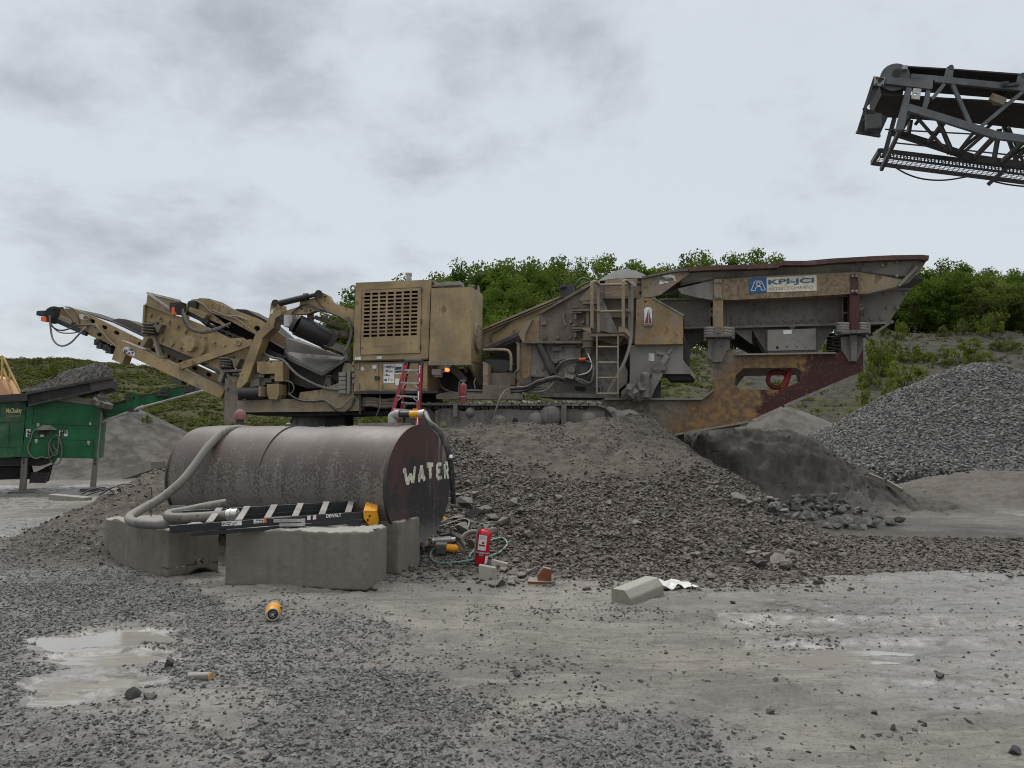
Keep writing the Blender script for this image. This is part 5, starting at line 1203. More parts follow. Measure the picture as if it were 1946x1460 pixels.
# ---- heap of stone showing over the jaw
def heap(name, c, rx, ry, h, mat, parent, n=40, m=12, seed=3, label=None):
    vs_, fs = [], []
    for j in range(m + 1):
        rr = j / m
        for i in range(n):
            a = 2 * math.pi * i / n
            k = 1 + 0.10 * math.sin(2 * a + seed) + 0.06 * math.sin(5 * a)
            x, y = rr * k * math.cos(a) * rx, rr * k * math.sin(a) * ry
            z = h * ((1 - rr) ** 0.9 * (1 - 0.25 * (1 - rr) ** 3)) + 0.02 * random.uniform(-1, 1)
            vs_.append((c[0] + x, c[1] + y, c[2] + z))
    for j in range(m):
        for i in range(n): fs.append((j * n + i, (j + 1) * n + i, (j + 1) * n + (i + 1) % n, j * n + (i + 1) % n))
    b = MB(); b.add(vs_, fs, True); return b.build(name, mat, parent, label=label)
m_dust = plain('grey stone dust', (0.115, 0.115, 0.112), 0.9, var=0.25, sc=14, bump=0.6)
hp = pt(zd, 1390, 158, 0.9)
heap('stone_heap', hp - Vector((0.0, 0, 0.10)), 0.68, 0.7, 0.42, m_dust, crusher)
b = MB(); b.tube([pt(zd, 930, 260, .6), pt(zd, 960, 180, .6), pt(zd, 1010, 142, .6), pt(zd, 1060, 155, .6), pt(zd, 1090, 190, .6)], 0.02, 6, 5); b.tube([pt(zd, 950, 235, .7), pt(zd, 1010, 200, .7), pt(zd, 1080, 175, .7)], 0.018, 6, 5); b.build('hose', m_hose, crusher)
b = MB(); b.cyl(pt(zd, 830, 300, .5), pt(zd, 830, 215, .5), 0.04, 8); b.box(pt(zd, 872, 262, .5), (0.28, 0.2, 0.28)); b.cyl(pt(zd, 820, 235, .4), pt(zd, 815, 215, .4), 0.1, 10); b.build('top_valve', m_darksteel, crusher)
# ---- ochre side box with the red decal and its lower chute
obx = plate('discharge_box', ze(290, 480, 340, 470, 432, 470, 720, 632, 720, 895, 276, 900), -0.12, 1.2, m_ochre, holes=[slot(*ze(373, 503)[0], 4, 4)], bevel=0.012)
plate('box_top_cover', ze(428, 468, 445, 462, 735, 625, 722, 636), -0.14, 1.2, m_grey)
dcl = plate('reflector_decal', ze(360, 575, 378, 555, 418, 555, 435, 575, 433, 690, 433, 728, 360, 732), -0.145, 0.015, m_white, obx)
b = MB(); b.prism(P3(ze(398, 575, 384, 640, 364, 702, 396, 702), -0.152), (0, 0.006, 0)); b.prism(P3(ze(404, 575, 416, 640, 430, 700, 402, 702), -0.152), (0, 0.006, 0)); b.build('decal_triangles', m_redpatch, dcl)
b = MB(); b.prism(P3(ze(360, 708, 433, 705, 433, 728, 360, 732), -0.153), (0, 0.006, 0)); b.build('decal_base', m_brown, dcl)
plate('lower_chute', ze(228, 905, 722, 900, 722, 1040, 745, 1075, 782, 1112, 782, 1172, 530, 1172, 520, 1130, 460, 1100, 440, 1180, 400, 1185, 395, 1390, 215, 1390, 228, 1200), 0.02, 1.1, m_grey, bevel=0.01)
plate('chute_lip', ze(722, 1045, 745, 1075, 782, 1112, 835, 1185, 832, 1225, 785, 1175, 720, 1100), 0.05, 1.0, m_tandust)
plate('chute_mouth', ze(560, 1176, 785, 1176, 830, 1226, 608, 1228), 0.1, 0.9, m_void)
b = MB(); b.prism(P3(ze(725, 850, 780, 960, 785, 1110, 725, 1040), 0.3), (0, 0.6, 0)); b.build('chute_side', m_darksteel, crusher)
plate('sticker', ze(402, 980, 456, 985, 454, 1056, 402, 1050), 0.01, 0.008, m_white)
b = MB(); b.bar(pt(ze, 470, 970, -0.02), pt(ze, 585, 1000, -0.02), 0.03, 0.06); b.bar(pt(ze, 615, 940, -0.02), pt(ze, 570, 995, -0.02), 0.03, 0.05); b.bar(pt(ze, 575, 1000, -0.02), pt(ze, 520, 1085, -0.02), 0.06, 0.10); b.build('lever', m_grey, crusher)
b = MB(); b.cyl(pt(ze, 488, 1105, -0.15), pt(ze, 488, 1105, 0.1), 0.11, 12); b.box(pt(ze, 505, 1120, -0.05), (0.24, 0.2, 0.1)); b.build('lever_pivot', m_mudsteel, crusher)
plate('folding_strut', ze(445, 1150, 525, 1140, 530, 1180, 410, 1400, 370, 1400), -0.1, 0.16, m_grey)
b = MB(); b.prism(P3(ze(505, 1200, 515, 1260, 512, 1395, 480, 1395, 430, 1395), 0.2), (0, 0.2, 0)); b.build('strut_back', m_darksteel, crusher)
b = MB(); b.cyl(pt(ze, 372, 1390, -0.2), pt(ze, 372, 1190, -0.2), 0.10, 14); b.dome(pt(ze, 372, 1190, -0.2), (0, 0, 1), 0.10, 0.08, 14); b.build('capped_post', m_mudsteel, crusher)
b = MB()
for _ in range(14): b.box(pt(ze, random.uniform(210, 345), random.uniform(1290, 1385), random.uniform(-.25, 0)), (random.uniform(.08, .3), .2, random.uniform(.05, .2)), Euler((random.random(), random.random(), random.random())).to_matrix())
b.build('mud_clumps', m_mudsteel, crusher)

# ---- feeder trough, grey side walls with rows of bolts
def bolts_row(b, z, lst, v, r=0.03, h=0.03):
    for x, y in lst:
        q = pt(z, x, y, v); b.cyl(q - Vector((0, h, 0)), q + Vector((0, .02, 0)), r, 7)
TV = 0.62
b = MB(); b.prism(P3(ze(500, 492, 975, 480, 975, 745, 730, 757, 722, 640), TV), (0, 0.06, 0))
bolts_row(b, ze, [(680, 580), (773, 585), (775, 680), (853, 678), (937, 678), (777, 717), (855, 715), (935, 710), (737, 742), (818, 740), (898, 735), (680, 520)], TV)
b.build('feeder_side_wall', m_grey, crusher)
b = MB(); b.prism(P3(ze(1130, 480, 1500, 478) + zf(700, 430, 970, 440, 972, 700, 0, 738) + ze(1130, 740), TV), (0, 0.06, 0))
bl = [(1178, 657), (1255, 657), (1178, 698), (1255, 698), (1220, 722), (1300, 720), (1343, 690), (1382, 716), (1422, 690), (1460, 713), (1500, 688), (1540, 710), (1580, 685), (1620, 706), (1663, 682), (1702, 703), (1745, 680), (1785, 702), (1825, 678), (1868, 702), (1910, 676), (1360, 572), (1450, 570), (1545, 645), (1665, 570)]
bolts_row(b, ze, bl, TV)
bolts_row(b, zf, [(770, 675), (865, 672), (605, 680), (690, 678), (565, 705), (650, 703), (735, 700), (820, 697), (905, 694), (920, 625), (790, 578), (480, 590), (630, 635)], TV)
b.build('feeder_side_wall', m_grey, crusher)
b = MB(); b.prism(P3(zf(1140, 425, 1240, 405, 1600, 392, 1470, 600, 1400, 712, 1145, 715), TV), (0, 0.06, 0))
bolts_row(b, zf, [(1185, 620), (1242, 662), (1342, 660), (1398, 562), (1483, 560), (1378, 425), (1562, 425), (1205, 690), (1430, 690)], TV, 0.04)
b.build('feeder_side_wall', m_grey, crusher)
b = MB()
b.bar(pt(ze, 728, 752, TV - 0.05), pt(ze, 1165, 738, TV - 0.05), 0.2, 0.035); b.bar(pt(ze, 1130, 745, TV - 0.05), pt(zf, 1400, 706, TV - 0.05), 0.2, 0.04); b.bar(pt(ze, 500, 488, TV - 0.03), pt(ze, 985, 478, TV - 0.03), 0.16, 0.04); b.bar(pt(zf, 1160, 400, TV - 0.03), pt(zf, 1600, 390, TV - 0.03), 0.14, 0.035)
b.build('trough_flange', m_grey, crusher)
b = MB(); b.prism(P3(ze(975, 480, 1132, 480, 1132, 742, 975, 745), TV + 0.3), (0, 0.05, 0)); b.prism(P3(zf(970, 430, 1146, 425, 1146, 712, 972, 708), TV + 0.3), (0, 0.05, 0))
b.build('trough_recess', m_void, crusher)
b = MB(); b.bar(pt(zf, 976, 610, TV), pt(zf, 1035, 605, TV), 0.1, 0.03); b.bar(pt(zf, 974, 440, TV), pt(zf, 974, 700, TV), 0.1, 0.03); b.bar(pt(ze, 1105, 500, TV - .05), pt(ze, 1105, 740, TV - .05), 0.05, 0.06); b.bar(pt(ze, 1130, 490, TV - .04), pt(ze, 1130, 740, TV - .04), 0.1, 0.04); b.build('trough_stiffener', m_grey, crusher)
plate('feeder_side_wall', ze(500, 492, 975, 480, 1500, 478) + zf(970, 440, 1600, 392, 1400, 712, 0, 738) + ze(730, 757), 2.1, 0.06, m_darksteel)
# tapering underside hoppers
plate('grizzly_hopper', ze(1165, 755, 1355, 758, 1500, 990) + zf(740, 985, 920, 712, 0, 720) + ze(1165, 728), TV + 0.07, 1.4, m_grey)
plate('hopper_patch', ze(1170, 760, 1355, 762, 1355, 895, 1310, 865), TV + 0.02, 0.03, m_grey)
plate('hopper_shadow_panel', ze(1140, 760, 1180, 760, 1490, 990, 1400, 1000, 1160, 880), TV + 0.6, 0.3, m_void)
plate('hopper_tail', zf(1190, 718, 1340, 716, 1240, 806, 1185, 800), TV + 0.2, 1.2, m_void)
b = MB(); b.bar(pt(zf, 1395, 712, TV), pt(zf, 1240, 815, TV), 0.3, 0.04); b.build('hopper_tail_plate', m_tandust, crusher)
plate('hopper_neck', ze(725, 730, 965, 722, 930, 810, 860, 850, 790, 905, 740, 840), TV + 0.1, 0.9, m_darksteel)
b = MB(); b.prism(P3(ze(740, 830, 780, 905, 790, 970, 760, 960, 735, 900), 0.4), (0, 0.5, 0)); b.build('rubber_skirt', m_black, crusher)
gb = plate('grey_service_box', zf(286, 765, 731, 752, 731, 948, 286, 958), 0.30, 0.5, m_grey, bevel=0.012)
plate('box_floor', zf(286, 960, 731, 950, 715, 975, 290, 978), 0.31, 0.48, m_darksteel, gb)
plate('sticker', zf(430, 770, 512, 766, 508, 800, 434, 804), 0.294, 0.006, m_white, gb)
b = MB()
for x, y, r_ in ((375, 928, .03), (458, 922, .012), (474, 920, .012), (560, 918, .01), (640, 925, .012)): b.cyl(pt(zf, x, y, 0.294), pt(zf, x, y, 0.31), r_, 8)
b.build('box_holes', m_void, gb)
b = MB(); b.cyl(pt(zf, 512, 760, 0.5), pt(zf, 512, 725, 0.5), 0.04, 8); b.cyl(pt(zf, 512, 745, 0.5), pt(zf, 512, 735, 0.5), 0.065, 8); b.build('box_hanger', m_grey, gb)

# ---- sign beam, hopper wings and rim
BV = 0.0
beam = plate('sign_beam', ze(1012, 300, 1012, 488, 1000, 490) + zf(0, 485, 420, 467, 700, 452, 1040, 432, 1200, 432, 1205, 428, 1140, 230, 860, 240, 400, 258, 0, 285), BV, 0.35, m_beam, bevel=0.012)
plate('beam_taper', zf(1140, 232, 1540, 300, 1532, 345, 1490, 362, 1205, 430, 1130, 432), BV + 0.02, 0.3, m_tandust)
plate('beam_taper', ze(1012, 305, 850, 340, 672, 382, 705, 430, 860, 465, 1000, 490), BV + 0.05, 0.3, m_grey)
b = MB(); b.prism([pt(ze, 770, 250, BV + .1), pt(ze, 960, 250, BV + .1), pt(ze, 1005, 288, BV + .02), pt(ze, 690, 355, BV + .2)], (0, 0.03, -0.01)); b.build('wing_stiffener', m_grey, crusher)
# sloping upper wall between beam and rim (leans outwards to the viewer)
def quad_wall(name, a, v_a, c, v_c, mat, th=0.04):
    """a: lower edge px list, c: upper edge px list (same length)"""
    A = [FR.M(x, y, v_a) for x, y in a]; C_ = [FR.M(x, y, v_c) for x, y in c]; b = MB()
    for i in range(len(A) - 1):
        b.prism([A[i], A[i + 1], C_[i + 1], C_[i]], (0, th, 0))
    return b.build(name, mat, crusher)
quad_wall('hopper_wing', ze(640, 330, 1010, 300) + zf(0, 285, 400, 258, 860, 240, 1140, 232), 0.14, ze(772, 205, 1010, 196) + zf(0, 190, 400, 162, 860, 138, 1200, 120), 0.02, m_grey)
quad_wall('hopper_wing', zf(1140, 222, 1480, 262, 1600, 270), 0.10, zf(1200, 118, 1480, 108, 1690, 104), 0.0, m_grey)
quad_wall('hopper_wing', ze(510, 440, 700, 380, 860, 345), 0.35, ze(640, 330, 772, 250, 1000, 240), 0.10, m_darksteel)
plate('hopper_cheek', ze(340, 278, 640, 213, 772, 193, 778, 248, 640, 345, 510, 440, 420, 462, 340, 467), -0.02, 0.08, m_tandust)
b = MB(); b.prism(P3(ze(500, 345, 510, 290, 535, 265, 600, 250, 640, 262, 655, 312), -0.03), (0, 0.008, 0)); b.cur = 1
for i in range(26): b.box(pt(ze, 515 + random.random() * 120, 275 + random.random() * 40, -0.034), (random.uniform(.03, .09), 0.006, random.uniform(.015, .05)))
b.build('decal', [m_white, m_fadetext], crusher)
plate('rock_box_side', ze(0, 300, 335, 285, 335, 470, 0, 480), 0.05, 0.1, m_tandust)
b = MB(); bolts_row(b, ze, [(310, 296), (328, 296), (305, 340), (325, 340), (310, 300), (325, 420)], 0.05, 0.025); b.build('bolt_heads', m_void, crusher)
# rim: a long dented top rail
rim_pts = ze(772, 212, 1000, 197, 1300, 190, 1600, 178) + zf(400, 155, 640, 155, 900, 132, 1200, 115, 1450, 104, 1690, 100, 1762, 108)
b = MB(); Q = [FR.M(x, y, -0.06) for x, y in rim_pts]
for i in range(len(Q) - 1):
    b.bar(Q[i], Q[i + 1] + (Q[i + 1] - Q[i]) * 0.004, 0.18 + 0.003 * (i % 2), 0.085 + 0.003 * (i % 2))
b.build('hopper_rim', grimy('rim, dark red under dust', (0.085, 0.04, 0.033), dust=(0.2, 0.17, 0.15), damt=0.28, rust=0.3, spots=0.5), crusher)
b = MB(); b.bar(Q[0], FR.M(*ze(640, 222)[0], -0.03), 0.14, 0.05); b.bar(FR.M(*ze(640, 222)[0], -0.03), FR.M(*ze(342, 284)[0], -0.03), 0.14, 0.04); b.build('cheek_edge', m_mudsteel, crusher)
# far wing and the raking front lip
far = [Vector((p.x, 2.75, p.z)) for p in Q]
b = MB()
for i in range(len(Q) - 1): b.prism([far[i], far[i + 1], far[i + 1] - Vector((0, 0.3, 0.5)), far[i] - Vector((0, 0.3, 0.5))], (0, 0.04, 0))
b.build('hopper_wing', m_grey, crusher)
tip, lowp = pt(zf, 1765, 110, 0.0), pt(zf, 1535, 345, 0.25)
b = MB(); b.prism([tip, tip + Vector((0, 2.6, 0)), lowp + Vector((0, 2.0, 0)), lowp], (-0.04, 0, 0)); b.build('hopper_front_lip', m_darksteel, crusher)
b = MB(); b.prism(P3(zf(1660, 118, 1765, 108, 1720, 185, 1600, 320, 1520, 355, 1600, 215), 0.02), (0, 0.04, 0), [P3(zf(1680, 165, 1668, 210, 1618, 250, 1640, 205), 0.02)]); b.build('lip_gusset', m_brown, crusher)
b = MB(); b.bar(pt(zf, 1490, 362, 0.0), pt(zf, 1660, 190, 0.0), 0.1, 0.05); b.build('lip_rib', m_grey, crusher)
b = MB(); bolts_row(b, zf, [(1115, 148), (1348, 170), (1475, 140), (1480, 265)], 0.0, 0.03); b.build('bolt_heads', m_grey, crusher)
b = MB(); q = [Vector((p.x, 0.15, p.z - 0.30)) for p in Q]
for i in range(len(Q) - 1): b.prism([q[i], q[i + 1], q[i + 1] + Vector((0, 2.4, 0)), q[i] + Vector((0, 2.4, 0))], (0, 0, -0.05))
b.build('hopper_floor', m_darksteel, crusher)

plate('hopper_wall', ze(770, 212, 1000, 200, 1300, 193, 1600, 180) + zf(400, 160, 640, 158, 900, 136, 1200, 118, 1450, 108, 1680, 106, 1530, 350, 1200, 430, 700, 460, 0, 490) + ze(1000, 490, 860, 470, 640, 430, 520, 440), 0.40, 0.05, m_darksteel)
# ---- the sign
def text_mesh(s, ext=0.0, shear=0.0, bold=0.0):
    c = bpy.data.curves.new('lettering', 'FONT'); c.body = s; c.extrude = ext; c.shear = shear; c.offset = bold; c.resolution_u = 3
    o = bpy.data.objects.new('lettering', c); col.objects.link(o)
    bpy.context.view_layer.update()
    me = bpy.data.meshes.new_from_object(o.evaluated_get(bpy.context.evaluated_depsgraph_get()))
    bpy.data.objects.remove(o, do_unlink=True); bpy.data.curves.remove(c)
    return me
def lay_text(name, s, tl, tr, bl, nrm, mat, parent, th=0.006, shear=0.0, bold=0.0, at=None):
    """fit text to the parallelogram tl-tr-bl, standing proud along nrm"""
    me = text_mesh(s, 0.5, shear, bold); n = len(me.vertices)
    co = np.zeros(n * 3, np.float32); me.vertices.foreach_get('co', co); co = co.reshape(-1, 3)
    lo, hi = co.min(0), co.max(0)
    q = (co - lo) / np.maximum(hi - lo, 1e-6)
    tl, tr, bl, nrm = (np.array(p) for p in (tl, tr, bl, nrm))
    out = bl + q[:, :1] * (tr - tl) + q[:, 1:2] * (tl - bl) + (q[:, 2:3]) * nrm * th
    me.vertices.foreach_set('co', out.astype(np.float32).ravel())
    me.materials.clear(); me.materials.append(mat); me.update()
    return link(name, me, parent)
SV = BV - 0.012
sgn = plate('maker_sign', zf(276, 280, 738, 258, 740, 402, 278, 417), SV, 0.012, m_signwhite, beam)
lgo = plate('logo_panel', zf(118, 290, 276, 280, 278, 417, 120, 427), SV, 0.012, m_blue, sgn)
b = MB()
Zs = zoomer(1400, 500, 10.81)
def stroke(b, z, pts, v, wd, closed=False):
    P = [FR.M(*z(x, y)[0], v) for x, y in pts]
    if closed: P.append(P[0])
    for i in range(len(P) - 1): b.bar(P[i], P[i + 1], 0.004, wd, up=(0, 1, 0)) if False else b.bar(P[i], P[i + 1], wd, 0.004, up=(0, 1, 0))
stroke(b, Zs, [(375, 372), (510, 372), (590, 550), (515, 562), (490, 482), (402, 490), (380, 562), (295, 570)], SV - 0.003, 0.014, True)
stroke(b, Zs, [(445 + 40 * math.cos(a), 430 + 36 * math.sin(a)) for a in np.linspace(0, 6.283, 17)[:-1]], SV - 0.004, 0.014, True)
b.build('logo', m_whiteprint, lgo)
lay_text('sign_lettering', 'KPI-JCI', FR.M(*Zs(650, 345)[0], SV), FR.M(*Zs(1590, 300)[0], SV), FR.M(*Zs(650, 475)[0], SV), (0, -1, 0), m_signtext, sgn, 0.005, bold=0.035)
lay_text('sign_small_lettering', 'ASTEC COMPANY', FR.M(*Zs(655, 500)[0], SV), FR.M(*Zs(1590, 462)[0], SV), FR.M(*Zs(655, 560)[0], SV), (0, -1, 0), m_fadetext, sgn, 0.004)

# ---- spring posts that carry the feeder
def spring_post(z, x0, x1, ytop, ybot, bol, mat, sx, sy0, sy1):
    p_ = plate('spring_post', z(x0, ytop, x1, ytop, x1 + 2, ybot, x1 - 6, ybot + 10, x0 + 6, ybot + 10, x0 - 2, ybot), 0.0, 0.22, mat, bevel=0.012)
    plate('post_cap', z(x0 + 8, ytop - 185, x1 - 12, ytop - 185, x1 - 10, ytop + 2, x0 + 10, ytop + 2), -0.03, 0.05, mat if mat is m_maroon else m_tandust, p_)
    b = MB()
    for x, y in bol: q = pt(z, x, y, -0.03); b.cyl(q - Vector((0, .03, 0)), q + Vector((0, .02, 0)), 0.03, 8)
    b.build('bolt_heads', m_grey, p_)
    for xx in sx:
        b = MB(); b.coil(pt(z, xx, sy1, 0.12), pt(z, xx, sy0, 0.12), 0.125, 0.033, 4.2); b.build('coil_spring', m_grey, p_)
    return p_
spring_post(ze, 1000, 1090, 480, 805, [(1033, 322), (1068, 322), (1033, 460), (1068, 460)], m_ochre, (985, 1128), 745, 850)
sp2 = spring_post(zf, 1046, 1135, 432, 770, [(1070, 267), (1107, 267), (1070, 407), (1107, 407)], m_maroon, (990, 1160), 705, 800)
b = MB(); b.coil(pt(zf, 910, 975, 0.9), pt(zf, 910, 810, 0.9), 0.14, 0.035, 5); b.build('coil_spring', m_black, sp2)
b = MB(); b.bar(pt(ze, 940, 830, 0.1), pt(ze, 1165, 825, 0.1), 0.5, 0.06); b.build('spring_seat', m_mudsteel, crusher)
b = MB(); b.bar(pt(zf, 945, 800, 0.1), pt(zf, 1190, 790, 0.1), 0.5, 0.06); b.tube([pt(zf, 1180, 790, 0.0), pt(zf, 1205, 830, -0.02), pt(zf, 1215, 850, 0.0)], 0.03, 6, 3); b.build('spring_seat', m_mudsteel, crusher)
plate('lifting_eye', ze(1000, 545, 975, 560, 958, 595, 970, 625, 1000, 655), 0.3, 0.05, m_grey, holes=[slot(*ze(985, 595)[0], 3.4, 3.4)])
plate('lifting_eye', zf(1135, 520, 1165, 525, 1185, 550, 1170, 575, 1135, 585), 0.3, 0.05, m_tandust, holes=[slot(*zf(1160, 548)[0], 3.0, 3.0)])
plate('clevis', ze(1018, 735, 1075, 735, 1078, 790, 1015, 795), -0.04, 0.1, m_mudsteel)
plate('clevis', zf(1060, 685, 1130, 682, 1132, 775, 1056, 775), -0.05, 0.06, m_maroon)

# ---- hopper frame: two big plates with a long slot
hf = ze(948, 845, 1155, 840, 1155, 945, 1205, 1000, 1500, 1002) + zf(0, 1000, 540, 985, 905, 985, 970, 955, 965, 900, 945, 820, 1170, 805, 1172, 1140, 1062, 1195, 640, 1372) + [(1430, 797), (1405, 812), (1300, 823), (1271, 825), (1240, 815), (1150, 800), (1120, 762)] + zd(1240, 1262) + ze(0, 1410, 890, 1412, 1000, 1322, 1000, 1130, 950, 1020)
slot_h = ze(1278, 1118, 1772, 1114, 1800, 1150, 1802, 1240, 1650, 1308, 1580, 1320, 1245, 1316, 1202, 1275, 1205, 1190)
plate('hopper_frame', hf, 0.14, 0.1, m_frame, holes=[slot_h], bevel=0.01)
slot_f = ze(1288, 1190, 1772, 1180, 1790, 1330, 1500, 1400, 1230, 1395, 1180, 1330)
plate('hopper_frame', hf, 2.2, 0.1, m_brown, holes=[slot_f])
b = MB()
b.prism([*P3(ze(1278, 1115, 1772, 1110), 0.25), *P3(ze(1772, 1110, 1278, 1115), 0.9)], (0, 0, 0.03))
b.bar(pt(zf, 1064, 1200, 0.2), pt(zf, 430, 1470, 0.2), 0.34, 0.05); b.bar(FR.M(1432, 800, 0.2), FR.M(1273, 828, 0.2), 0.34, 0.04); b.bar(pt(ze, 0, 1405, 0.16), pt(ze, 890, 1405, 0.16), 0.25, 0.035); b.bar(pt(ze, 890, 1408, 0.16), pt(ze, 1000, 1320, 0.16), 0.25, 0.03); b.bar(pt(ze, 1200, 998, 0.16), pt(zf, 905, 982, 0.16), 0.25, 0.03)
b.build('frame_flange', m_grey, crusher)
plate('frame_stub', ze(952, 850, 1150, 845, 1150, 940, 1120, 960, 1080, 1060, 1000, 1060, 950, 1020), 0.10, 0.045, m_grey)
plate('stub_rib', ze(1000, 870, 1080, 868, 1080, 1060, 1000, 1062), 0.02, 0.08, m_mudsteel)
plate('stub_rib', zf(1045, 815, 1118, 812, 1112, 1050, 1060, 1050), 0.02, 0.13, m_mudsteel)
plate('frame_stub', zf(965, 830, 1170, 815, 1170, 930, 1110, 1060, 1040, 1060, 970, 950), 0.10, 0.045, m_mudsteel)
b = MB(); b.tube([pt(zf, 448, 1310 + 0, 0.1)] * 1 + [FR.M(1410 + 9 * math.cos(a), 803 + 7 * math.sin(a), 0.1) for a in np.linspace(0.2, 3.0, 7)], 0.02, 6, 2) if False else b.tube([FR.M(1411 + 9 * math.cos(a), 801 + 7 * math.sin(a), 0.1) for a in np.linspace(0.0, 3.1, 8)], 0.03, 6, 2); b.build('tow_eye', m_grey, crusher)
b = MB(); b.tube([pt(ze, 1595 + 90 * math.cos(a), 1225 + 78 * math.sin(a), 0.6) for a in np.linspace(1.2, 6.6, 16)], 0.045, 8, 3); b.build('red_hose', plain('red rubber hose', (0.16, 0.015, 0.012), 0.5), crusher)
b = MB()
for k in range(3): b.tube([pt(ze, 1700 + 6 * k, 1125, 0.5), pt(ze, 1690 + 8 * k, 1180, 0.5), pt(ze, 1660 + 12 * k, 1240, 0.5), pt(ze, 1630 + 14 * k, 1305, 0.5)], 0.04, 8, 4)
b.build('red_hose', plain('bright red hose', (0.33, 0.015, 0.012), 0.45), crusher)
plate('leg_beam', [(1272, 823), (1300, 823), (1300, 905), (1272, 900)], 0.5, 0.5, m_darksteel)

# ---- crawler track
def track_frame():
    zt = zoomer(0, 0, 1)
    TVn = -0.62
    t = empty('crawler_track', (0, 0, 0)); t.parent = crusher
    prof = [(826, 782), (835, 777), (855, 776), (880, 782), (920, 779), (960, 777), (990, 779), (1028, 780), (1068, 777), (1110, 779), (1150, 781), (1150, 815), (1040, 818), (960, 815), (900, 821), (835, 823), (826, 815)]
    MB().prism([FR.M(x, y, TVn + 0.05) for x, y in prof], (0, 0.4, 0)).build('track_frame', m_mudsteel, t, 0.02)
    b = MB(); b.box(FR.M(866, 780, TVn), (0.08, 0.1, 0.26)); b.box(FR.M(1072, 790, TVn), (0.10, 0.1, 0.4)); b.bar(FR.M(820, 818, TVn), FR.M(965, 812, TVn), 0.12, 0.05); b.bar(FR.M(1080, 814, TVn), FR.M(1140, 812, TVn), 0.04, 0.03); b.build('frame_lug', m_mudsteel, t)
    b = MB(); b.cyl(FR.M(979, 800, TVn + 0.03), FR.M(979, 800, TVn + 0.1), 0.055, 14); b.build('frame_hole', m_void, t)
    MB().prism([FR.M(x, y, TVn + 0.035) for x, y in ((836, 802), (848, 801), (848, 810), (836, 811))], (0, 0.02, 0)).build('data_plate', m_tandust, t)
    # chain of shoes: along the top, round the idler, back underneath
    path = [(770, 768.5), (1135, 770), (1152, 775), (1164, 786), (1170, 800), (1168, 818), (1155, 832), (1120, 836), (800, 838), (780, 832), (768, 818), (764, 800), (766, 782)]
    P = [FR.M(x, y, TVn) for x, y in path]; P.append(P[0])
    d = [0]
    for i in range(len(P) - 1): d.append(d[-1] + (P[i + 1] - P[i]).length)
    L = d[-1]; n = int(L / 0.17); b = MB()
    for k in range(n):
        s_ = (k + 0.5) * L / n
        i = max(j for j in range(len(d)) if d[j] <= s_); i = min(i, len(P) - 2)
        a_ = (s_ - d[i]) / max(d[i + 1] - d[i], 1e-6); p = P[i].lerp(P[i + 1], a_); dr = (P[i + 1] - P[i]).normalized(); up_ = Vector((-dr.z, 0, dr.x))
        m3 = Matrix((dr, Vector((0, 1, 0)), up_)).transposed()
        b.box(p + Vector((0, 0.25, 0)) + up_ * random.uniform(-.004, .004), (0.155, 0.55, 0.035), m3)
        b.box(p + Vector((0, 0.25, 0)) + up_ * 0.028 + dr * 0.06, (0.025, 0.55, 0.03), m3)
        b.box(p + Vector((0, 0.3, 0)) - up_ * 0.05, (0.12, 0.16, 0.07), m3)
    b.build('track_chain', m_mudsteel, t)
    for x in (800, 1135): MB().cyl(FR.M(x, 803, TVn + 0.1), FR.M(x, 803, TVn + 0.45), 0.33, 24).build('track_wheel', m_mudsteel, t)
    b = MB()
    for i in range(60):
        b.box(FR.M(random.uniform(880, 1140), random.uniform(765, 768), TVn + random.uniform(0.02, 0.4)), (random.uniform(.04, .12), random.uniform(.05, .1), random.uniform(.02, .05)), Euler((random.random(), random.random(), random.random())).to_matrix())
    b.build('mud_clumps', m_mudsteel, t)
    # heavy clods of mud hanging on the frame
    b = MB()
    for (x, y, r_) in ((1050, 790, .26), (1020, 800, .2), (1155, 800, .3), (1175, 812, .35), (1195, 806, .3), (1212, 818, .3), (950, 806, .2), (895, 785, .12), (1120, 800, .2)):
        c_ = FR.M(x, y, TVn + 0.12 + 0.25 * (x > 1150)); b.dome(c_, (0.1, -1, 0.2), r_, 0.12 + 0.1 * random.random(), 16, 5)
    o = b.build('mud_clumps', m_mudsteel, t)
    far = empty('crawler_track', (0, 0, 0)); far.parent = crusher; far.location = (0, 2.7, 0)
    for ch in list(t.children):
        if ch.name.split('.')[0] in ('track_frame', 'track_chain', 'track_wheel'):
            q = ch.copy(); col.objects.link(q); q.parent = far
track_frame()
# ================================================================== things around the crusher
def wplate(name, pts, Y, th, mat, parent, base, holes=()):
    """plate facing the viewer at distance Y; coordinates relative to the parent's base"""
    o = Vector(base)
    return MB().prism([PY(x, y, Y) - o for x, y in pts], (0, th, 0), [[PY(x, y, Y) - o for x, y in h] for h in holes]).build(name, mat, parent)

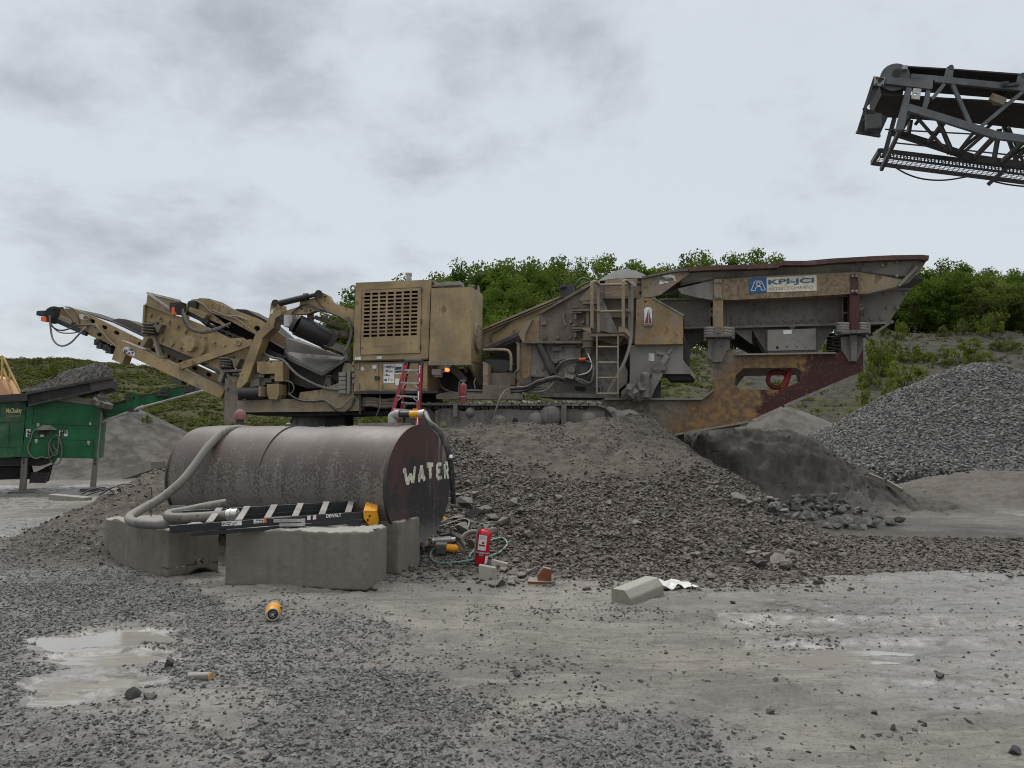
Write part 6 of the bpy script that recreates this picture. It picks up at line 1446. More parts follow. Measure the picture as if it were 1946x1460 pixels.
# ---- water tank lying behind the blocks
def water_tank():
    ang = -R(26); F = Frame((0, 0, 0), ang)
    rad, L = 0.74, 3.70
    c1 = PY(797, 920, 9.8); ax = Vector((math.cos(ang), math.sin(ang), 0)); c0 = c1 - ax * L
    c0.z = c1.z + 0.0
    t = empty('water_tank', (c0.x, c0.y, c0.z), ang)
    tag(t, 'brown cylindrical steel tank with the painted word WATER lying behind the concrete blocks', 'tank')
    n, m = 96, 40; b = MB(); vs_, fs = [], []
    for j in range(m + 1):
        u = L * j / m
        for i in range(n):
            a = 2 * math.pi * i / n
            dent = 0.012 * math.sin(2.2 * u + 2 * a) + 0.008 * math.sin(5 * u - a)
            vs_.append((u, -math.sin(a) * (rad + dent), math.cos(a) * (rad + dent)))
    for j in range(m):
        for i in range(n): fs.append((j * n + i, j * n + (i + 1) % n, (j + 1) * n + (i + 1) % n, (j + 1) * n + i))
    b.add(vs_, fs, True); b.build('tank_shell', m_tank, t)
    b = MB(); b.cyl((L * 0.46, 0, 0), (L * 0.46 + 0.012, 0, 0), rad + 0.014, 96); b.build('weld_seam', m_tank, t)
    b = MB(); b.cyl((L - 0.03, 0, 0), (L + 0.006, 0, 0), rad + 0.006, 72); e = b.build('tank_end', m_tankend, t)
    MB().cyl((0.03, 0, 0), (-0.006, 0, 0), rad + 0.006, 72).build('tank_end', m_tankend, t)
    # hand painted letters
    nrm = ax; cw = c1 + ax * 0.012
    def on(px, py):
        d = ray(px, py); o = Vector((0, 0, EYE)); s = (cw - o).dot(nrm) / d.dot(nrm); p = o + d * s - c0
        ca_, sa_ = math.cos(-ang), math.sin(-ang)
        return Vector((p.x * ca_ - p.y * sa_, p.x * sa_ + p.y * ca_, p.z))
    zt = zoomer(500, 680, 4.865)
    letters = {'W': [[(1303, 1022), (1318, 1090), (1332, 1172)], [(1330, 1172), (1352, 1105), (1364, 1070)], [(1362, 1075), (1372, 1115), (1382, 1155)], [(1382, 1155), (1395, 1080), (1404, 1002)]],
               'A': [[(1466, 998), (1452, 1070), (1440, 1150)], [(1464, 998), (1476, 1070), (1492, 1138)], [(1450, 1098), (1484, 1092)]],
               'T': [[(1512, 995), (1540, 992), (1572, 988)], [(1543, 995), (1544, 1060), (1546, 1118)]],
               'E': [[(1610, 988), (1608, 1050), (1611, 1114)], [(1608, 988), (1648, 984)], [(1609, 1050), (1638, 1046)], [(1611, 1114), (1650, 1108)]],
               'R': [[(1680, 982), (1680, 1050), (1683, 1120)], [(1680, 980), (1700, 978), (1712, 995), (1712, 1025), (1698, 1048), (1680, 1050)], [(1692, 1052), (1704, 1085), (1714, 1118)]]}
    for k, strokes in letters.items():
        b = MB()
        for si, s in enumerate(strokes):
            P = catmull([on(*zt(x, y)[0]) for x, y in s], 5)
            left, right = [], []
            for i, p in enumerate(P):
                d = (P[min(i + 1, len(P) - 1)] - P[max(i - 1, 0)]).normalized(); sd = Vector((0, -d.z, d.y))
                wd = (0.030 if k in 'WAT' else 0.026) * (0.75 + 0.5 * random.random()) * (1.12 - 0.25 * i / len(P))
                dx_ = Vector((0.0008 * si, 0, 0)); left.append(p + sd * wd + dx_); right.append(p - sd * wd + dx_)
            n_ = len(P); b.add(left + right, [(i, i + 1, n_ + i + 1, n_ + i) for i in range(n_ - 1)])
        b.build('painted_letter', m_brush, e)
    # fittings on top
    def loc(px, py, Y):
        p = PY(px, py, Y) - c0; ca_, sa_ = math.cos(-ang), math.sin(-ang)
        return Vector((p.x * ca_ - p.y * sa_, p.x * sa_ + p.y * ca_, p.z))
    b = MB(); b.box((L - 0.55, 0, rad + 0.01), (0.62, 0.3, 0.05)); b.build('hatch_plate', m_grey, t)
    q = Vector((L - 0.42, 0, rad + 0.02))
    b = MB(); b.cyl(q, q + Vector((0, 0, 0.06)), 0.06, 14); b.tube([q + Vector((0, 0, 0.04)), q + Vector((0.0, 0, 0.10)), q + Vector((0.06, 0, 0.125)), q + Vector((0.12, 0, 0.125))], 0.058, 12, 5); b.build('pipe_elbow', m_alu, t)
    b = MB(); b.cyl(q + Vector((0.12, 0, 0.125)), q + Vector((0.30, 0, 0.125)), 0.042, 12); b.build('nipple', m_black, t)
    b = MB(); b.cyl(q + Vector((0.28, 0, 0.125)), q + Vector((0.42, 0, 0.125)), 0.05, 6); b.box(q + Vector((0.35, 0, 0.17)), (0.06, 0.03, 0.05)); b.build('ball_valve', m_yellow, t)
    b = MB(); b.cyl((0.62, 0.0, rad - 0.02), (0.62, 0.0, rad + 0.16), 0.055, 14); b.build('vent_pipe', m_darksteel, t)
    b = MB(); b.dome((0.62, 0, rad + 0.13), (0, 0, 1), 0.09, 0.12, 16, 6); b.cyl((0.62, 0, rad + 0.10), (0.62, 0, rad + 0.13), 0.09, 16); b.build('vent_cap', plain('red brown cap', (0.19, 0.085, 0.075), 0.8), t)
    b = MB(); b.dome((1.55, -0.02, rad), (0, 0, 1), 0.05, 0.05, 10, 4); b.build('bung', m_darksteel, t)
    b = MB()
    for u in (0.5, L - 0.5): b.box((u, 0, -rad - 0.02), (0.2, 1.1, 0.24))
    b.build('timber_cradle', m_darksteel, t)
    return c0, c1, ax, q, ang
TC0, TC1, TAX, TQ, TANG = water_tank()
def tankw(p): return TC0 + Vector((p[0] * math.cos(TANG) - p[1] * math.sin(TANG), p[0] * math.sin(TANG) + p[1] * math.cos(TANG), p[2]))

# ---- hoses
o = MB().tube([PY(x, y, Y) for x, y, Y in ((472, 817, 11.1), (450, 815, 10.95), (425, 822, 10.75), (397, 848, 10.5), (372, 882, 10.3), (345, 915, 10.1), (305, 948, 9.9), (266, 970, 9.65), (246, 984, 9.35), (256, 993, 9.05), (300, 997, 8.9), (342, 990, 8.85), (385, 976, 9.0), (428, 960, 9.2))], 0.056, 12, 7).build('suction_hose', m_hosegrey)
tag(o, 'thick muddy grey hose draped from the water tank top down onto the left block', 'hose')
o = empty('suction_hose', PY(380, 982, 8.8)); base = o.location.copy()
MB().tube([PY(x, y, Y) - base for x, y, Y in ((430, 957, 9.0), (400, 962, 8.95), (350, 972, 8.9), (322, 977, 8.85), (322, 983, 8.75), (345, 984, 8.7), (390, 982, 8.68), (432, 979, 8.66))], 0.054, 12, 7).build('hose', m_hosegrey, o)
b = MB(); b.cyl(PY(432, 979, 8.66) - base, PY(452, 977, 8.66) - base, 0.064, 14); b.cyl(PY(437, 979, 8.66) - base, PY(440, 979, 8.66) - base, 0.075, 14); b.build('camlock_coupling', m_steelbright, o)
tag(o, 'short muddy grey hose end with a bright metal coupling on the black ladder', 'hose')
qa = tankw(TQ + Vector((0.42, 0, 0.125)))
pts = [qa, qa + Vector((0.07, -0.03, 0.01)), PY(816, 803, 9.6), PY(833, 818, 9.6), PY(846, 842, 9.62), PY(854, 868, 9.66), PY(858, 895, 9.75), PY(860, 925, 9.9), PY(862, 955, 10.1)]
o = empty('outlet_hose', pts[2]); base = pts[2].copy()
MB().tube([p - base for p in pts[1:]], 0.035, 10, 7).build('hose', m_hose, o)
b = MB(); b.cyl(pts[0] - base, pts[1] - base, 0.052, 12); b.build('hose_clamp', m_steelbright, o)
b = MB(); b.cyl(PY(857, 866, 9.58) - base, PY(857, 872, 9.56) - base, 0.03, 8); b.build('hose_clamp', m_steelbright, o)
tag(o, 'muddy hose hanging from the brass valve down the WATER end of the tank', 'hose')

# ---- cast concrete blocks
def block(name, corner, d, L, wd, ht, label, seed, keyR=True, keyL=True, broken=0.0):
    """corner: near lower corner on the right hand side; d: unit direction leftwards along the long face"""
    d = Vector((d[0], d[1], 0)).normalized(); bk = Vector((-d.y, d.x, 0))
    if bk.y < 0: bk = -bk
    c = Vector(corner) + d * L / 2 + bk * wd / 2
    N = (96, 36, 36); bm = bmesh.new(); bmesh.ops.create_cube(bm, size=1.0)
    bm.free()
    verts, faces = [], []; index = {}
    def vid(i, j, k):
        key = (i, j, k)
        if key not in index: index[key] = len(verts); verts.append([i / N[0] * 2 - 1, j / N[1] * 2 - 1, k / N[2] * 2 - 1])
        return index[key]
    for ax_ in range(3):
        a, b_ = [q for q in range(3) if q != ax_]
        for side_ in (0, N[ax_]):
            for i in range(N[a]):
                for j in range(N[b_]):
                    q = []
                    for (u, v) in ((0, 0), (1, 0), (1, 1), (0, 1)):
                        t = [0, 0, 0]; t[ax_] = side_; t[a] = i + u; t[b_] = j + v; q.append(vid(*t))
                    if (side_ == 0) == (ax_ != 1): q = q[::-1]
                    faces.append(q)
    V = np.array(verts); half = np.array([L / 2, wd / 2, ht / 2]); p = V * half
    rr = 0.016; inner = np.clip(p, -(half - rr), half - rr); dv = p - inner; ln = np.linalg.norm(dv, axis=1, keepdims=True)
    nrm = np.where(ln > 1e-9, dv / np.maximum(ln, 1e-9), 0); p = inner + nrm * rr
    # grooves cast in the ends
    g = np.exp(-(np.abs(p[:, 1]) / 0.085) ** 4)
    if keyR: p[:, 0] -= np.where(V[:, 0] > 0.999, 0.032 * g, 0)
    if keyL: p[:, 0] += np.where(V[:, 0] < -0.999, 0.032 * g, 0)
    # worn surface, chipped arrises
    f1 = fbm(p[:, 0] + p[:, 2] * 0.7 + seed, p[:, 1] + p[:, 2] * 1.3, 2.6, 4, seed); f2 = fbm(p[:, 0] * 1.1 + seed, p[:, 2] + p[:, 1] * 0.8, 9.0, 3, seed + 3)
    edge = (np.sum(np.abs(V) > 0.955, axis=1) >= 2)
    f3 = fbm(p[:, 0] * 1.2 + seed * 2, p[:, 2] * 1.1 + p[:, 1] * 1.7, 17.0, 4, seed + 7, 0.6); f4 = fbm(p[:, 0] + seed * 3, p[:, 2] - p[:, 1], 4.0, 3, seed + 9)
    chip = np.where(edge, np.maximum(0, f3 + 0.10) * 0.05 + np.maximum(0, f4 - 0.15) * 0.09, 0)
    p += nrm * (0.005 * f1 + 0.004 * f2 + 0.004 * f3)[:, None]; p *= (1 - chip[:, None] * np.array([0.25, 0.9, 0.9]))
    top_ = V[:, 2] > 0.9
    p[:, 2] += np.where(top_, 0.02 * f1 + 0.012 * f2 + 0.012 * f3, 0)
    if broken:
        k = (V[:, 2] < -0.6) & (V[:, 0] > 0.85); p[:, 2] += np.where(k, broken * (0.4 + np.maximum(0, np.sin(p[:, 1] * 11 + seed))), 0)
    bm = bmesh.new()
    me = np_mesh(name, p, np.array(faces), True); me.materials.append(m_conc)
    bm.from_mesh(me); bmesh.ops.recalc_face_normals(bm, faces=bm.faces); bm.to_mesh(me); bm.free()
    o = link(name, me); o.location = (c.x, c.y, c.z + ht / 2); o.rotation_euler = (0, 0, math.atan2(-d.y, -d.x))
    tag(o, label, 'concrete block', 'precast concrete blocks in front of the tank'); return o
cA = PZ(697, 1122, 0.0)
block('concrete_block', (cA.x, cA.y, -0.01), (-1.62, 0.30), 1.66, 0.62, 0.62, 'grey concrete block nearest the viewer, standing broadside in the middle', 11)
cC = PZ(757, 1092, 0.0)
block('concrete_block', (cC.x, cC.y, -0.01), (-0.95, 0.30), 1.8, 0.62, 0.63, 'concrete block at the right with the yellow ladder cap resting on it', 12)
cD = PZ(317, 1101, 0.0)
block('concrete_block', (cD.x, cD.y, -0.01), (-0.735, 0.678), 1.95, 0.62, 0.57, 'concrete block at the left with the muddy hose on top', 13, broken=0.06)

# ---- black stepladder lying on the blocks
m_tread = grimy('dusty grey tread', (0.2, 0.195, 0.185), dust=(0.2, 0.19, 0.17), damt=0.4, rust=0, spots=0.3, rough=0.6, metal=0.2, lie=0.4)
def black_ladder():
    NL, NR, FRr, FL = Vector((-3.58, 8.12, 0.665)), Vector((-1.69, 9.04, 0.72)), Vector((-1.74, 9.5, 0.815)), Vector((-3.70, 8.72, 0.76))
    t = empty('step_ladder', NL); tag(t, 'black stepladder with a yellow cap lying flat across the concrete blocks', 'ladder')
    o0 = NL
    upn = (NR - NL).cross(FL - NL).normalized()
    rails = []
    for a, c in ((NL, NR), (FL, FRr)):
        b = MB(); b.bar(a - o0, c - o0, 0.03, 0.082, up=(0, 0, 1))
        rails.append(b.build('side_rail', m_blackrail, t, 0.004))
    for k in range(6):
        f = 0.17 + 0.142 * k
        a, c = NL.lerp(NR, f), FL.lerp(FRr, f)
        dr = (NR - NL).normalized(); b = MB()
        b.bar(a - o0 + Vector((0, 0, 0.005)), c - o0 + Vector((0, 0, 0.005)), 0.012, 0.085, up=(0, 0, 1))
        b.bar(a - o0 + dr * 0.03 + Vector((0, 0, 0.045)), c - o0 + dr * 0.03 + Vector((0, 0, 0.045)), 0.07, 0.012)
        b.build('tread', m_tread, t)
    # folded rear legs under the front ones
    b = MB(); dn = Vector((0, 0, -0.07))
    for a, c in ((NL.lerp(NR, 0.1), NR), (FL.lerp(FRr, 0.1), FRr)):
        b = MB(); b.bar(a - o0 + dn, c - o0 + dn, 0.025, 0.04); b.build('rear_rail', m_blackrail, t)
    def on(px, py, dy=-0.02):
        n = (NR - NL).cross(Vector((0, 0, 1))).normalized(); d = ray(px, py); s = (NL + n * 0.016 - Vector((0, 0, EYE))).dot(n) / d.dot(n)
        return Vector((0, 0, EYE)) + d * s - o0
    zl = zoomer(480, 920, 6.95); fn = -((NR - NL).cross(Vector((0, 0, 1))).normalized()); fn = fn if fn.y < 0 else -fn
    lay_text('rail_lettering', 'DEWALT', on(*zl(972, 400)[0]), on(*zl(1170, 388)[0]), on(*zl(972, 446)[0]), fn, m_whiteprint, rails[0], 0.003, bold=0.03)
    zk = zoomer(280, 900, 3.243)
    for nm, pts, mt in (('sticker', zk(458, 296, 582, 290, 582, 318, 458, 325), m_white), ('sticker', zk(655, 282, 718, 279, 718, 304, 655, 308), m_white), ('sticker', zk(719, 279, 733, 278, 733, 303, 719, 304), m_orange), ('sticker', zl(722, 420, 765, 416, 765, 472, 722, 476), m_white), ('sticker', zl(795, 412, 838, 408, 838, 466, 795, 472), m_white), ('sticker', zl(838, 408, 852, 407, 852, 465, 838, 466), m_redpatch)):
        MB().prism([on(*q) for q in pts], fn * 0.003).build(nm, mt, rails[0])
    b = MB()
    for x0, x1, y0, y1 in ((465, 575, 300, 318), (660, 712, 285, 302)):
        for _ in range(16): q = on(*zk(random.uniform(x0, x1), random.uniform(y0, y1))[0]) + fn * 0.004; b.box(q, (random.uniform(.01, .03), .002, .006))
    b.build('sticker_print', m_blackprint, rails[0])
    b = MB(); 
    for y in (482, 535): b.bar(on(*zl(270 + (y - 482) * 1.4, y)[0]) + fn * 0.03, on(*zl(660, y - 4)[0]) + fn * 0.03, 0.03, 0.035)
    b.bar(on(*zl(660, 455)[0]) + fn * 0.03, on(*zl(660, 550)[0]) + fn * 0.03, 0.03, 0.04); b.build('spreader', m_alu, t)
    # cap
    zc_ = zoomer(480, 920, 6.95); dr = (NR - NL).normalized(); cr = (FRr - NR).normalized(); u3 = dr.cross(cr).normalized()
    Pc = [(-0.04, -0.07, 0.075), (0.12, -0.07, 0.06), (0.145, -0.07, -0.10), (0.05, -0.07, -0.12), (-0.03, -0.07, -0.02)]
    Q = [NR + dr * a + cr * b_ + u3 * c_ - o0 for a, b_, c_ in Pc]; wv = (FRr - NR) + cr * 0.12
    b = MB(); b.prism(Q, wv); cp = b.build('ladder_cap', m_yellow, t, 0.012)
    b = MB(); e1, e2 = Q[1], Q[2]
    for i in range(3):
        for j in range(7):
            if (i + j) % 3 == 2 and i != 1: continue
            p = e1.lerp(e2, 0.2 + 0.28 * i) + wv * (0.12 + 0.12 * j); nn = (e2 - e1).cross(wv).normalized(); nn = nn if nn.dot(dr) > 0 else -nn
            b.box(p + nn * 0.001, (0.006, 0.03, 0.022), Matrix((nn, wv.normalized(), nn.cross(wv.normalized()))).transposed())
    for p in (Q[0].lerp(Q[2], 0.4), Q[0].lerp(Q[3], 0.6)): b.cyl(p - cr * 0.003, p + cr * 0.01, 0.016, 10)
    b.build('cap_print', m_blackprint, cp)
black_ladder()

# ---- red stepladder standing against the crusher
def red_ladder():
    Yt, Yb = 15.55, 14.95
    zr = zoomer(640, 660, 7.485)
    def at(px, py): 
        f = (py - 683) / (835 - 683); return PY(px, py, Yt + (Yb - Yt) * f)
    TL, TR = at(773, 688), at(799, 688); BL, BR = at(735, 826), at(792, 832)
    t = empty('step_ladder', BL); tag(t, 'red stepladder standing against the crusher behind the water tank', 'ladder'); o0 = BL
    dvec = Vector((0, 0.0, 0))
    for a, c in ((TL, BL), (TR, BR)):
        b = MB(); b.bar(a - o0, c - o0, 0.075, 0.03, up=(0, 1, 0)); b.bar(a - o0 + Vector((0.028, -0.02, 0)), c - o0 + Vector((0.028, -0.02, 0)), 0.02, 0.05, up=(0, 1, 0)); b.build('side_rail', m_redlad, t)
    back = Vector((0, 0.35, 0))
    for a, c, s in ((TL, BL, 0.10), (TR, BR, -0.05)):
        b = MB(); b.bar(a - o0 + Vector((0.03, 0.12, 0)), c - o0 + Vector((s, 0.65, 0)), 0.045, 0.03, up=(0, 1, 0)); b.build('rear_rail', m_redlad, t)
    for yz in (335, 523, 715, 912):
        py = 660 + yz / 7.485; f = (py - 688) / (830 - 688); a, c = TL.lerp(BL, f), TR.lerp(BR, f)
        b = MB(); b.bar(a - o0, c - o0, 0.10, 0.035, up=(0, 0, 1)); 
        b.bar(a - o0 + Vector((0.0, -0.04, -0.11)), a - o0 + Vector((0.10, -0.04, -0.02)), 0.02, 0.02); b.bar(c - o0 + Vector((0, -0.04, -0.11)), c - o0 + Vector((-0.10, -0.04, -0.02)), 0.02, 0.02)
        b.build('tread', m_alu, t)
        b = MB(); q = Vector((0.03, 0.45 * max(f, 0.15) + 0.1, -0.12)); b.bar(a - o0 + q, c - o0 + Vector((-0.02, q.y, q.z)), 0.03, 0.03); b.build('rear_brace', m_alu, t)
    b = MB()
    for a, c in ((TR, BR),):
        for f0, f1 in ((0.05, 0.16), (0.22, 0.27), (0.4, 0.52), (0.68, 0.86)): b.bar(a.lerp(c, f0) - o0 + Vector((0.0, -0.042, 0)), a.lerp(c, f1) - o0 + Vector((0.0, -0.042, 0)), 0.016, 0.004, up=(0, 1, 0))
    b.build('rail_label', m_whiteprint, t)
    cpt = MB(); m0 = (TL + TR) / 2 - o0; cpt.box(m0 + Vector((0, 0.03, 0.02)), (0.36, 0.2, 0.07)); cpt.box(m0 + Vector((-0.15, 0.02, -0.03)), (0.07, 0.16, 0.06)); cpt.box(m0 + Vector((0.15, 0.02, -0.03)), (0.07, 0.16, 0.06)); cpt.build('ladder_cap', plain('dark grey plastic', (0.05, 0.052, 0.056), 0.5), t, 0.02)
red_ladder()

# ---- fire extinguishers
def extinguisher(base, h, tilt, mat, label, dusty=False, rz=0.0):
    t = empty('fire_extinguisher', base); t.rotation_euler = (0, tilt, rz); tag(t, label, 'fire extinguisher')
    r = h * 0.15; hb = h * 0.80
    prof = [(0.0, 0.0), (r * 0.92, 0.0), (r, r * 0.12), (r, hb - r * 0.75), (r * 0.93, hb - r * 0.35), (r * 0.7, hb - r * 0.08), (r * 0.35, hb), (0.0, hb)]
    n = 28; vs_, fs = [], []
    for x, z in prof:
        for i in range(n): a = 2 * math.pi * i / n; vs_.append((x * math.cos(a), x * math.sin(a), z))
    for j in range(len(prof) - 1):
        for i in range(n): fs.append((j * n + i, j * n + (i + 1) % n, (j + 1) * n + (i + 1) % n, (j + 1) * n + i))
    b = MB(); b.add(vs_, fs, True); cy = b.build('cylinder', mat, t)
    b = MB(); b.cyl((0, 0, hb), (0, 0, hb + h * 0.06), r * 0.3, 12); b.box((0, 0, hb + h * 0.08), (r * 0.7, r * 0.5, h * 0.05)); b.build('valve', m_steelbright if not dusty else m_grey, t)
    b = MB(); b.bar((-r * 0.2, 0, hb + h * 0.1), (r * 1.05, 0, hb + h * 0.11), r * 0.28, h * 0.02); b.bar((-r * 0.2, 0, hb + h * 0.14), (r * 0.95, 0, hb + h * 0.19), r * 0.28, h * 0.02); b.build('handle', m_alu if not dusty else m_grey, t)
    b = MB(); b.tube([(-r * 0.2, 0, hb + h * 0.09), (-r * 0.7, 0, hb + h * 0.1), (-r * 1.08, 0, hb - h * 0.02), (-r * 1.16, 0, hb * 0.7), (-r * 1.14, 0, hb * 0.35), (-r * 1.1, 0, hb * 0.12)], r * 0.15, 8, 6); b.build('hose', m_hosegrey if dusty else plain('grey hose', (0.17, 0.16, 0.15), 0.5), t)
    b = MB(); b.cyl((0, 0, hb * 0.33), (0, 0, hb * 0.37), r * 1.04, n, caps=False); b.build('bracket_band', m_alu, t)
    if not dusty:
        def wrap(name, a0, a1, z0, z1, m, rr=1.02, par=cy):
            b = MB(); k = 8; vs_ = []
            for j, z in enumerate((z0, z1)):
                for i in range(k + 1): a = a0 + (a1 - a0) * i / k; vs_.append((r * rr * math.cos(a), r * rr * math.sin(a), z))
            b.add(vs_, [(i, i + 1, k + 2 + i, k + 1 + i) for i in range(k)], True); return b.build(name, m, par)
        A0 = -math.pi / 2
        l1 = wrap('instruction_label', A0 - 0.85, A0 + 0.45, hb * 0.42, hb * 0.84, m_white)
        wrap('label_print', A0 - 0.7, A0 + 0.3, hb * 0.53, hb * 0.58, m_redpatch, 1.03, l1); wrap('label_print', A0 - 0.25, A0 + 0.15, hb * 0.60, hb * 0.66, m_redpatch, 1.035, l1)
        for k in range(4): wrap('label_print', A0 - 0.7, A0 + 0.25, hb * (0.72 + 0.025 * k), hb * (0.727 + 0.025 * k), m_fadetext, 1.03, l1)
        wrap('black_label', A0 - 0.95, A0 + 0.35, hb * 0.255, hb * 0.325, m_blackprint)
        for k in range(5): wrap('label_print', A0 - 0.45 + 0.14 * k, A0 - 0.37 + 0.14 * k, hb * 0.275, hb * 0.305, m_whiteprint, 1.03)
        wrap('inspection_label', A0 + 0.55, A0 + 1.1, hb * 0.05, hb * 0.28, m_white)
    return t
eb = hit(914, 1074); eb.z -= 0.01
extinguisher(eb, 0.545, R(7), m_red, 'shiny red fire extinguisher standing on the mud beside the green hose')
q = FR.W(FR.M(880, 767.5, -0.45)); extinguisher(q, 0.52, R(0), m_reddust, 'dust covered fire extinguisher standing on the crawler track', True, R(20))

# ---- green garden hose, orange and brass bits beside the tank
z4 = zoomer(790, 970, 7.207)
def lay(z, lst, r, lift=0.0): return [hit(*z(x, y)[0], lift=r * 0.8 + lift) for x, y in lst]
hp_ = [(1000, 445), (1100, 415), (1190, 412), (1245, 455), (1245, 510), (1170, 590), (1060, 640), (960, 670), (850, 700), (700, 720), (520, 742), (360, 745), (255, 715), (205, 655), (215, 600), (280, 550)]
o = MB().tube(lay(z4, hp_, 0.016), 0.0165, 10, 7).build('garden_hose', m_greenhose); tag(o, 'bright green garden hose lying in a loop round the red fire extinguisher', 'hose')
o = MB().tube(lay(z4, [(735, 690), (750, 650), (790, 600), (830, 560)], 0.016, 0.02), 0.0165, 10, 7).build('garden_hose', m_greenhose); tag(o, 'short green hose piece running up to the extinguisher from the green loop', 'hose')
mp = lay(z4, [(70, 335), (180, 312), (320, 262), (450, 215), (580, 170), (660, 152), (715, 158), (735, 195), (710, 270), (660, 350), (590, 420), (500, 462), (450, 470)], 0.013, 0.012)
o = MB().tube(mp, 0.015, 8, 6).build('garden_hose', m_greenhosedk); tag(o, 'dark muddy hose arching over the rubble from behind the right block', 'hose')
def drum(name, p, ax_, r, ln, mat, label, cat, extra=None):
    t = empty(name, p); d = Vector(ax_).normalized(); b = MB(); b.cyl(-d * ln / 2, d * ln / 2, r, 18); b.cyl(d * ln / 2, d * (ln / 2 + 0.012), r * 0.82, 18); b.build('body', mat, t, 0.004)
    b = MB(); b.cyl(d * (ln / 2 + 0.01), d * (ln / 2 + 0.016), r * 0.3, 12); b.build('centre', extra or m_darksteel, t); tag(t, label, cat); return t
p = hit(*z4(365, 190)[0], lift=0.05); drum('yellow_float', p, (-0.3, -1, 0.2), 0.055, 0.12, m_yellow, 'yellow plastic plug lying in the rubble above the hoses', 'plug')
p = hit(*z4(235, 490)[0], lift=0.035); drum('orange_cap', p, (-0.2, -1, 0.15), 0.048, 0.07, plain('peach plastic', (0.5, 0.3, 0.15), 0.5), 'round orange brown cap beside the corner of the right block', 'cap')
p = hit(*z4(455, 570)[0], lift=0.05)
t = empty('water_pump', p); tag(t, 'small pump with a yellow end lying inside the green hose loop', 'pump')
b = MB(); b.cyl((-0.02, 0, 0.0), (0.10, -0.03, -0.01), 0.052, 16); b.cyl((0.1, -0.03, -0.01), (0.12, -0.035, -0.01), 0.04, 14); b.build('pump_end', m_yellow, t, 0.004)
b = MB(); b.cyl((-0.16, 0.03, 0.0), (-0.02, 0, 0), 0.07, 16); b.box((-0.1, 0.0, -0.03), (0.12, 0.12, 0.08)); b.build('pump_body', m_darksteel, t)
b = MB(); b.cyl((-0.22, 0.08, 0.08), (0.02, 0.05, 0.10), 0.042, 14); b.cyl((-0.22, 0.08, 0.08), (-0.2, 0.08, 0.081), 0.055, 14); b.cyl((0.02, 0.05, 0.1), (0.08, 0.05, 0.1), 0.03, 12); b.build('pump_outlet', m_steelbright, t)
p = hit(*z4(105, 480)[0], lift=0.03); b = MB(); b.dome((0, 0, -0.03), (0.2, -0.3, 1), 0.07, 0.12, 14, 6); o = b.build('plastic_jug', m_plastic); o.location = p; tag(o, 'small white plastic jug at the corner of the right concrete block', 'jug')
p = hit(*z4(765, 450)[0], lift=0.04); b = MB(); b.tube([(0.12 * math.cos(a), 0.05 * math.sin(a), 0.07 * math.sin(a) + 0.02) for a in np.linspace(0, 6.283, 16)], 0.03, 8, 2); o = b.build('rubber_ring', m_brown); o.location = p; o.rotation_euler = (0, -0.5, 0.3); tag(o, 'brown ring lying in the stones left of the red extinguisher', 'ring')
# yellow work light on the mud
p = PZ(518, 1183, 0.0); p.z = hz(p.x, p.y) + 0.062
t = empty('work_light', p, R(15)); tag(t, 'yellow and black cylindrical work light lying on the mud in front of the blocks', 'work light')
prof = [(0.052, 0.0), (0.066, 0.02), (0.068, 0.05), (0.060, 0.06), (0.070, 0.075), (0.070, 0.12), (0.062, 0.13), (0.070, 0.145), (0.068, 0.19), (0.05, 0.205)]
n = 24; vs_, fs = [], []
for r_, y in prof:
    for i in range(n): a = 2 * math.pi * i / n; vs_.append((r_ * math.cos(a), y * 1.1, r_ * math.sin(a) * 0.98))
for j in range(len(prof) - 1):
    for i in range(n): fs.append((j * n + i, (j + 1) * n + i, (j + 1) * n + (i + 1) % n, j * n + (i + 1) % n))
b = MB(); b.add(vs_, fs, True); b.add(vs_[-n:], [list(range(n))]); b.build('housing', m_yellow, t)
b = MB(); b.tube([(0.05 * math.cos(a), -0.002, 0.05 * math.sin(a)) for a in np.linspace(0, 6.283, 25)], 0.006, 8, 1); b.build('lens_ring', m_alu, t)
b = MB(); b.cyl((0, 0.012, 0), (0, 0.02, 0), 0.05, 24); b.build('lens', m_blackprint, t)
b = MB(); b.cyl((0, 0.0, 0), (0, 0.012, 0), 0.014, 10); b.tube([(0.026 * math.cos(a), 0.01, 0.026 * math.sin(a)) for a in np.linspace(0, 5.5, 12)], 0.004, 6, 1); b.build('lens_centre', m_alu, t)
b = MB()
for dz_ in (0.03, -0.02): b.box((0.066, 0.10, dz_), (0.012, 0.02, 0.02))
b.build('button', m_blackprint, t)

# ---- plates, kerb stone, rag, log, scrap
def slab(name, pts, th, mat, label, cat, up_=(0, 0, 1)):
    P = [Vector(p) for p in pts]; base = P[0].copy(); o = MB().prism([p - base for p in P], th).build(name, mat, None, 0.006); o.location = base; return tag(o, label, cat)
def standing_plate(pts, lean, label):
    Yp = hit(*pts[3]).y; P = [PY(x, y, Yp) for x, y in pts]; zb_ = min(p.z for p in P)
    P = [p + Vector((0, (p.z - zb_) * lean, 0)) for p in P]
    slab('steel_plate', P, (0.012, 0.035, 0.01), m_kerb, label, 'plate')
standing_plate(z4(858, 762, 1088, 802, 1108, 1000, 862, 955), 0.25, 'tilted grey brown plate standing in the mud below the extinguisher')
standing_plate(z4(1030, 688, 1256, 740, 1258, 810, 1040, 800), 0.4, 'smaller grey plate leaning in the rubble right of the extinguisher')
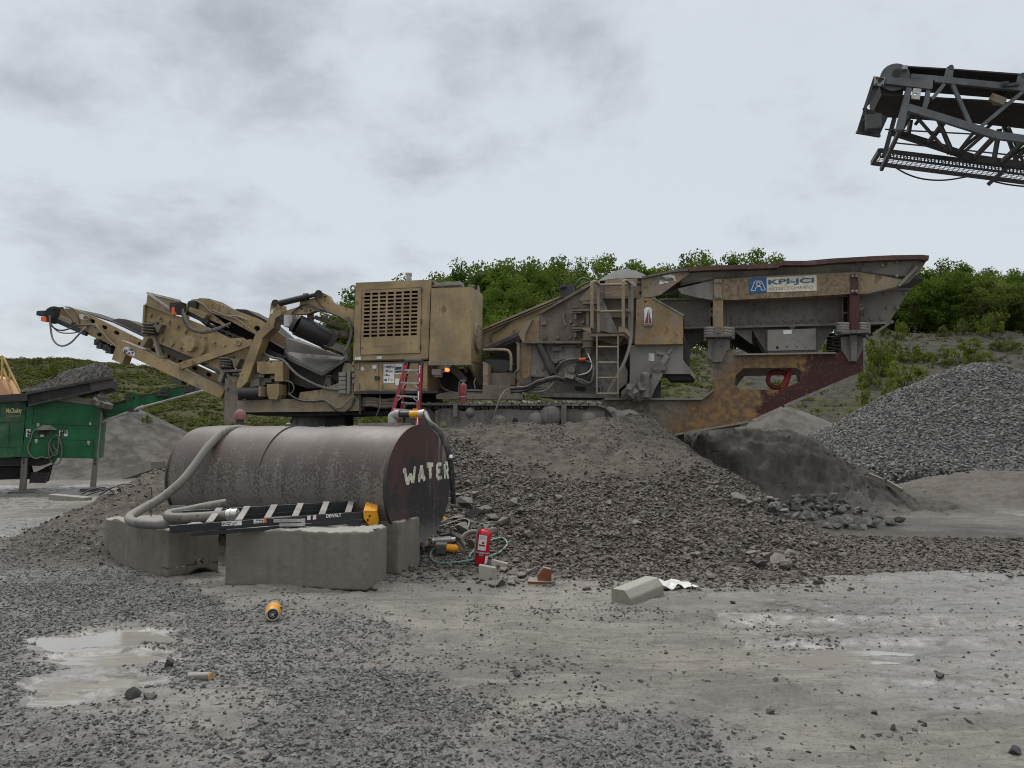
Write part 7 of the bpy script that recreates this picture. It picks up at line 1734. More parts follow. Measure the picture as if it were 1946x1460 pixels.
# kerb stone
kc = PZ(1212, 1140, 0.0); kz = hz(kc.x, kc.y)
t = MB(); 
L_, W_, H_ = 0.62, 0.22, 0.17
sec = [(-W_ / 2, 0), (W_ / 2, 0), (W_ / 2, H_ * 0.95), (-W_ / 2 + 0.07, H_), (-W_ / 2, H_ * 0.55)]
t.prism([(-L_ / 2, y, z) for y, z in sec], (L_, 0, 0)); o = t.build('kerb_stone', m_kerb, None, 0.012); o.location = (kc.x + 0.02, kc.y + 0.1, kz - 0.02); o.rotation_euler = (R(2), R(-4), R(48)); tag(o, 'pale concrete kerb stone lying on the mud beside the white plastic', 'kerb stone')
bm = bmesh.new(); bmesh.ops.create_grid(bm, x_segments=26, y_segments=18, size=0.5)
for v in bm.verts:
    x, y = v.co.x, v.co.y
    v.co.z = 0.10 * abs(math.sin(9 * x + 5 * y + 1.5 * math.sin(7 * y))) * (0.4 + random.random() * 0.3) * (1 - abs(x)) + 0.02 * random.random(); v.co.x = x * 0.5 + 0.03 * math.sin(8 * y); v.co.y = y * 0.34 + 0.03 * math.sin(9 * x)
for f in bm.faces: f.smooth = True
me = bpy.data.meshes.new('plastic_sheet'); bm.to_mesh(me); bm.free(); me.materials.append(m_plastic); o = link('plastic_sheet', me); p = PZ(1275, 1120, 0); o.location = (p.x - 0.02, p.y + 0.02, hz(p.x, p.y) + 0.01); o.rotation_euler = (0, 0, 0.2); tag(o, 'crumpled white plastic sheet behind the kerb stone', 'plastic sheet')
p = hit(1030, 1112); b = MB(); b.prism([(-0.16, 0, 0.0), (0.1, 0, -0.01), (0.15, 0.05, 0.0), (0.06, 0.16, 0.02), (-0.14, 0.12, 0.02)], (0, 0, 0.03)); b.prism([(-0.04, 0.03, 0.02), (0.10, 0.02, 0.02), (0.11, 0.03, 0.15), (0.02, 0.05, 0.17), (-0.05, 0.05, 0.08)], (0, 0.1, 0)); o = b.build('scrap_iron', m_rustiron, None, 0.012); o.location = p; tag(o, 'rusty orange piece of scrap iron at the foot of the rubble', 'scrap iron')
p = PZ(400, 1290, 0); t = empty('log', (p.x, p.y, hz(p.x, p.y) + 0.02)); tag(t, 'short cut log end lying in the gravel in the foreground', 'log')
b = MB(); b.cyl((-0.16, 0.05, -0.02), (0, 0, 0.0), 0.032, 12); b.build('bark', m_conc, t); b = MB(); b.cyl((0.0, 0, 0.0), (0.008, -0.003, 0.0), 0.03, 12); b.build('cut_end', m_woodend, t)
# things at the left by the hose
p = PY(345, 968, 9.8); slab('steel_plate', [p + Vector((-0.22, 0, -.22)), p + Vector((0.02, 0, -.22)), p + Vector((0.05, 0, .05)), p + Vector((-0.2, 0.1, .04))], (0, 0.02, 0), m_greypaint, 'grey steel plate standing behind the left block by the tank', 'plate')
p0, p1 = PY(287, 968, 10.4), PY(287, 925, 10.4); o = MB().tube([Vector((0, 0, -0.2)), (p1 - p0) * 0.5 + Vector((0.01, 0, 0)), p1 - p0], 0.009, 6, 3).build('rebar_stake', m_rustiron); o.location = p0; tag(o, 'thin rusty stake sticking out of the mud by the grey hose', 'stake')
p = hit(205, 945); b = MB()
b.tube([(-0.5, 0.1, 0.02), (-0.3, 0.05, 0.1), (-0.05, 0, 0.14), (0.1, 0, 0.05)], 0.012, 6, 4); b.tube([(-0.3, -0.1, 0.02), (0, -0.05, 0.12), (0.3, 0, 0.2), (0.5, 0, 0.15)], 0.012, 6, 4); b.tube([(-0.1, -0.1, 0.02), (0.15, -0.05, 0.16), (0.2, 0, 0.06), (0.0, 0, 0.02)], 0.015, 6, 4)
o = b.build('wire_tangle', m_darksteel); o.location = p; tag(o, 'tangle of dark wire on the muddy slope left of the tank', 'wire')
b = MB(); P = [PY(229, 892, 17.5), PY(286, 877, 17.0), PY(288, 893, 17.0), PY(233, 911, 17.5)]; base = P[3].copy(); o = b.prism([q - base for q in P], (0.1, 0.5, 0)).build('concrete_slab', m_kerb, None, 0.02); o.location = base; tag(o, 'long tilted concrete slab behind the slope, right of the green plant', 'concrete slab')
b = MB(); P = [PZ(103, 948, 0.0), PZ(150, 951, 0.0)]; o = b.box((0, 0, 0), (1.0, 0.3, 0.16)).build('concrete_slab', m_kerb, None, 0.02); o.location = (P[0] + P[1]) / 2 + Vector((0.1, 0, 0.02)); o.rotation_euler = (0, R(4), R(-8)); tag(o, 'small concrete slab lying in the wet mud below the green plant', 'concrete slab')
for i, (x0, y0, x1, y1, nm) in enumerate(((1652, 903, 1680, 914, 'rusty angle iron edging the left part of the dark ramp'), (1686, 916, 1714, 932, 'rusty angle iron at the toe of the dark ramp'))):
    a, c = PY(x0, y0, 17.0), PY(x1, y1, 16.6); b = MB(); b.bar((0, 0, 0), c - a, 0.06, 0.08); b.bar((0, 0.05, -0.04), c - a + Vector((0, 0.05, -0.04)), 0.12, 0.02); o = b.build('angle_iron', m_brown); o.location = a; tag(o, nm, 'angle iron')

# ---- loose rocks
rock_me = [stone_mesh(900 + i, (1, 0.8, 0.62), 15, m_rock, 'rock') for i in range(8)]
brown_me = [stone_mesh(930 + i, (1, 0.75, 0.55), 15, m_rockbrown, 'rock') for i in range(6)]
dark_me = [stone_mesh(960 + i, (1, 0.85, 0.7), 14, m_rockdark, 'rock') for i in range(5)]
rr = random.Random(5)
def rock(me, p, s, label, group=None, sink=0.2):
    o = link('rock', me); o.location = (p.x, p.y, p.z + s * (0.3 - sink)); o.rotation_euler = (rr.gauss(0, .3), rr.gauss(0, .3), rr.uniform(0, 6.28)); o.scale = (s, s * rr.uniform(.85, 1.1), s * rr.uniform(.8, 1.1)); tag(o, label, 'rock', group); return o
heap_poly = [(1452, 958), (1500, 955), (1570, 948), (1640, 962), (1690, 985), (1712, 998), (1650, 1008), (1590, 1008), (1530, 995), (1470, 982)]
k = 0
while k < 150:
    px, py = rr.uniform(1440, 1715), rr.uniform(945, 1010)
    if not inpoly(np.array([px]), np.array([py]), heap_poly)[0]: continue
    p = hit(px, py); s = rr.uniform(0.14, 0.31) * (0.7 if px < 1500 else 1)
    p.z += 0.10 * rr.random() if k > 60 else 0
    rock(rock_me[k % 8], p, s, 'grey angular rock in the heap at the foot of the dark ramp', 'grey rocks heaped below the dark ramp'); k += 1
for px, py, s in ((1402, 950, .38), (1424, 962, .25), (1440, 955, .22)): rock(brown_me[int(px) % 6], hit(px, py), s, 'brown rock between the rubble slope and the grey heap', 'brown rocks by the grey heap')
for px, py, s in ((905, 915, .30), (885, 960, .34), (920, 975, .3), (900, 985, .42), (935, 988, .30), (870, 990, .3), (845, 1000, .3), (955, 1000, .28), (880, 1012, .36), (860, 1025, .4), (935, 1015, .26), (900, 1040, .3), (975, 960, .25), (1010, 950, .22), (960, 905, .2), (1000, 1020, .22), (1005, 1000, .24), (905, 945, .24), (925, 930, .2), (990, 975, .2), (868, 945, .28), (840, 1045, .25), (890, 925, .3), (1060, 950, .22), (1160, 960, .22), (1090, 1000, .2), (1210, 1000, .22)):
    rock(brown_me[int(px + py) % 6], hit(px, py), s, 'dusty brown rock in the rubble between tank and extinguisher', 'larger rocks in the rubble slope')
for px, py, s in ((935, 1100, .22), (955, 1088, .2), (978, 1092, .18), (992, 1098, .2), (1005, 1080, .16), (1010, 1092, .2), (952, 1112, .18), (982, 1070, .15), (1325, 1060, .24), (1375, 1035, .25), (1430, 1058, .28), (1460, 1062, .24), (1440, 1075, .3), (1490, 1080, .3), (1478, 1070, .34), (1500, 1055, .2), (1400, 1085, .2), (1350, 1100, .2), (1545, 1040, .2), (1600, 1060, .2)):
    rock(brown_me[int(px + py) % 6], hit(px, py), s, 'brown rock along the lower edge of the rubble', 'rocks along the foot of the rubble')
for px, py, s, lb in ((320, 1268, .13, 'dark stone standing in the gravel above the puddle'), (250, 1326, .16, 'biggest dark stone of the small cluster in the foreground mud'), (283, 1330, .12, 'small dark stone right of the foreground cluster'), (982, 1285, .085, 'single dark stone on bare mud in the foreground'), (928, 1345, .075, 'flat grey stone in the shallow puddle right of the gravel'), (1551, 1117, .13, 'brown stone on the mud right of the rubble'), (1393, 1147, .09, 'dark stone on the mud right of the kerb stone'), (1072, 1355, .05, 'small dark stone left of the lower right gravel patch'), (1235, 1357, .05, 'small dark stone above the lower right gravel patch'), (1120, 1353, .04, 'tiny stone between the two gravel patches'), (1786, 1293, .08, 'dark stone on the wet mud at the right'), (1463, 1350, .07, 'flat dark stone right of the lower gravel patch'), (1662, 1355, .05, 'small dark stone low on the right'), (1700, 1382, .07, 'flat stone in the lower right foreground'), (1475, 1300, .05, 'stone on the mud below the white foam puddle'), (1755, 1375, .05, 'stone near the lower right corner'), (370, 1085, .1, 'dark stone at the foot of the left block'), (505, 1440, .08, 'stone low in the middle gravel'), (1925, 1432, .10, 'pale stone at the lower right corner'), (237, 1207, .08, 'stone at the edge of the left puddle'), (145, 975, .22, 'brown stone on the mud left of the left block'), (170, 972, .18, 'second brown stone on the mud left of the left block')):
    p = PZ(px, py, 0.0); p.z = hz(p.x, p.y); rock(dark_me[int(px) % 5], p, s, lb, None, 0.14)
# ================================================================== green screening plant at the left edge
FG = Frame((0, 22.0, 0), R(24))
plant = empty('screening_plant', (-14.0, 22.0, 0.0), R(24)); tag(plant, 'green screening plant on jack legs with a heap of dark fines on its hopper', 'screening plant')
FG.O = Vector((-14.0, 22.0, 0.0))
zg = zoomer(0, 660, 4.865); zh = zoomer(0, 750, 7.3)
def gplate(name, pts, v, th, mat, parent=None, holes=(), bevel=0.0): return plate(name, pts, v, th, mat, parent or plant, holes, bevel, FG)
def gp(z, x, y, v): return FG.M(*z(x, y)[0], v)
def GP(pts, v): return [FG.M(x, y, v) for x, y in pts]
def seam(b, z, pts, v, wd=0.012):
    for i in range(len(pts) - 1): b.bar(gp(z, *pts[i], v), gp(z, *pts[i + 1], v), wd, 0.006, up=(0, 1, 0))
body = gplate('side_panel', zh(365, 175, 680, 85, 1420, 145, 1355, 895, 1285, 895, 1270, 888, 300, 872, 340, 560), 0.0, 2.2, m_green)
b = MB(); b.prism([gp(zh, 365, 100, 0.0), gp(zh, 300, 865, 0.0), gp(zh, -600, 900, -0.5), gp(zh, -600, 90, -0.5)], (0, 0.05, 0)); fp = b.build('side_panel', m_greendust, plant)
b = MB(); b.prism([gp(zh, 300, 865, 0.04), gp(zh, 365, 175, 0.04), gp(zh, 680, 85, 0.4), gp(zh, -600, 85, 0.4), gp(zh, -600, 900, 0.4)], (0, 2.0, 0)); b.build('inner_body', m_greendust, plant)
b = MB()
seam(b, zh, [(470, 180), (450, 400), (1330, 440), (1340, 190)], -0.003); seam(b, zh, [(440, 605), (800, 625), (1300, 640)], -0.003); seam(b, zh, [(415, 790), (420, 620)], -0.003); seam(b, zh, [(1300, 640), (1280, 890)], -0.003)
b.build('panel_gap', m_void, body)
b = MB(); 
for p_, q_ in (((0, 388), (350, 375)), ((0, 735), (300, 728)), ((130, 385), (128, 725))): b.bar(gp(zh, *p_, -0.02 - 0.5 * (365 - p_[0]) / 965), gp(zh, *q_, -0.02 - 0.5 * (365 - q_[0]) / 965), 0.012, 0.01, up=(0, 1, 0))
b.build('panel_gap', m_void, fp)
gplate('corner_post', zh(1335, 150, 1425, 150, 1395, 540, 1360, 890, 1330, 890, 1320, 400), -0.02, 0.1, m_greendust)
gplate('pale_edge', zh(1400, 240, 1420, 240, 1360, 890, 1345, 890), -0.03, 0.1, m_grey)
lay_text('plant_lettering', 'McCloskey', gp(zh, 92, 190, -0.16), gp(zh, 310, 185, -0.05), gp(zh, 82, 280, -0.16), (0, -1, 0), plain('cream lettering', (0.66, 0.58, 0.30), 0.6), fp, 0.01, bold=0.03)
gplate('lettering_rule', zh(125, 297, 290, 293, 290, 300, 125, 304), -0.17, 0.01, m_fadetext, fp)
hood = gplate('control_hood', zh(500, 495, 590, 425, 680, 425, 780, 490), -0.35, 0.35, m_grey)
gplate('control_recess', zh(510, 500, 780, 500, 770, 590, 500, 590), -0.006, 0.006, m_greendust)
b = MB(); b.box(gp(zh, 585, 530, -0.06), (0.2, 0.1, 0.1)); b.build('control_panel', m_blackprint, plant)
gplate('sticker', zh(558, 550, 606, 550, 606, 585, 558, 585), -0.05, 0.04, m_white)
for nm, pts in (('warning_label', (368, 480, 425, 480, 415, 585, 358, 585)), ('warning_label', (820, 500, 936, 498, 936, 578, 820, 578))):
    b = MB(); b.prism(GP(zh(*pts), -0.008), (0, 0.008, 0)); b.cur = 1
    if pts[0] < 400:
        for y in (515, 560): b.tube([gp(zh, 402 + 16 * math.cos(a), y + 14 * math.sin(a), -0.012) for a in np.linspace(0.3, 5.0, 9)], 0.018, 6, 2)
    else:
        for _ in range(14): b.box(gp(zh, random.uniform(832, 925), random.uniform(508, 570), -0.012), (random.uniform(.02, .06), .006, random.uniform(.03, .07)))
    b.build(nm, [m_white, m_blackprint], body)
b = MB()
for x, y in ((528, 425), (502, 645), (1230, 670)): b.prism(GP(zh(x - 20, y - 28, x + 20, y - 28, x + 18, y + 10, x, y + 36, x - 18, y + 10), -0.012), (0, 0.012, 0))
b.prism(GP(zh(1232, 425, 1236, 400, 1250, 372, 1265, 400, 1268, 425), -0.012), (0, 0.012, 0)); b.build('door_latches', m_alu, body)
b = MB()
b.tube([gp(zh, *q, -0.06) for q in ((520, 470), (460, 520), (425, 620), (390, 720), (400, 800), (450, 870), (520, 888), (570, 865), (650, 882), (730, 850), (800, 760), (815, 660), (800, 570), (740, 590), (690, 660), (675, 740), (690, 880), (730, 960), (790, 970), (845, 900), (860, 780), (850, 700), (820, 600))], 0.022, 6, 5)
b.tube([gp(zh, *q, -0.08) for q in ((735, 680), (760, 750), (800, 800), (760, 850), (710, 780), (690, 700))], 0.02, 6, 5); b.build('cable_coil', m_hosegrey, plant)
b = MB(); b.prism(GP(zh(690, 880, 790, 880, 745, 960, 700, 930), 0.02), (0, 0.2, 0)); b.build('green_bracket', m_green, plant)
for x0, x1, x2, x3, y0, y1 in ((298, 382, 350, 262, 880, 1330), (1290, 1358, 1325, 1245, 895, 1290)):
    lg = gplate('jack_leg', zh(x0, y0, x1, y0, x2, y1, x3, y1), 0.0, 0.2, m_mudsteel)
    b = MB()
    for k in range(2): b.cyl(gp(zh, x0 + 28, y0 + 20 + 45 * k, -0.01), gp(zh, x0 + 28, y0 + 20 + 45 * k, 0.05), 0.03, 8)
    b.build('pin_holes', m_void, lg)
    b = MB(); b.box(gp(zh, (x2 + x3) / 2, y1 + 25, 0.1), (0.62, 0.5, 0.06)); b.build('foot_plate', m_darksteel, lg)
gplate('chassis', zh(-600, 860, 400, 880, 700, 890, 690, 930, 560, 990, -600, 985), 0.4, 1.6, m_darksteel)
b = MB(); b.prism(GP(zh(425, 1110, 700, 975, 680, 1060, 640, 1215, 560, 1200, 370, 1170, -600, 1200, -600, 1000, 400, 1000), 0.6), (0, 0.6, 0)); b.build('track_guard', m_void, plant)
b = MB()
for k in range(7):
    y = 1090 + 20 * k; b.bar(gp(zh, 440 - k * 4, y, 0.5), gp(zh, 680 - k * 7, y + 4, 0.5), 0.25, 0.05)
b.build('track_shoes', m_darksteel, plant)
gplate('cross_member', zg(700, 450, 900, 515, 940, 430, 950, 530, 900, 540, 480, 490), -0.05, 0.2, m_grey)
# hopper with its curtain and the fines heaped on it
hop = gplate('feed_hopper', zg(245, 435, 1040, 285, 1052, 300, 1040, 375, 700, 445, 262, 545, 250, 500), -0.2, 2.4, m_belt)
b = MB(); b.bar(gp(zg, 245, 428, -0.24), gp(zg, 1040, 280, -0.24), 0.1, 0.07); b.bar(gp(zg, 262, 540, -0.24), gp(zg, 880, 402, -0.24), 0.08, 0.06); b.build('hopper_rail', m_darksteel, hop)
gplate('hopper_end', zg(830, 300, 1045, 262, 1052, 300, 1040, 372, 840, 418), -0.23, 0.04, plain('caked dark fines', (0.075, 0.07, 0.066), 0.95, sc=5, bump=0.6), hop)
gplate('feed_hopper', zg(-400, 470, 200, 428, 250, 440, 250, 495, -400, 530), -0.35, 2.4, m_belt)
hb = MB(); ridge = zg(205, 405, 330, 365, 430, 330, 520, 285, 580, 235, 680, 205, 780, 185, 850, 162, 920, 152, 985, 172, 1030, 222, 1048, 290)
base_ = zg(205, 420, 330, 412, 430, 396, 520, 378, 580, 364, 680, 348, 780, 328, 850, 315, 920, 300, 985, 288, 1030, 282, 1048, 300)
rows = []
hridge = ridge; ridge = [tuple(q) for q in np.stack([np.interp(np.linspace(0, 11, 60), range(12), [r_[k] for r_ in ridge]) for k in (0, 1)], 1)]; base_ = [tuple(q) for q in np.stack([np.interp(np.linspace(0, 11, 60), range(12), [r_[k] for r_ in base_]) for k in (0, 1)], 1)]
for f in np.linspace(0, 1, 31):
    k = math.sin(f * math.pi); rows.append([FG.M(bx + (rx - bx) * k, by + (ry - by) * (k ** 0.8), -0.18 + 2.2 * f) + Vector((0, -0.05 * random.random(), 0.05 * random.uniform(-1, 1))) for (rx, ry), (bx, by) in zip(ridge, base_)])
nn = len(ridge); hb.add([p for r_ in rows for p in r_], [(i * nn + j, i * nn + j + 1, (i + 1) * nn + j + 1, (i + 1) * nn + j) for i in range(30) for j in range(nn - 1)], False)
hb.build('fines_heap', plain('dark fines', (0.05, 0.047, 0.045), 0.95, sc=6, bump=0.8), plant)
# tail conveyor
b = MB(); b.prism([gp(zg, 960, 535, 0.5), gp(zg, 1720, 350, 0.5), gp(zg, 1720, 372, 0.5), gp(zg, 970, 575, 0.5)], (0, 0.9, 0)); cb = b.build('tail_belt', m_beltblue, plant)
b = MB(); b.bar(gp(zg, 955, 615, 0.45), gp(zg, 1250, 540, 0.45), 0.1, 0.3); b.bar(gp(zg, 1240, 520, 0.45), gp(zg, 1830, 382, 0.45), 0.1, 0.24); b.bar(gp(zg, 955, 615, 1.45), gp(zg, 1830, 382, 1.45), 0.1, 0.26); b.build('tail_conveyor_frame', m_green, plant)
b = MB(); b.prism(GP(zg(1205, 450, 1225, 425, 1250, 420, 1280, 455, 1290, 520, 1315, 545, 1310, 575, 1260, 585, 1220, 560, 1230, 520), 0.36), (0, 0.12, 0), [GP(slot(*zg(1235, 475)[0], 5, 8), 0.36)]); b.build('conveyor_hinge', m_green, plant)
b = MB(); b.cyl(gp(zg, 1205, 470, 0.4), gp(zg, 1205, 470, 0.6), 0.17, 14); b.box(gp(zg, 1230, 580, 0.35), (0.3, 0.2, 0.12)); b.box(gp(zg, 1515, 405, 0.4), (0.2, 0.2, 0.2)); b.box(gp(zg, 1505, 435, 0.4), (0.36, 0.2, 0.12)); b.box(gp(zg, 1780, 390, 0.5), (0.5, 0.3, 0.2)); b.build('conveyor_gear', m_darksteel, plant)
b = MB(); b.cyl(gp(zg, 940, 690, 0.3), gp(zg, 1240, 582, 0.3), 0.045, 10); b.cyl(gp(zg, 1240, 582, 0.3), gp(zg, 1330, 548, 0.3), 0.06, 10); b.cyl(gp(zg, 1330, 548, 0.3), gp(zg, 1720, 445, 0.3), 0.035, 10); b.cyl(gp(zg, 1720, 445, 0.3), gp(zg, 1900, 398, 0.3), 0.05, 10); b.build('tail_ram', m_alu, plant)
b = MB()
for _ in range(18): b.box(gp(zg, random.uniform(895, 985), random.uniform(470, 545), random.uniform(-.2, .3)), (.3, .3, .14), Euler((random.random(), random.random(), random.random())).to_matrix())
b.build('caked_mud', m_mudsteel, plant)
# guard rails of the loader stair behind the plant
t = empty('stair_handrail', PY(20, 745, 24.5)); o0 = t.location.copy(); tag(t, 'yellow access stair with handrails behind the green plant at the left edge', 'handrail')
b = MB()
def yb(x0, y0, x1, y1, Y, r=0.035): b.cyl(PY(x0, y0, Y) - o0, PY(x1, y1, Y) - o0, r, 8)
yb(5, 677, 2, 750, 24.5); yb(6, 678, 38, 745, 24.5); yb(6, 701, 24, 748, 24.5); yb(5, 677, -30, 690, 24.5); yb(21, 705, 17, 725, 24.5); b.build('rails', m_railyellow, t)
b = MB(); b.prism([PY(x, y, 24.4) - o0 for x, y in ((-20, 712, ), (0, 720), (20, 752), (-20, 752))], (0, 0.6, 0)); b.build('stair_stringer', plain('faded orange paint', (0.5, 0.27, 0.14), 0.6), t)

# ================================================================== stacking conveyor overhead on the right
FV = Frame((7.5, 16.0, 5.0), -R(14.5))
cv_ = empty('stacking_conveyor', FV.O, FV.a); tag(cv_, 'grey lattice stacking conveyor with black belt hanging overhead at the upper right', 'conveyor')
zv = zoomer(1600, 100, 5.6156)
def vp(x, y, v): 
    return FV.M(*zv(x, y)[0], v)
def vpl(name, pts, v, th, mat, par=None, holes=(), bevel=0.0):
    P = [vp(pts[i], pts[i + 1], v) for i in range(0, len(pts), 2)]
    return MB().prism(P, (0, th, 0), holes).build(name, mat, par or cv_, bevel)
NEAR, FAR = 0.0, 1.35
def vbar(b, x0, y0, x1, y1, v, wd=0.08, ht=0.1): b.bar(vp(x0, y0, v), vp(x1, y1, v), wd, ht)
def far_of(x, y, v=FAR):      # the same point of the far truss (pure shift along v in the real thing)
    p = vp(x, y, NEAR); return Vector((p.x, v, p.z))
b = MB(); vbar(b, 735, 258, 1000, 280, NEAR); vbar(b, 990, 290, 2700, 462, NEAR, 0.09, 0.13); b.build('top_chord', m_greypaint, cv_)
b = MB(); b.bar(far_of(735, 258), far_of(2700, 462), 0.09, 0.13); b.build('top_chord', m_greydark, cv_)
bot = [(700, 590), (1110, 715), (1640, 885), (1960, 930), (2700, 1020)]
for v_, m_ in ((NEAR, m_greypaint), (FAR, m_greydark)):
    b = MB()
    for i in range(len(bot) - 1): b.bar(far_of(*bot[i], v_), far_of(*bot[i + 1], v_), 0.09, 0.15)
    b.build('bottom_chord', m_, cv_)
    zig = [(960, 500, 1090, 340), (1180, 345, 1370, 770), (1460, 810, 1930, 420), (1960, 430, 2150, 950), (2230, 960, 2600, 470)]
    b = MB()
    for q in zig: b.bar(far_of(q[0], q[1], v_), far_of(q[2], q[3], v_), 0.07, 0.07)
    b.build('lattice_braces', m_, cv_)
    vpts = [(960, 385), (905, 400), (870, 640)]
# end frame of the near truss
vpl('end_channel', (480, 265, 975, 292, 965, 385, 940, 388, 460, 330), -0.05, 0.12, m_greypaint, bevel=0.01)
vpl('end_post', (690, 370, 750, 378, 660, 820, 575, 825, 620, 640), -0.06, 0.12, m_greypaint, bevel=0.01)
vpl('end_post', (905, 395, 945, 398, 935, 520, 885, 655, 845, 650), -0.03, 0.10, m_greypaint)
vpl('bearing_plate', (762, 378, 850, 388, 830, 500, 740, 490), -0.07, 0.04, m_alu, holes=[[vp(785 + 18 * math.cos(a), 450 + 18 * math.sin(a), -0.07) for a in np.linspace(0, 6.283, 13)[:-1]]])
vpl('bearing_plate', (348, 258, 462, 265, 440, 356, 342, 348), -0.09, 0.04, m_alu)
b = MB(); b.cyl(vp(408, 288, -0.16), vp(408, 288, -0.02), 0.045, 12)
for x, y in ((375, 270), (440, 278), (365, 338), (432, 345)): b.cyl(vp(x, y, -0.12), vp(x, y, -0.08), 0.02, 8)
b.build('bearing_bolts', m_darksteel, cv_)
b = MB(); hc = vp(565, 268, 0.05); b.cyl(hc, hc + Vector((0, 1.2, 0)), 0.285, 32); hd = b.build('head_pulley', m_greydark, cv_)
b = MB(); b.cyl(hc + Vector((0, -0.03, 0)), hc + Vector((0, 0.0, 0)), 0.295, 32); b.cyl(vp(582, 218, -0.02), vp(582, 218, 0.02), 0.085, 20); b.build('pulley_disc', m_greypaint, hd)
b = MB(); b.cyl(vp(580, 218, -0.03), vp(580, 218, 0.0), 0.065, 18); b.build('pulley_hub', m_greydark, hd)
b = MB(); b.box(vp(668, 165, -0.02), (0.1, 0.08, 0.08)); b.build('grease_fitting', m_alu, cv_)
# belt: carrying run, return run sagging below
def belt(name, pts, th, v0=0.1, v1=1.25):
    P = [vp(x, y, 0.1) for x, y in pts]; b = MB()
    for i in range(len(P) - 1):
        a, c = P[i], P[i + 1]; d = Vector((0, v1 - v0, 0)); b.prism([a, c, c + d, a + d], (0, 0, -th))
    return b.build(name, m_belt, cv_)
belt('conveyor_belt', [(600, 138), (700, 142), (1150, 168), (1960, 228), (2700, 300)], 0.03)
belt('conveyor_belt', [(420, 440), (560, 448), (740, 455), (1100, 480), (1500, 502), (1960, 545), (2700, 625)], 0.03)
b = MB(); b.prism([vp(400, 350, .12), vp(660, 360, .12), vp(650, 450, .12), vp(420, 440, .12)], (0, 1.1, 0)); b.build('belt_scraper_box', m_belt, cv_)
for x, y0, y1 in ((1150, 150, 290), (1915, 235, 380)):
    vpl('idler_bracket', (x - 25, y0, x + 45, y0 + 5, x + 30, y1, x - 65, y1 - 5), -0.02, 0.06, m_greypaint)
    b = MB(); b.cyl(vp(x + 12, y0 + 10, -0.04), vp(x + 12, y0 + 10, 0.04), 0.055, 14); b.build('idler_end', m_greypaint, cv_)
b = MB(); b.bar(vp(1680, 470, -0.02), vp(1640, 540, -0.02), 0.1, 0.3); b.cyl(vp(1650, 520, 0.0), vp(1650, 520, 1.35), 0.085, 16); b.build('return_idler', m_brown, cv_)
b = MB(); b.box(vp(1800, 345, -0.06), (0.3, 0.06, 0.06)); b.box(vp(1740, 340, -0.06), (0.12, 0.06, 0.1)); b.build('rail_clamp', m_greydark, cv_)
# chute flap at the head
b = MB(); b.prism([vp(352, 255, 0.0), vp(455, 262, 0.0), vp(330, 500, 0.0), vp(250, 600, 0.0)], (0, 0.05, 0)); b.bar(vp(350, 260, -0.02), vp(240, 600, -0.02), 0.05, 0.05); b.build('head_guard', m_greydark, cv_)
b = MB(); b.prism([vp(238, 590, 0.0), vp(335, 620, 0.0), vp(490, 690, 0.2), vp(400, 890, 0.2), vp(155, 850, 0.0)], (0, 0.06, 0)); b.build('discharge_flap', m_greydark, cv_)
b = MB(); b.bar(vp(155, 850, -0.02), vp(405, 893, 0.18), 0.06, 0.05); b.box(vp(330, 750, -0.1), (0.3, 0.2, 0.3)); b.bar(vp(230, 720, -.05), vp(320, 700, -.05), .06, .05); b.cyl(vp(245, 660, -0.04), vp(245, 660, 0.06), 0.05, 10); b.cyl(vp(245, 605, -0.04), vp(245, 605, 0.06), 0.05, 10); b.build('flap_gear', m_greydark, cv_)
# cross members under the belt
b = MB()
for (x, y) in ((760, 620), (1110, 715), (1640, 885), (1960, 930)): b.bar(far_of(x, y, 0), far_of(x, y, FAR), 0.08, 0.08)
b.build('cross_members', m_greydark, cv_)
# hanging walkway on the far side, on brackets
W0, W1 = FAR + 0.12, FAR + 0.98
def wk(x, y, v): p = vp(x, y, v); return p
wa, wb = wk(405, 1045, W0), wk(2700, 1325, W0)
wa2, wb2 = Vector((wa.x, W1, wa.z)), Vector((wb.x, W1, wb.z))
def mesh_floor():
    b = MB(); L = (wb - wa).length; n = int(L / 0.10); m = 9
    for i in range(n):
        p = wa.lerp(wb, i / n); q = wa2.lerp(wb2, i / n); b.bar(p, q, 0.016, 0.008)
    for j in range(m):
        f = j / (m - 1); b.bar(wa.lerp(wa2, f), wb.lerp(wb2, f), 0.012, 0.008)
    b.build('mesh_floor', m_greydark, cv_)
mesh_floor()
b = MB(); b.bar(wa, wb, 0.06, 0.09); b.bar(wa2, wb2, 0.06, 0.09); b.bar(wa + Vector((0, 0, 0.0)), wa2, 0.08, 0.1); b.build('walkway_frame', m_greydark, cv_)
b = MB()
for i in range(60):
    f = i / 60; p = wa.lerp(wb, f); b.bar(p + Vector((0, -0.02, 0.0)), p + Vector((0, -0.02, -0.16)), 0.03, 0.01)
b.bar(wa + Vector((0, -.02, -.16)), wb + Vector((0, -.02, -.16)), 0.04, 0.04); b.build('toe_board_mesh', m_greydark, cv_)
b = MB()
for (x0, y0, x1, y1) in ((560, 700, 450, 1110), (660, 740, 420, 1250), (2060, 950, 1560, 1410)): b.bar(vp(x0, y0, 0.0 if x0 == 660 else FAR), vp(x1, y1, W0), 0.07, 0.08)
for (x0, y0, x1, y1) in ((735, 720, 700, 920), (1680, 820, 1620, 1160)): b.bar(vp(x0, y0, FAR), vp(x1, y1, W0), 0.07, 0.08)
b.build('walkway_hangers', m_greydark, cv_)
b = MB()
for (x0, y0, x1, y1) in ((460, 820, 1960, 900), (530, 960, 1960, 1110)): b.cyl(vp(x0, y0, W1), vp(x1, y1, W1), 0.02, 8)
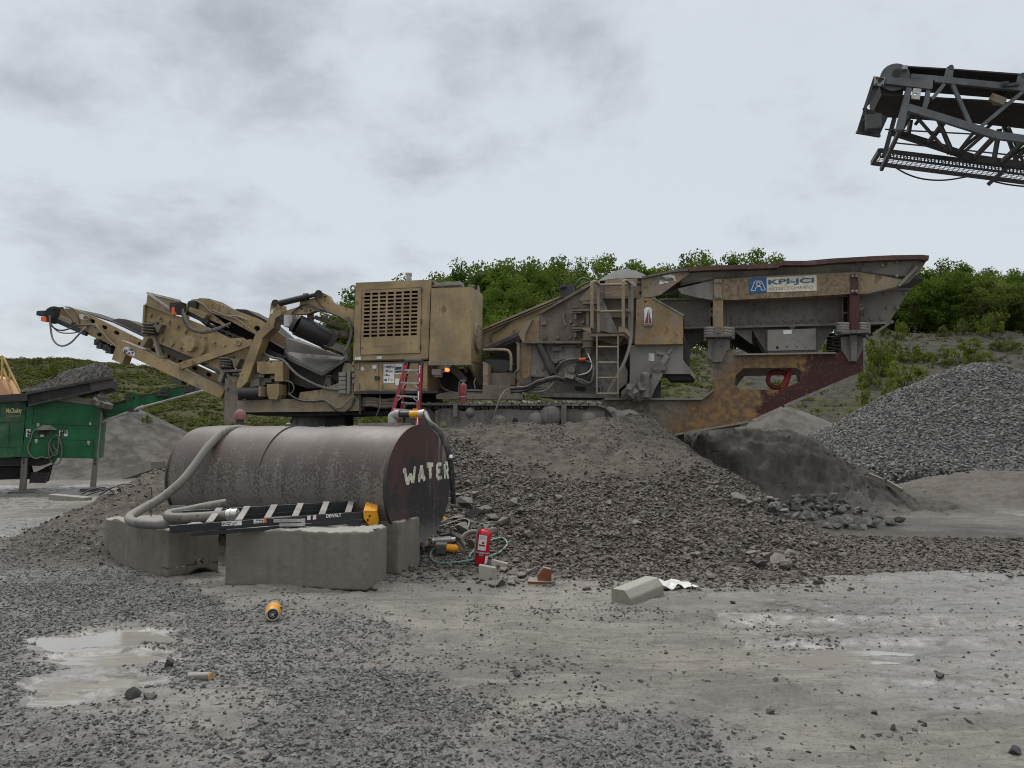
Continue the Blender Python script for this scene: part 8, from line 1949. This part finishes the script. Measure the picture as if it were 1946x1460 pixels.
for x0, y0, x1, y1 in ((1700, 815, 1620, 1160),): b.cyl(vp(x0, y0, W1), vp(x1, y1, W1), 0.025, 8)
b.build('walkway_handrail', m_greydark, cv_)
b = MB()
for (x0, y0, x1, y1) in ((790, 680, 1140, 1080), (1030, 740, 1170, 1090), (1400, 860, 1220, 1090), (1500, 890, 1260, 1100), (1780, 800, 1960, 1230), (2050, 950, 1700, 1180)): b.bar(vp(x0, y0, NEAR + 0.05), vp(x1, y1, FAR), 0.05, 0.05)
b.build('bottom_bracing', m_greydark, cv_)
b = MB(); b.tube([vp(x, y, W0) for x, y in ((560, 1220), (680, 1290), (820, 1340), (980, 1362), (1140, 1358), (1340, 1325))], 0.018, 6, 6); b.tube([vp(x, y, W0) for x, y in ((1600, 1370), (1750, 1405), (1960, 1430), (2200, 1440))], 0.018, 6, 5); b.build('hanging_cable', m_black, cv_)
b = MB(); b.bar(far_of(2650, 470, 0.0), Vector((far_of(2650, 470, 0).x + 1.0, 0.0, -5.0)), 0.2, 0.2); b.bar(far_of(2650, 470, FAR), Vector((far_of(2650, 470, 0).x + 1.0, FAR, -5.0)), 0.2, 0.2); b.build('support_leg', m_greydark, cv_)

# ================================================================== crushed stone heap on the right
def pile():
    c = Vector((19.2, 31.5)); rx, ry, h = 9.2, 7.6, 4.55; n, m = 140, 60
    A, Rr = np.meshgrid(np.linspace(0, 2 * math.pi, n, endpoint=False), np.linspace(0, 1, m)); 
    def zf_(x, y):
        d = np.sqrt(((x - c.x) / rx) ** 2 + ((y - c.y) / ry) ** 2) * (1 + 0.07 * fbm(x, y, 0.25, 3, 301))
        dd = np.sqrt(d * d + 0.02) - 0.141
        return h * np.clip(1 - dd, 0, None) ** 1.12 - 0.05 + 0.12 * fbm(x, y, 0.9, 3, 303)
    x = c.x + rx * 1.02 * Rr * np.cos(A); y = c.y + ry * 1.02 * Rr * np.sin(A); z = zf_(x, y)
    z = np.where(Rr > 0.985, np.minimum(z, -0.3), z)
    i = np.arange(m - 1)[:, None] * n + np.arange(n)[None, :]; j = np.arange(m - 1)[:, None] * n + (np.arange(n)[None, :] + 1) % n
    f = np.stack([i, i + n, j + n, j], -1).reshape(-1, 4)
    me = np_mesh('gravel_pile', np.stack([x.ravel(), y.ravel(), z.ravel()], 1), f, True); me.materials.append(plain('stone heap under layer', (0.09, 0.088, 0.083), 0.9, sc=3, bump=0.6))
    o = link('gravel_pile', me); tag(o, 'tall conical heap of crushed grey stone at the right', kind='stuff')
    rng = np.random.default_rng(11); N = 74000
    x = rng.uniform(c.x - rx * 1.15, c.x + rx, N); y = rng.uniform(c.y - ry * 1.15, c.y + ry * 0.4, N); z = zf_(x, y)
    d = ((x - c.x) / rx) ** 2 + ((y - c.y) / ry) ** 2
    ok = (d < 1.06 + 0.08 * np.abs(rng.normal(0, 1, N))) & (x / y < 0.78); x, y, z = x[ok], y[ok], z[ok]; z = np.maximum(z, land(x, y)); s = 0.085 + 0.13 * rng.uniform(0, 1, len(x)) ** 2
    z = z + s * 0.1; rot = np.stack([rng.normal(0, .6, len(x)), rng.normal(0, .6, len(x)), rng.uniform(0, 6.28, len(x))], 1)
    q = gn_scatter('pile_stones', np.stack([x, y, z], 1), rot, np.repeat(s[:, None], 3, 1) * rng.uniform(.8, 1.2, (len(x), 3)), rng.integers(0, 7, len(x)), stone_set('pile stone shapes', m_pilerock, 4000), None)
    q.parent = o; del q['kind']
pile()

# ================================================================== trees and shrubs
def leaf_mat(name, a, b_, trans=0.25, flat_=0.0):
    m, t = new_mat(name); t.n.remove(t.b)
    oi = t.new('ShaderNodeObjectInfo'); co = obj_co(t)
    n = t.noise(co, 1.1, 3); lf = t.attr('leafv')
    k = t.math('ADD', t.math('MULTIPLY', lf, 0.5), t.math('ADD', t.math('MULTIPLY', n, 0.3), t.math('MULTIPLY', oi.outputs['Random'], 0.3)))
    c = t.mix(t.step(k, 0.25, 0.85), a, b_)
    d = t.new('ShaderNodeBsdfDiffuse'); t.put(d.inputs[0], c); tr = t.new('ShaderNodeBsdfTranslucent'); t.put(tr.inputs[0], t.mix(0.5, c, (0.16, 0.2, 0.03)))
    mx_ = t.new('ShaderNodeMixShader'); mx_.inputs[0].default_value = trans; t.l.new(d.outputs[0], mx_.inputs[1]); t.l.new(tr.outputs[0], mx_.inputs[2]); t.l.new(mx_.outputs[0], t.out.inputs[0]); return m
m_leaf = leaf_mat('oak leaves', (0.040, 0.078, 0.013), (0.14, 0.20, 0.038), 0.3)
m_leaf2 = leaf_mat('bright young leaves', (0.06, 0.09, 0.014), (0.15, 0.18, 0.035), 0.3)
m_leaf3 = leaf_mat('dull leaves', (0.045, 0.065, 0.018), (0.115, 0.135, 0.045), 0.28)
def leaves(centres, per, spread, size, rng, upb=0.4):
    C = np.repeat(np.array(centres), per, 0); n = len(C)
    off = rng.normal(0, 1, (n, 3)); off /= np.linalg.norm(off, axis=1, keepdims=True); off *= (rng.uniform(0, 1, (n, 1)) ** 0.45)
    rad = np.repeat(spread if np.ndim(spread) else np.full(len(centres), spread), per)[:, None]
    p = C + off * rad * np.array([1, 1, 0.75])
    nr = off * 0.7 + rng.normal(0, 0.6, (n, 3)) + np.array([0, 0, upb]); nr /= np.linalg.norm(nr, axis=1, keepdims=True)
    a = np.cross(nr, rng.normal(0, 1, (n, 3))); a /= np.linalg.norm(a, axis=1, keepdims=True); b_ = np.cross(nr, a)
    s = size * rng.uniform(0.6, 1.3, (n, 1)); v = np.stack([p - a * s, p + b_ * s * 0.55, p + a * s, p - b_ * s * 0.55], 1).reshape(-1, 3)
    f = np.arange(n * 4).reshape(-1, 4); lv = np.repeat(np.repeat(rng.uniform(0, 1, len(centres)), per) * 0.6 + rng.uniform(0, 0.4, n), 4)
    return v, f, lv
def crown_mesh(seed, k=64, per=150, mat=None, shape=(2.5, 2.5, 2.9), size=0.125, spread=(0.5, 1.0)):
    rng = np.random.default_rng(seed); cs = []; 
    while len(cs) < k:
        q = rng.normal(0, 1, 3); q /= np.linalg.norm(q); r_ = rng.uniform(0.35, 1.0) ** 0.5
        q = q * r_ * np.array(shape); 
        if q[2] < -shape[2] * 0.9: continue
        lobe = 1 + 0.22 * math.sin(3 * math.atan2(q[1], q[0]) + seed) + 0.15 * math.sin(5 * q[2] / shape[2] + seed)
        cs.append(q * lobe)
    sp = rng.uniform(spread[0], spread[1], k); v, f, lv = leaves(cs, per, sp, size, rng)
    me = np_mesh('crown', v, f); fattr(me, 'leafv', lv); me.materials.append(mat or m_leaf); return me
def trunk_mesh(seed, H, r0):
    rnd = random.Random(seed); b = MB(); b.tube([(0, 0, -1), (rnd.uniform(-.1, .1), 0, H * .4), (rnd.uniform(-.3, .3), rnd.uniform(-.2, .2), H)], r0, 8, 4, taper=0.3)
    for i in range(5):
        a = rnd.uniform(0, 6.28); h0 = H * rnd.uniform(.4, .8); b.tube([(0, 0, h0), (math.cos(a) * H * .12, math.sin(a) * H * .12, h0 + H * .14), (math.cos(a) * H * .26, math.sin(a) * H * .26, h0 + H * .3)], r0 * 0.45, 6, 3, taper=0.3)
    me = bpy.data.meshes.new('trunk'); me.from_pydata(b.v, [], b.f); me.materials.append(m_bark); me.update(); return me
m_leaf4 = leaf_mat('light leaves', (0.075, 0.105, 0.022), (0.19, 0.22, 0.06), 0.3)
crowns = [crown_mesh(500 + i, mat=(m_leaf, m_leaf, m_leaf4, m_leaf, m_leaf3, m_leaf)[i]) for i in range(6)]
trunks = [trunk_mesh(550 + i, 5.5, 0.18) for i in range(3)]
tl = [(640, 592), (665, 575), (700, 560), (730, 540), (770, 528), (800, 520), (830, 516), (870, 512), (900, 515), (930, 505), (965, 492), (1000, 490), (1040, 492), (1080, 502), (1120, 500), (1160, 498), (1200, 496), (1240, 500), (1290, 494), (1330, 487), (1370, 494), (1420, 496), (1455, 482), (1490, 487), (1530, 505), (1580, 510), (1640, 512), (1700, 520), (1730, 508), (1770, 512), (1800, 500), (1840, 512), (1890, 514), (1946, 516), (2000, 512), (2100, 510)]
def tree(px, Y, ytop, i, label, group):
    x = (px - CX) / FPX * Y; g = hz(x, Y); top = EYE + (HOR - ytop) / FPX * Y; H = max(top - g, 4.0)
    t = empty('tree', (x, Y, g), rr.uniform(0, 6.28)); tag(t, label, 'tree', group)
    cw = max(H * 0.36, 2.2) * rr.uniform(0.9, 1.15)
    c = link('crown', crowns[i % 6], t); c.location = (0, 0, H * 0.54); c.scale = (cw / 2.6, cw / 2.6, H * 0.50 / 3.1); 
    s = link('trunk', trunks[i % 3], t); s.scale = (H / 8,) * 3
ti = 0
G1, L1 = 'trees of the wood behind the crusher', 'leafy green tree in the wood on the rise behind the crusher'
G2, L2 = 'trees along the skyline at the right', 'leafy green tree in the line on top of the stony bank at the right'
for row, (Y, drop, step_) in enumerate(((112, 0, 42), (104, 12, 46), (97, 34, 50))):
    px = 655 + 17 * row
    while px < 2060:
        yt = np.interp(px, [q[0] for q in tl], [q[1] for q in tl]) + drop + rr.uniform(-3, 9)
        if row == 2 and (px < 700 or px > 1230) and px < 1700: px += step_; continue
        if px > 1690: yt -= drop * 0.8
        if not (1530 < px < 1640 and row): tree(px, Y + rr.uniform(-2, 2), yt, ti, L2 if px > 1650 else L1, G2 if px > 1650 else G1)
        ti += 1; px += step_ * rr.uniform(0.75, 1.2)
for px, Y, yt in ((930, 88, 560), (975, 88, 555), (1020, 88, 560), (950, 80, 590), (1000, 80, 592), (905, 84, 575), (660, 100, 575), (682, 98, 585)):
    tree(px, Y, yt, ti, L1, G1); ti += 1

def bush_mesh(seed, mat, n=34, per=42, size=0.06):
    rng = np.random.default_rng(seed); cs = []
    for _ in range(n):
        a = rng.uniform(0, 6.28); r_ = rng.uniform(0, 1) ** 0.6; cs.append((math.cos(a) * r_ * 0.9, math.sin(a) * r_ * 0.9, (1 - 0.55 * r_ * r_) * rng.uniform(0.1, 1.1)))
    v, f, lv = leaves(cs, per, rng.uniform(0.14, 0.3, n), size, rng, 0.6)
    me = np_mesh('foliage', v, f); fattr(me, 'leafv', lv); me.materials.append(mat); return me
bushes = [bush_mesh(600 + i, m_leaf2 if i < 3 else m_leaf3) for i in range(5)]
bstem = MB()
for i in range(6): bstem.tube([(0, 0, -0.1), (0.3 * math.cos(i), 0.3 * math.sin(i), 0.4), (0.5 * math.cos(i), 0.5 * math.sin(i), 0.9)], 0.02, 5, 2)
sm_ = bpy.data.meshes.new('stems'); sm_.from_pydata(bstem.v, [], bstem.f); sm_.materials.append(m_bark)
def bush(px, py, wpx, hpx, i, label, group=None):
    p = hit(px, py, 24); k = p.y / FPX
    t = empty('shrub', p, rr.uniform(0, 6.28)); tag(t, label, 'shrub', group)
    c = link('foliage', bushes[i], t); c.scale = (wpx * k / 2.1, wpx * k / 2.1, hpx * k / 1.15); s = link('stems', sm_, t); s.scale = (wpx * k / 2.4, wpx * k / 2.4, hpx * k / 1.2)
GS = 'shrubs on the stony bank'
for (px, py, w_, h_, i, lb) in ((1665, 715, 75, 75, 0, 'bright green shrub right behind the crusher hopper frame'), (1690, 690, 55, 55, 1, 'bright green shrub above the one behind the hopper frame'), (1715, 648, 32, 45, 2, 'slim shrub on the bank just right of the hopper lip'), (1718, 625, 20, 22, 0, 'small shrub at the top of the bank beside the hopper lip'), (1742, 690, 62, 38, 1, 'low spreading shrub on the bank left of the stone heap top'), (1720, 735, 85, 55, 2, 'broad green shrub above the left flank of the stone heap'), (1650, 740, 50, 60, 1, 'shrub at the foot of the hopper frame'), (1645, 770, 38, 34, 0, 'small shrub low beside the stone heap'), (1695, 765, 45, 40, 2, 'shrub just above the stone heap flank'), (1845, 687, 70, 48, 0, 'bright shrub behind the top of the stone heap'), (1795, 692, 50, 38, 1, 'shrub left of the stone heap top'), (1870, 690, 50, 24, 2, 'low shrub right of the stone heap top'), (1830, 636, 38, 30, 3, 'grey green shrub on the upper bank'), (1880, 640, 58, 48, 1, 'bushy shrub on the crest of the bank at the right'), (1860, 630, 38, 34, 3, 'grey green shrub on the crest beside the bushy one'), (1793, 640, 34, 22, 3, 'low grey green shrub on the upper bank'), (1920, 668, 46, 26, 2, 'shrub at the right edge of the bank'), (1895, 665, 34, 18, 3, 'low shrub on the bank near the right edge'), (1680, 640, 28, 24, 3, 'dull shrub under the hopper lip'), (1325, 672, 22, 18, 1, 'small bright shrub seen through the gap left of the hopper frame'), (1570, 672, 26, 26, 0, 'bright shrub seen under the hopper beside the dark spring'), (1480, 735, 44, 14, 1, 'low greenery seen through the slot of the hopper frame')):
    bush(px, py, w_, h_, i, lb, GS)
for (px, py, w_, h_, i, lb) in ((72, 694, 30, 14, 3, 'round shrub on the left skyline'), (103, 716, 36, 34, 1, 'bright shrub on the left slope above the green plant'), (98, 692, 12, 12, 3, 'small shrub on the left skyline'), (200, 684, 18, 10, 3, 'little shrub on the skyline below the conveyor'), (280, 803, 24, 16, 1, 'bright green tuft above the dark fines heap'), (712, 806, 60, 24, 1, 'bright green patch seen under the crusher'), (245, 690, 10, 8, 3, 'tiny shrub on the skyline left of the drop leg'), (150, 690, 26, 8, 3, 'low shrub on the left skyline above the plant')):
    bush(px, py, w_, h_, i, lb)
# grass and weeds on the slopes
def grass_tufts():
    c = bpy.data.collections.new('tuft shapes')
    for i in range(5):
        rng = np.random.default_rng(700 + i); v, f, lv = leaves([(rng.normal(0, .25), rng.normal(0, .25), .12) for _ in range(6)], 14, 0.2, 0.085, rng, 0.9)
        me = np_mesh('tuft', v, f); fattr(me, 'leafv', lv); me.materials.append((m_grass1, m_grass1, m_leaf3, m_grass2, m_grass2)[i]); c.objects.link(bpy.data.objects.new('tuft', me))
    rng = np.random.default_rng(21); N = 90000; s_ = rng.uniform(-0.75, 0.78, N); y = np.sqrt(rng.uniform(44 ** 2, 97 ** 2, N)); x = s_ * y
    k = (y - hill_front(x) - 2) > 0; g = np.clip(0.9 - 0.84 * sst(s_, 0.12, 0.3), 0.05, 1) * (0.35 + 0.65 * patchy(x, y, 401, -0.3, 0.3, 0.12)) * (0.4 + 0.6 * patchy(x, y, 402, -0.4, 0.3, 0.8))
    k &= rng.uniform(0, 1, N) < g; x, y = x[k], y[k]; z = height(x, y); n = len(x); s = rng.uniform(0.35, 1.0, n)
    gn_scatter('grass', np.stack([x, y, z], 1), np.stack([rng.normal(0, .2, n), rng.normal(0, .2, n), rng.uniform(0, 6.28, n)], 1), np.stack([s, s, s * rng.uniform(.6, 1.1, n)], 1), rng.integers(0, 5, n), c, 'thin grass and weeds growing over the quarry slopes')
m_grass1 = leaf_mat('grass', (0.06, 0.075, 0.02), (0.14, 0.15, 0.05), 0.2)
m_grass2 = leaf_mat('dry grass', (0.085, 0.08, 0.045), (0.17, 0.155, 0.09), 0.2)
grass_tufts()
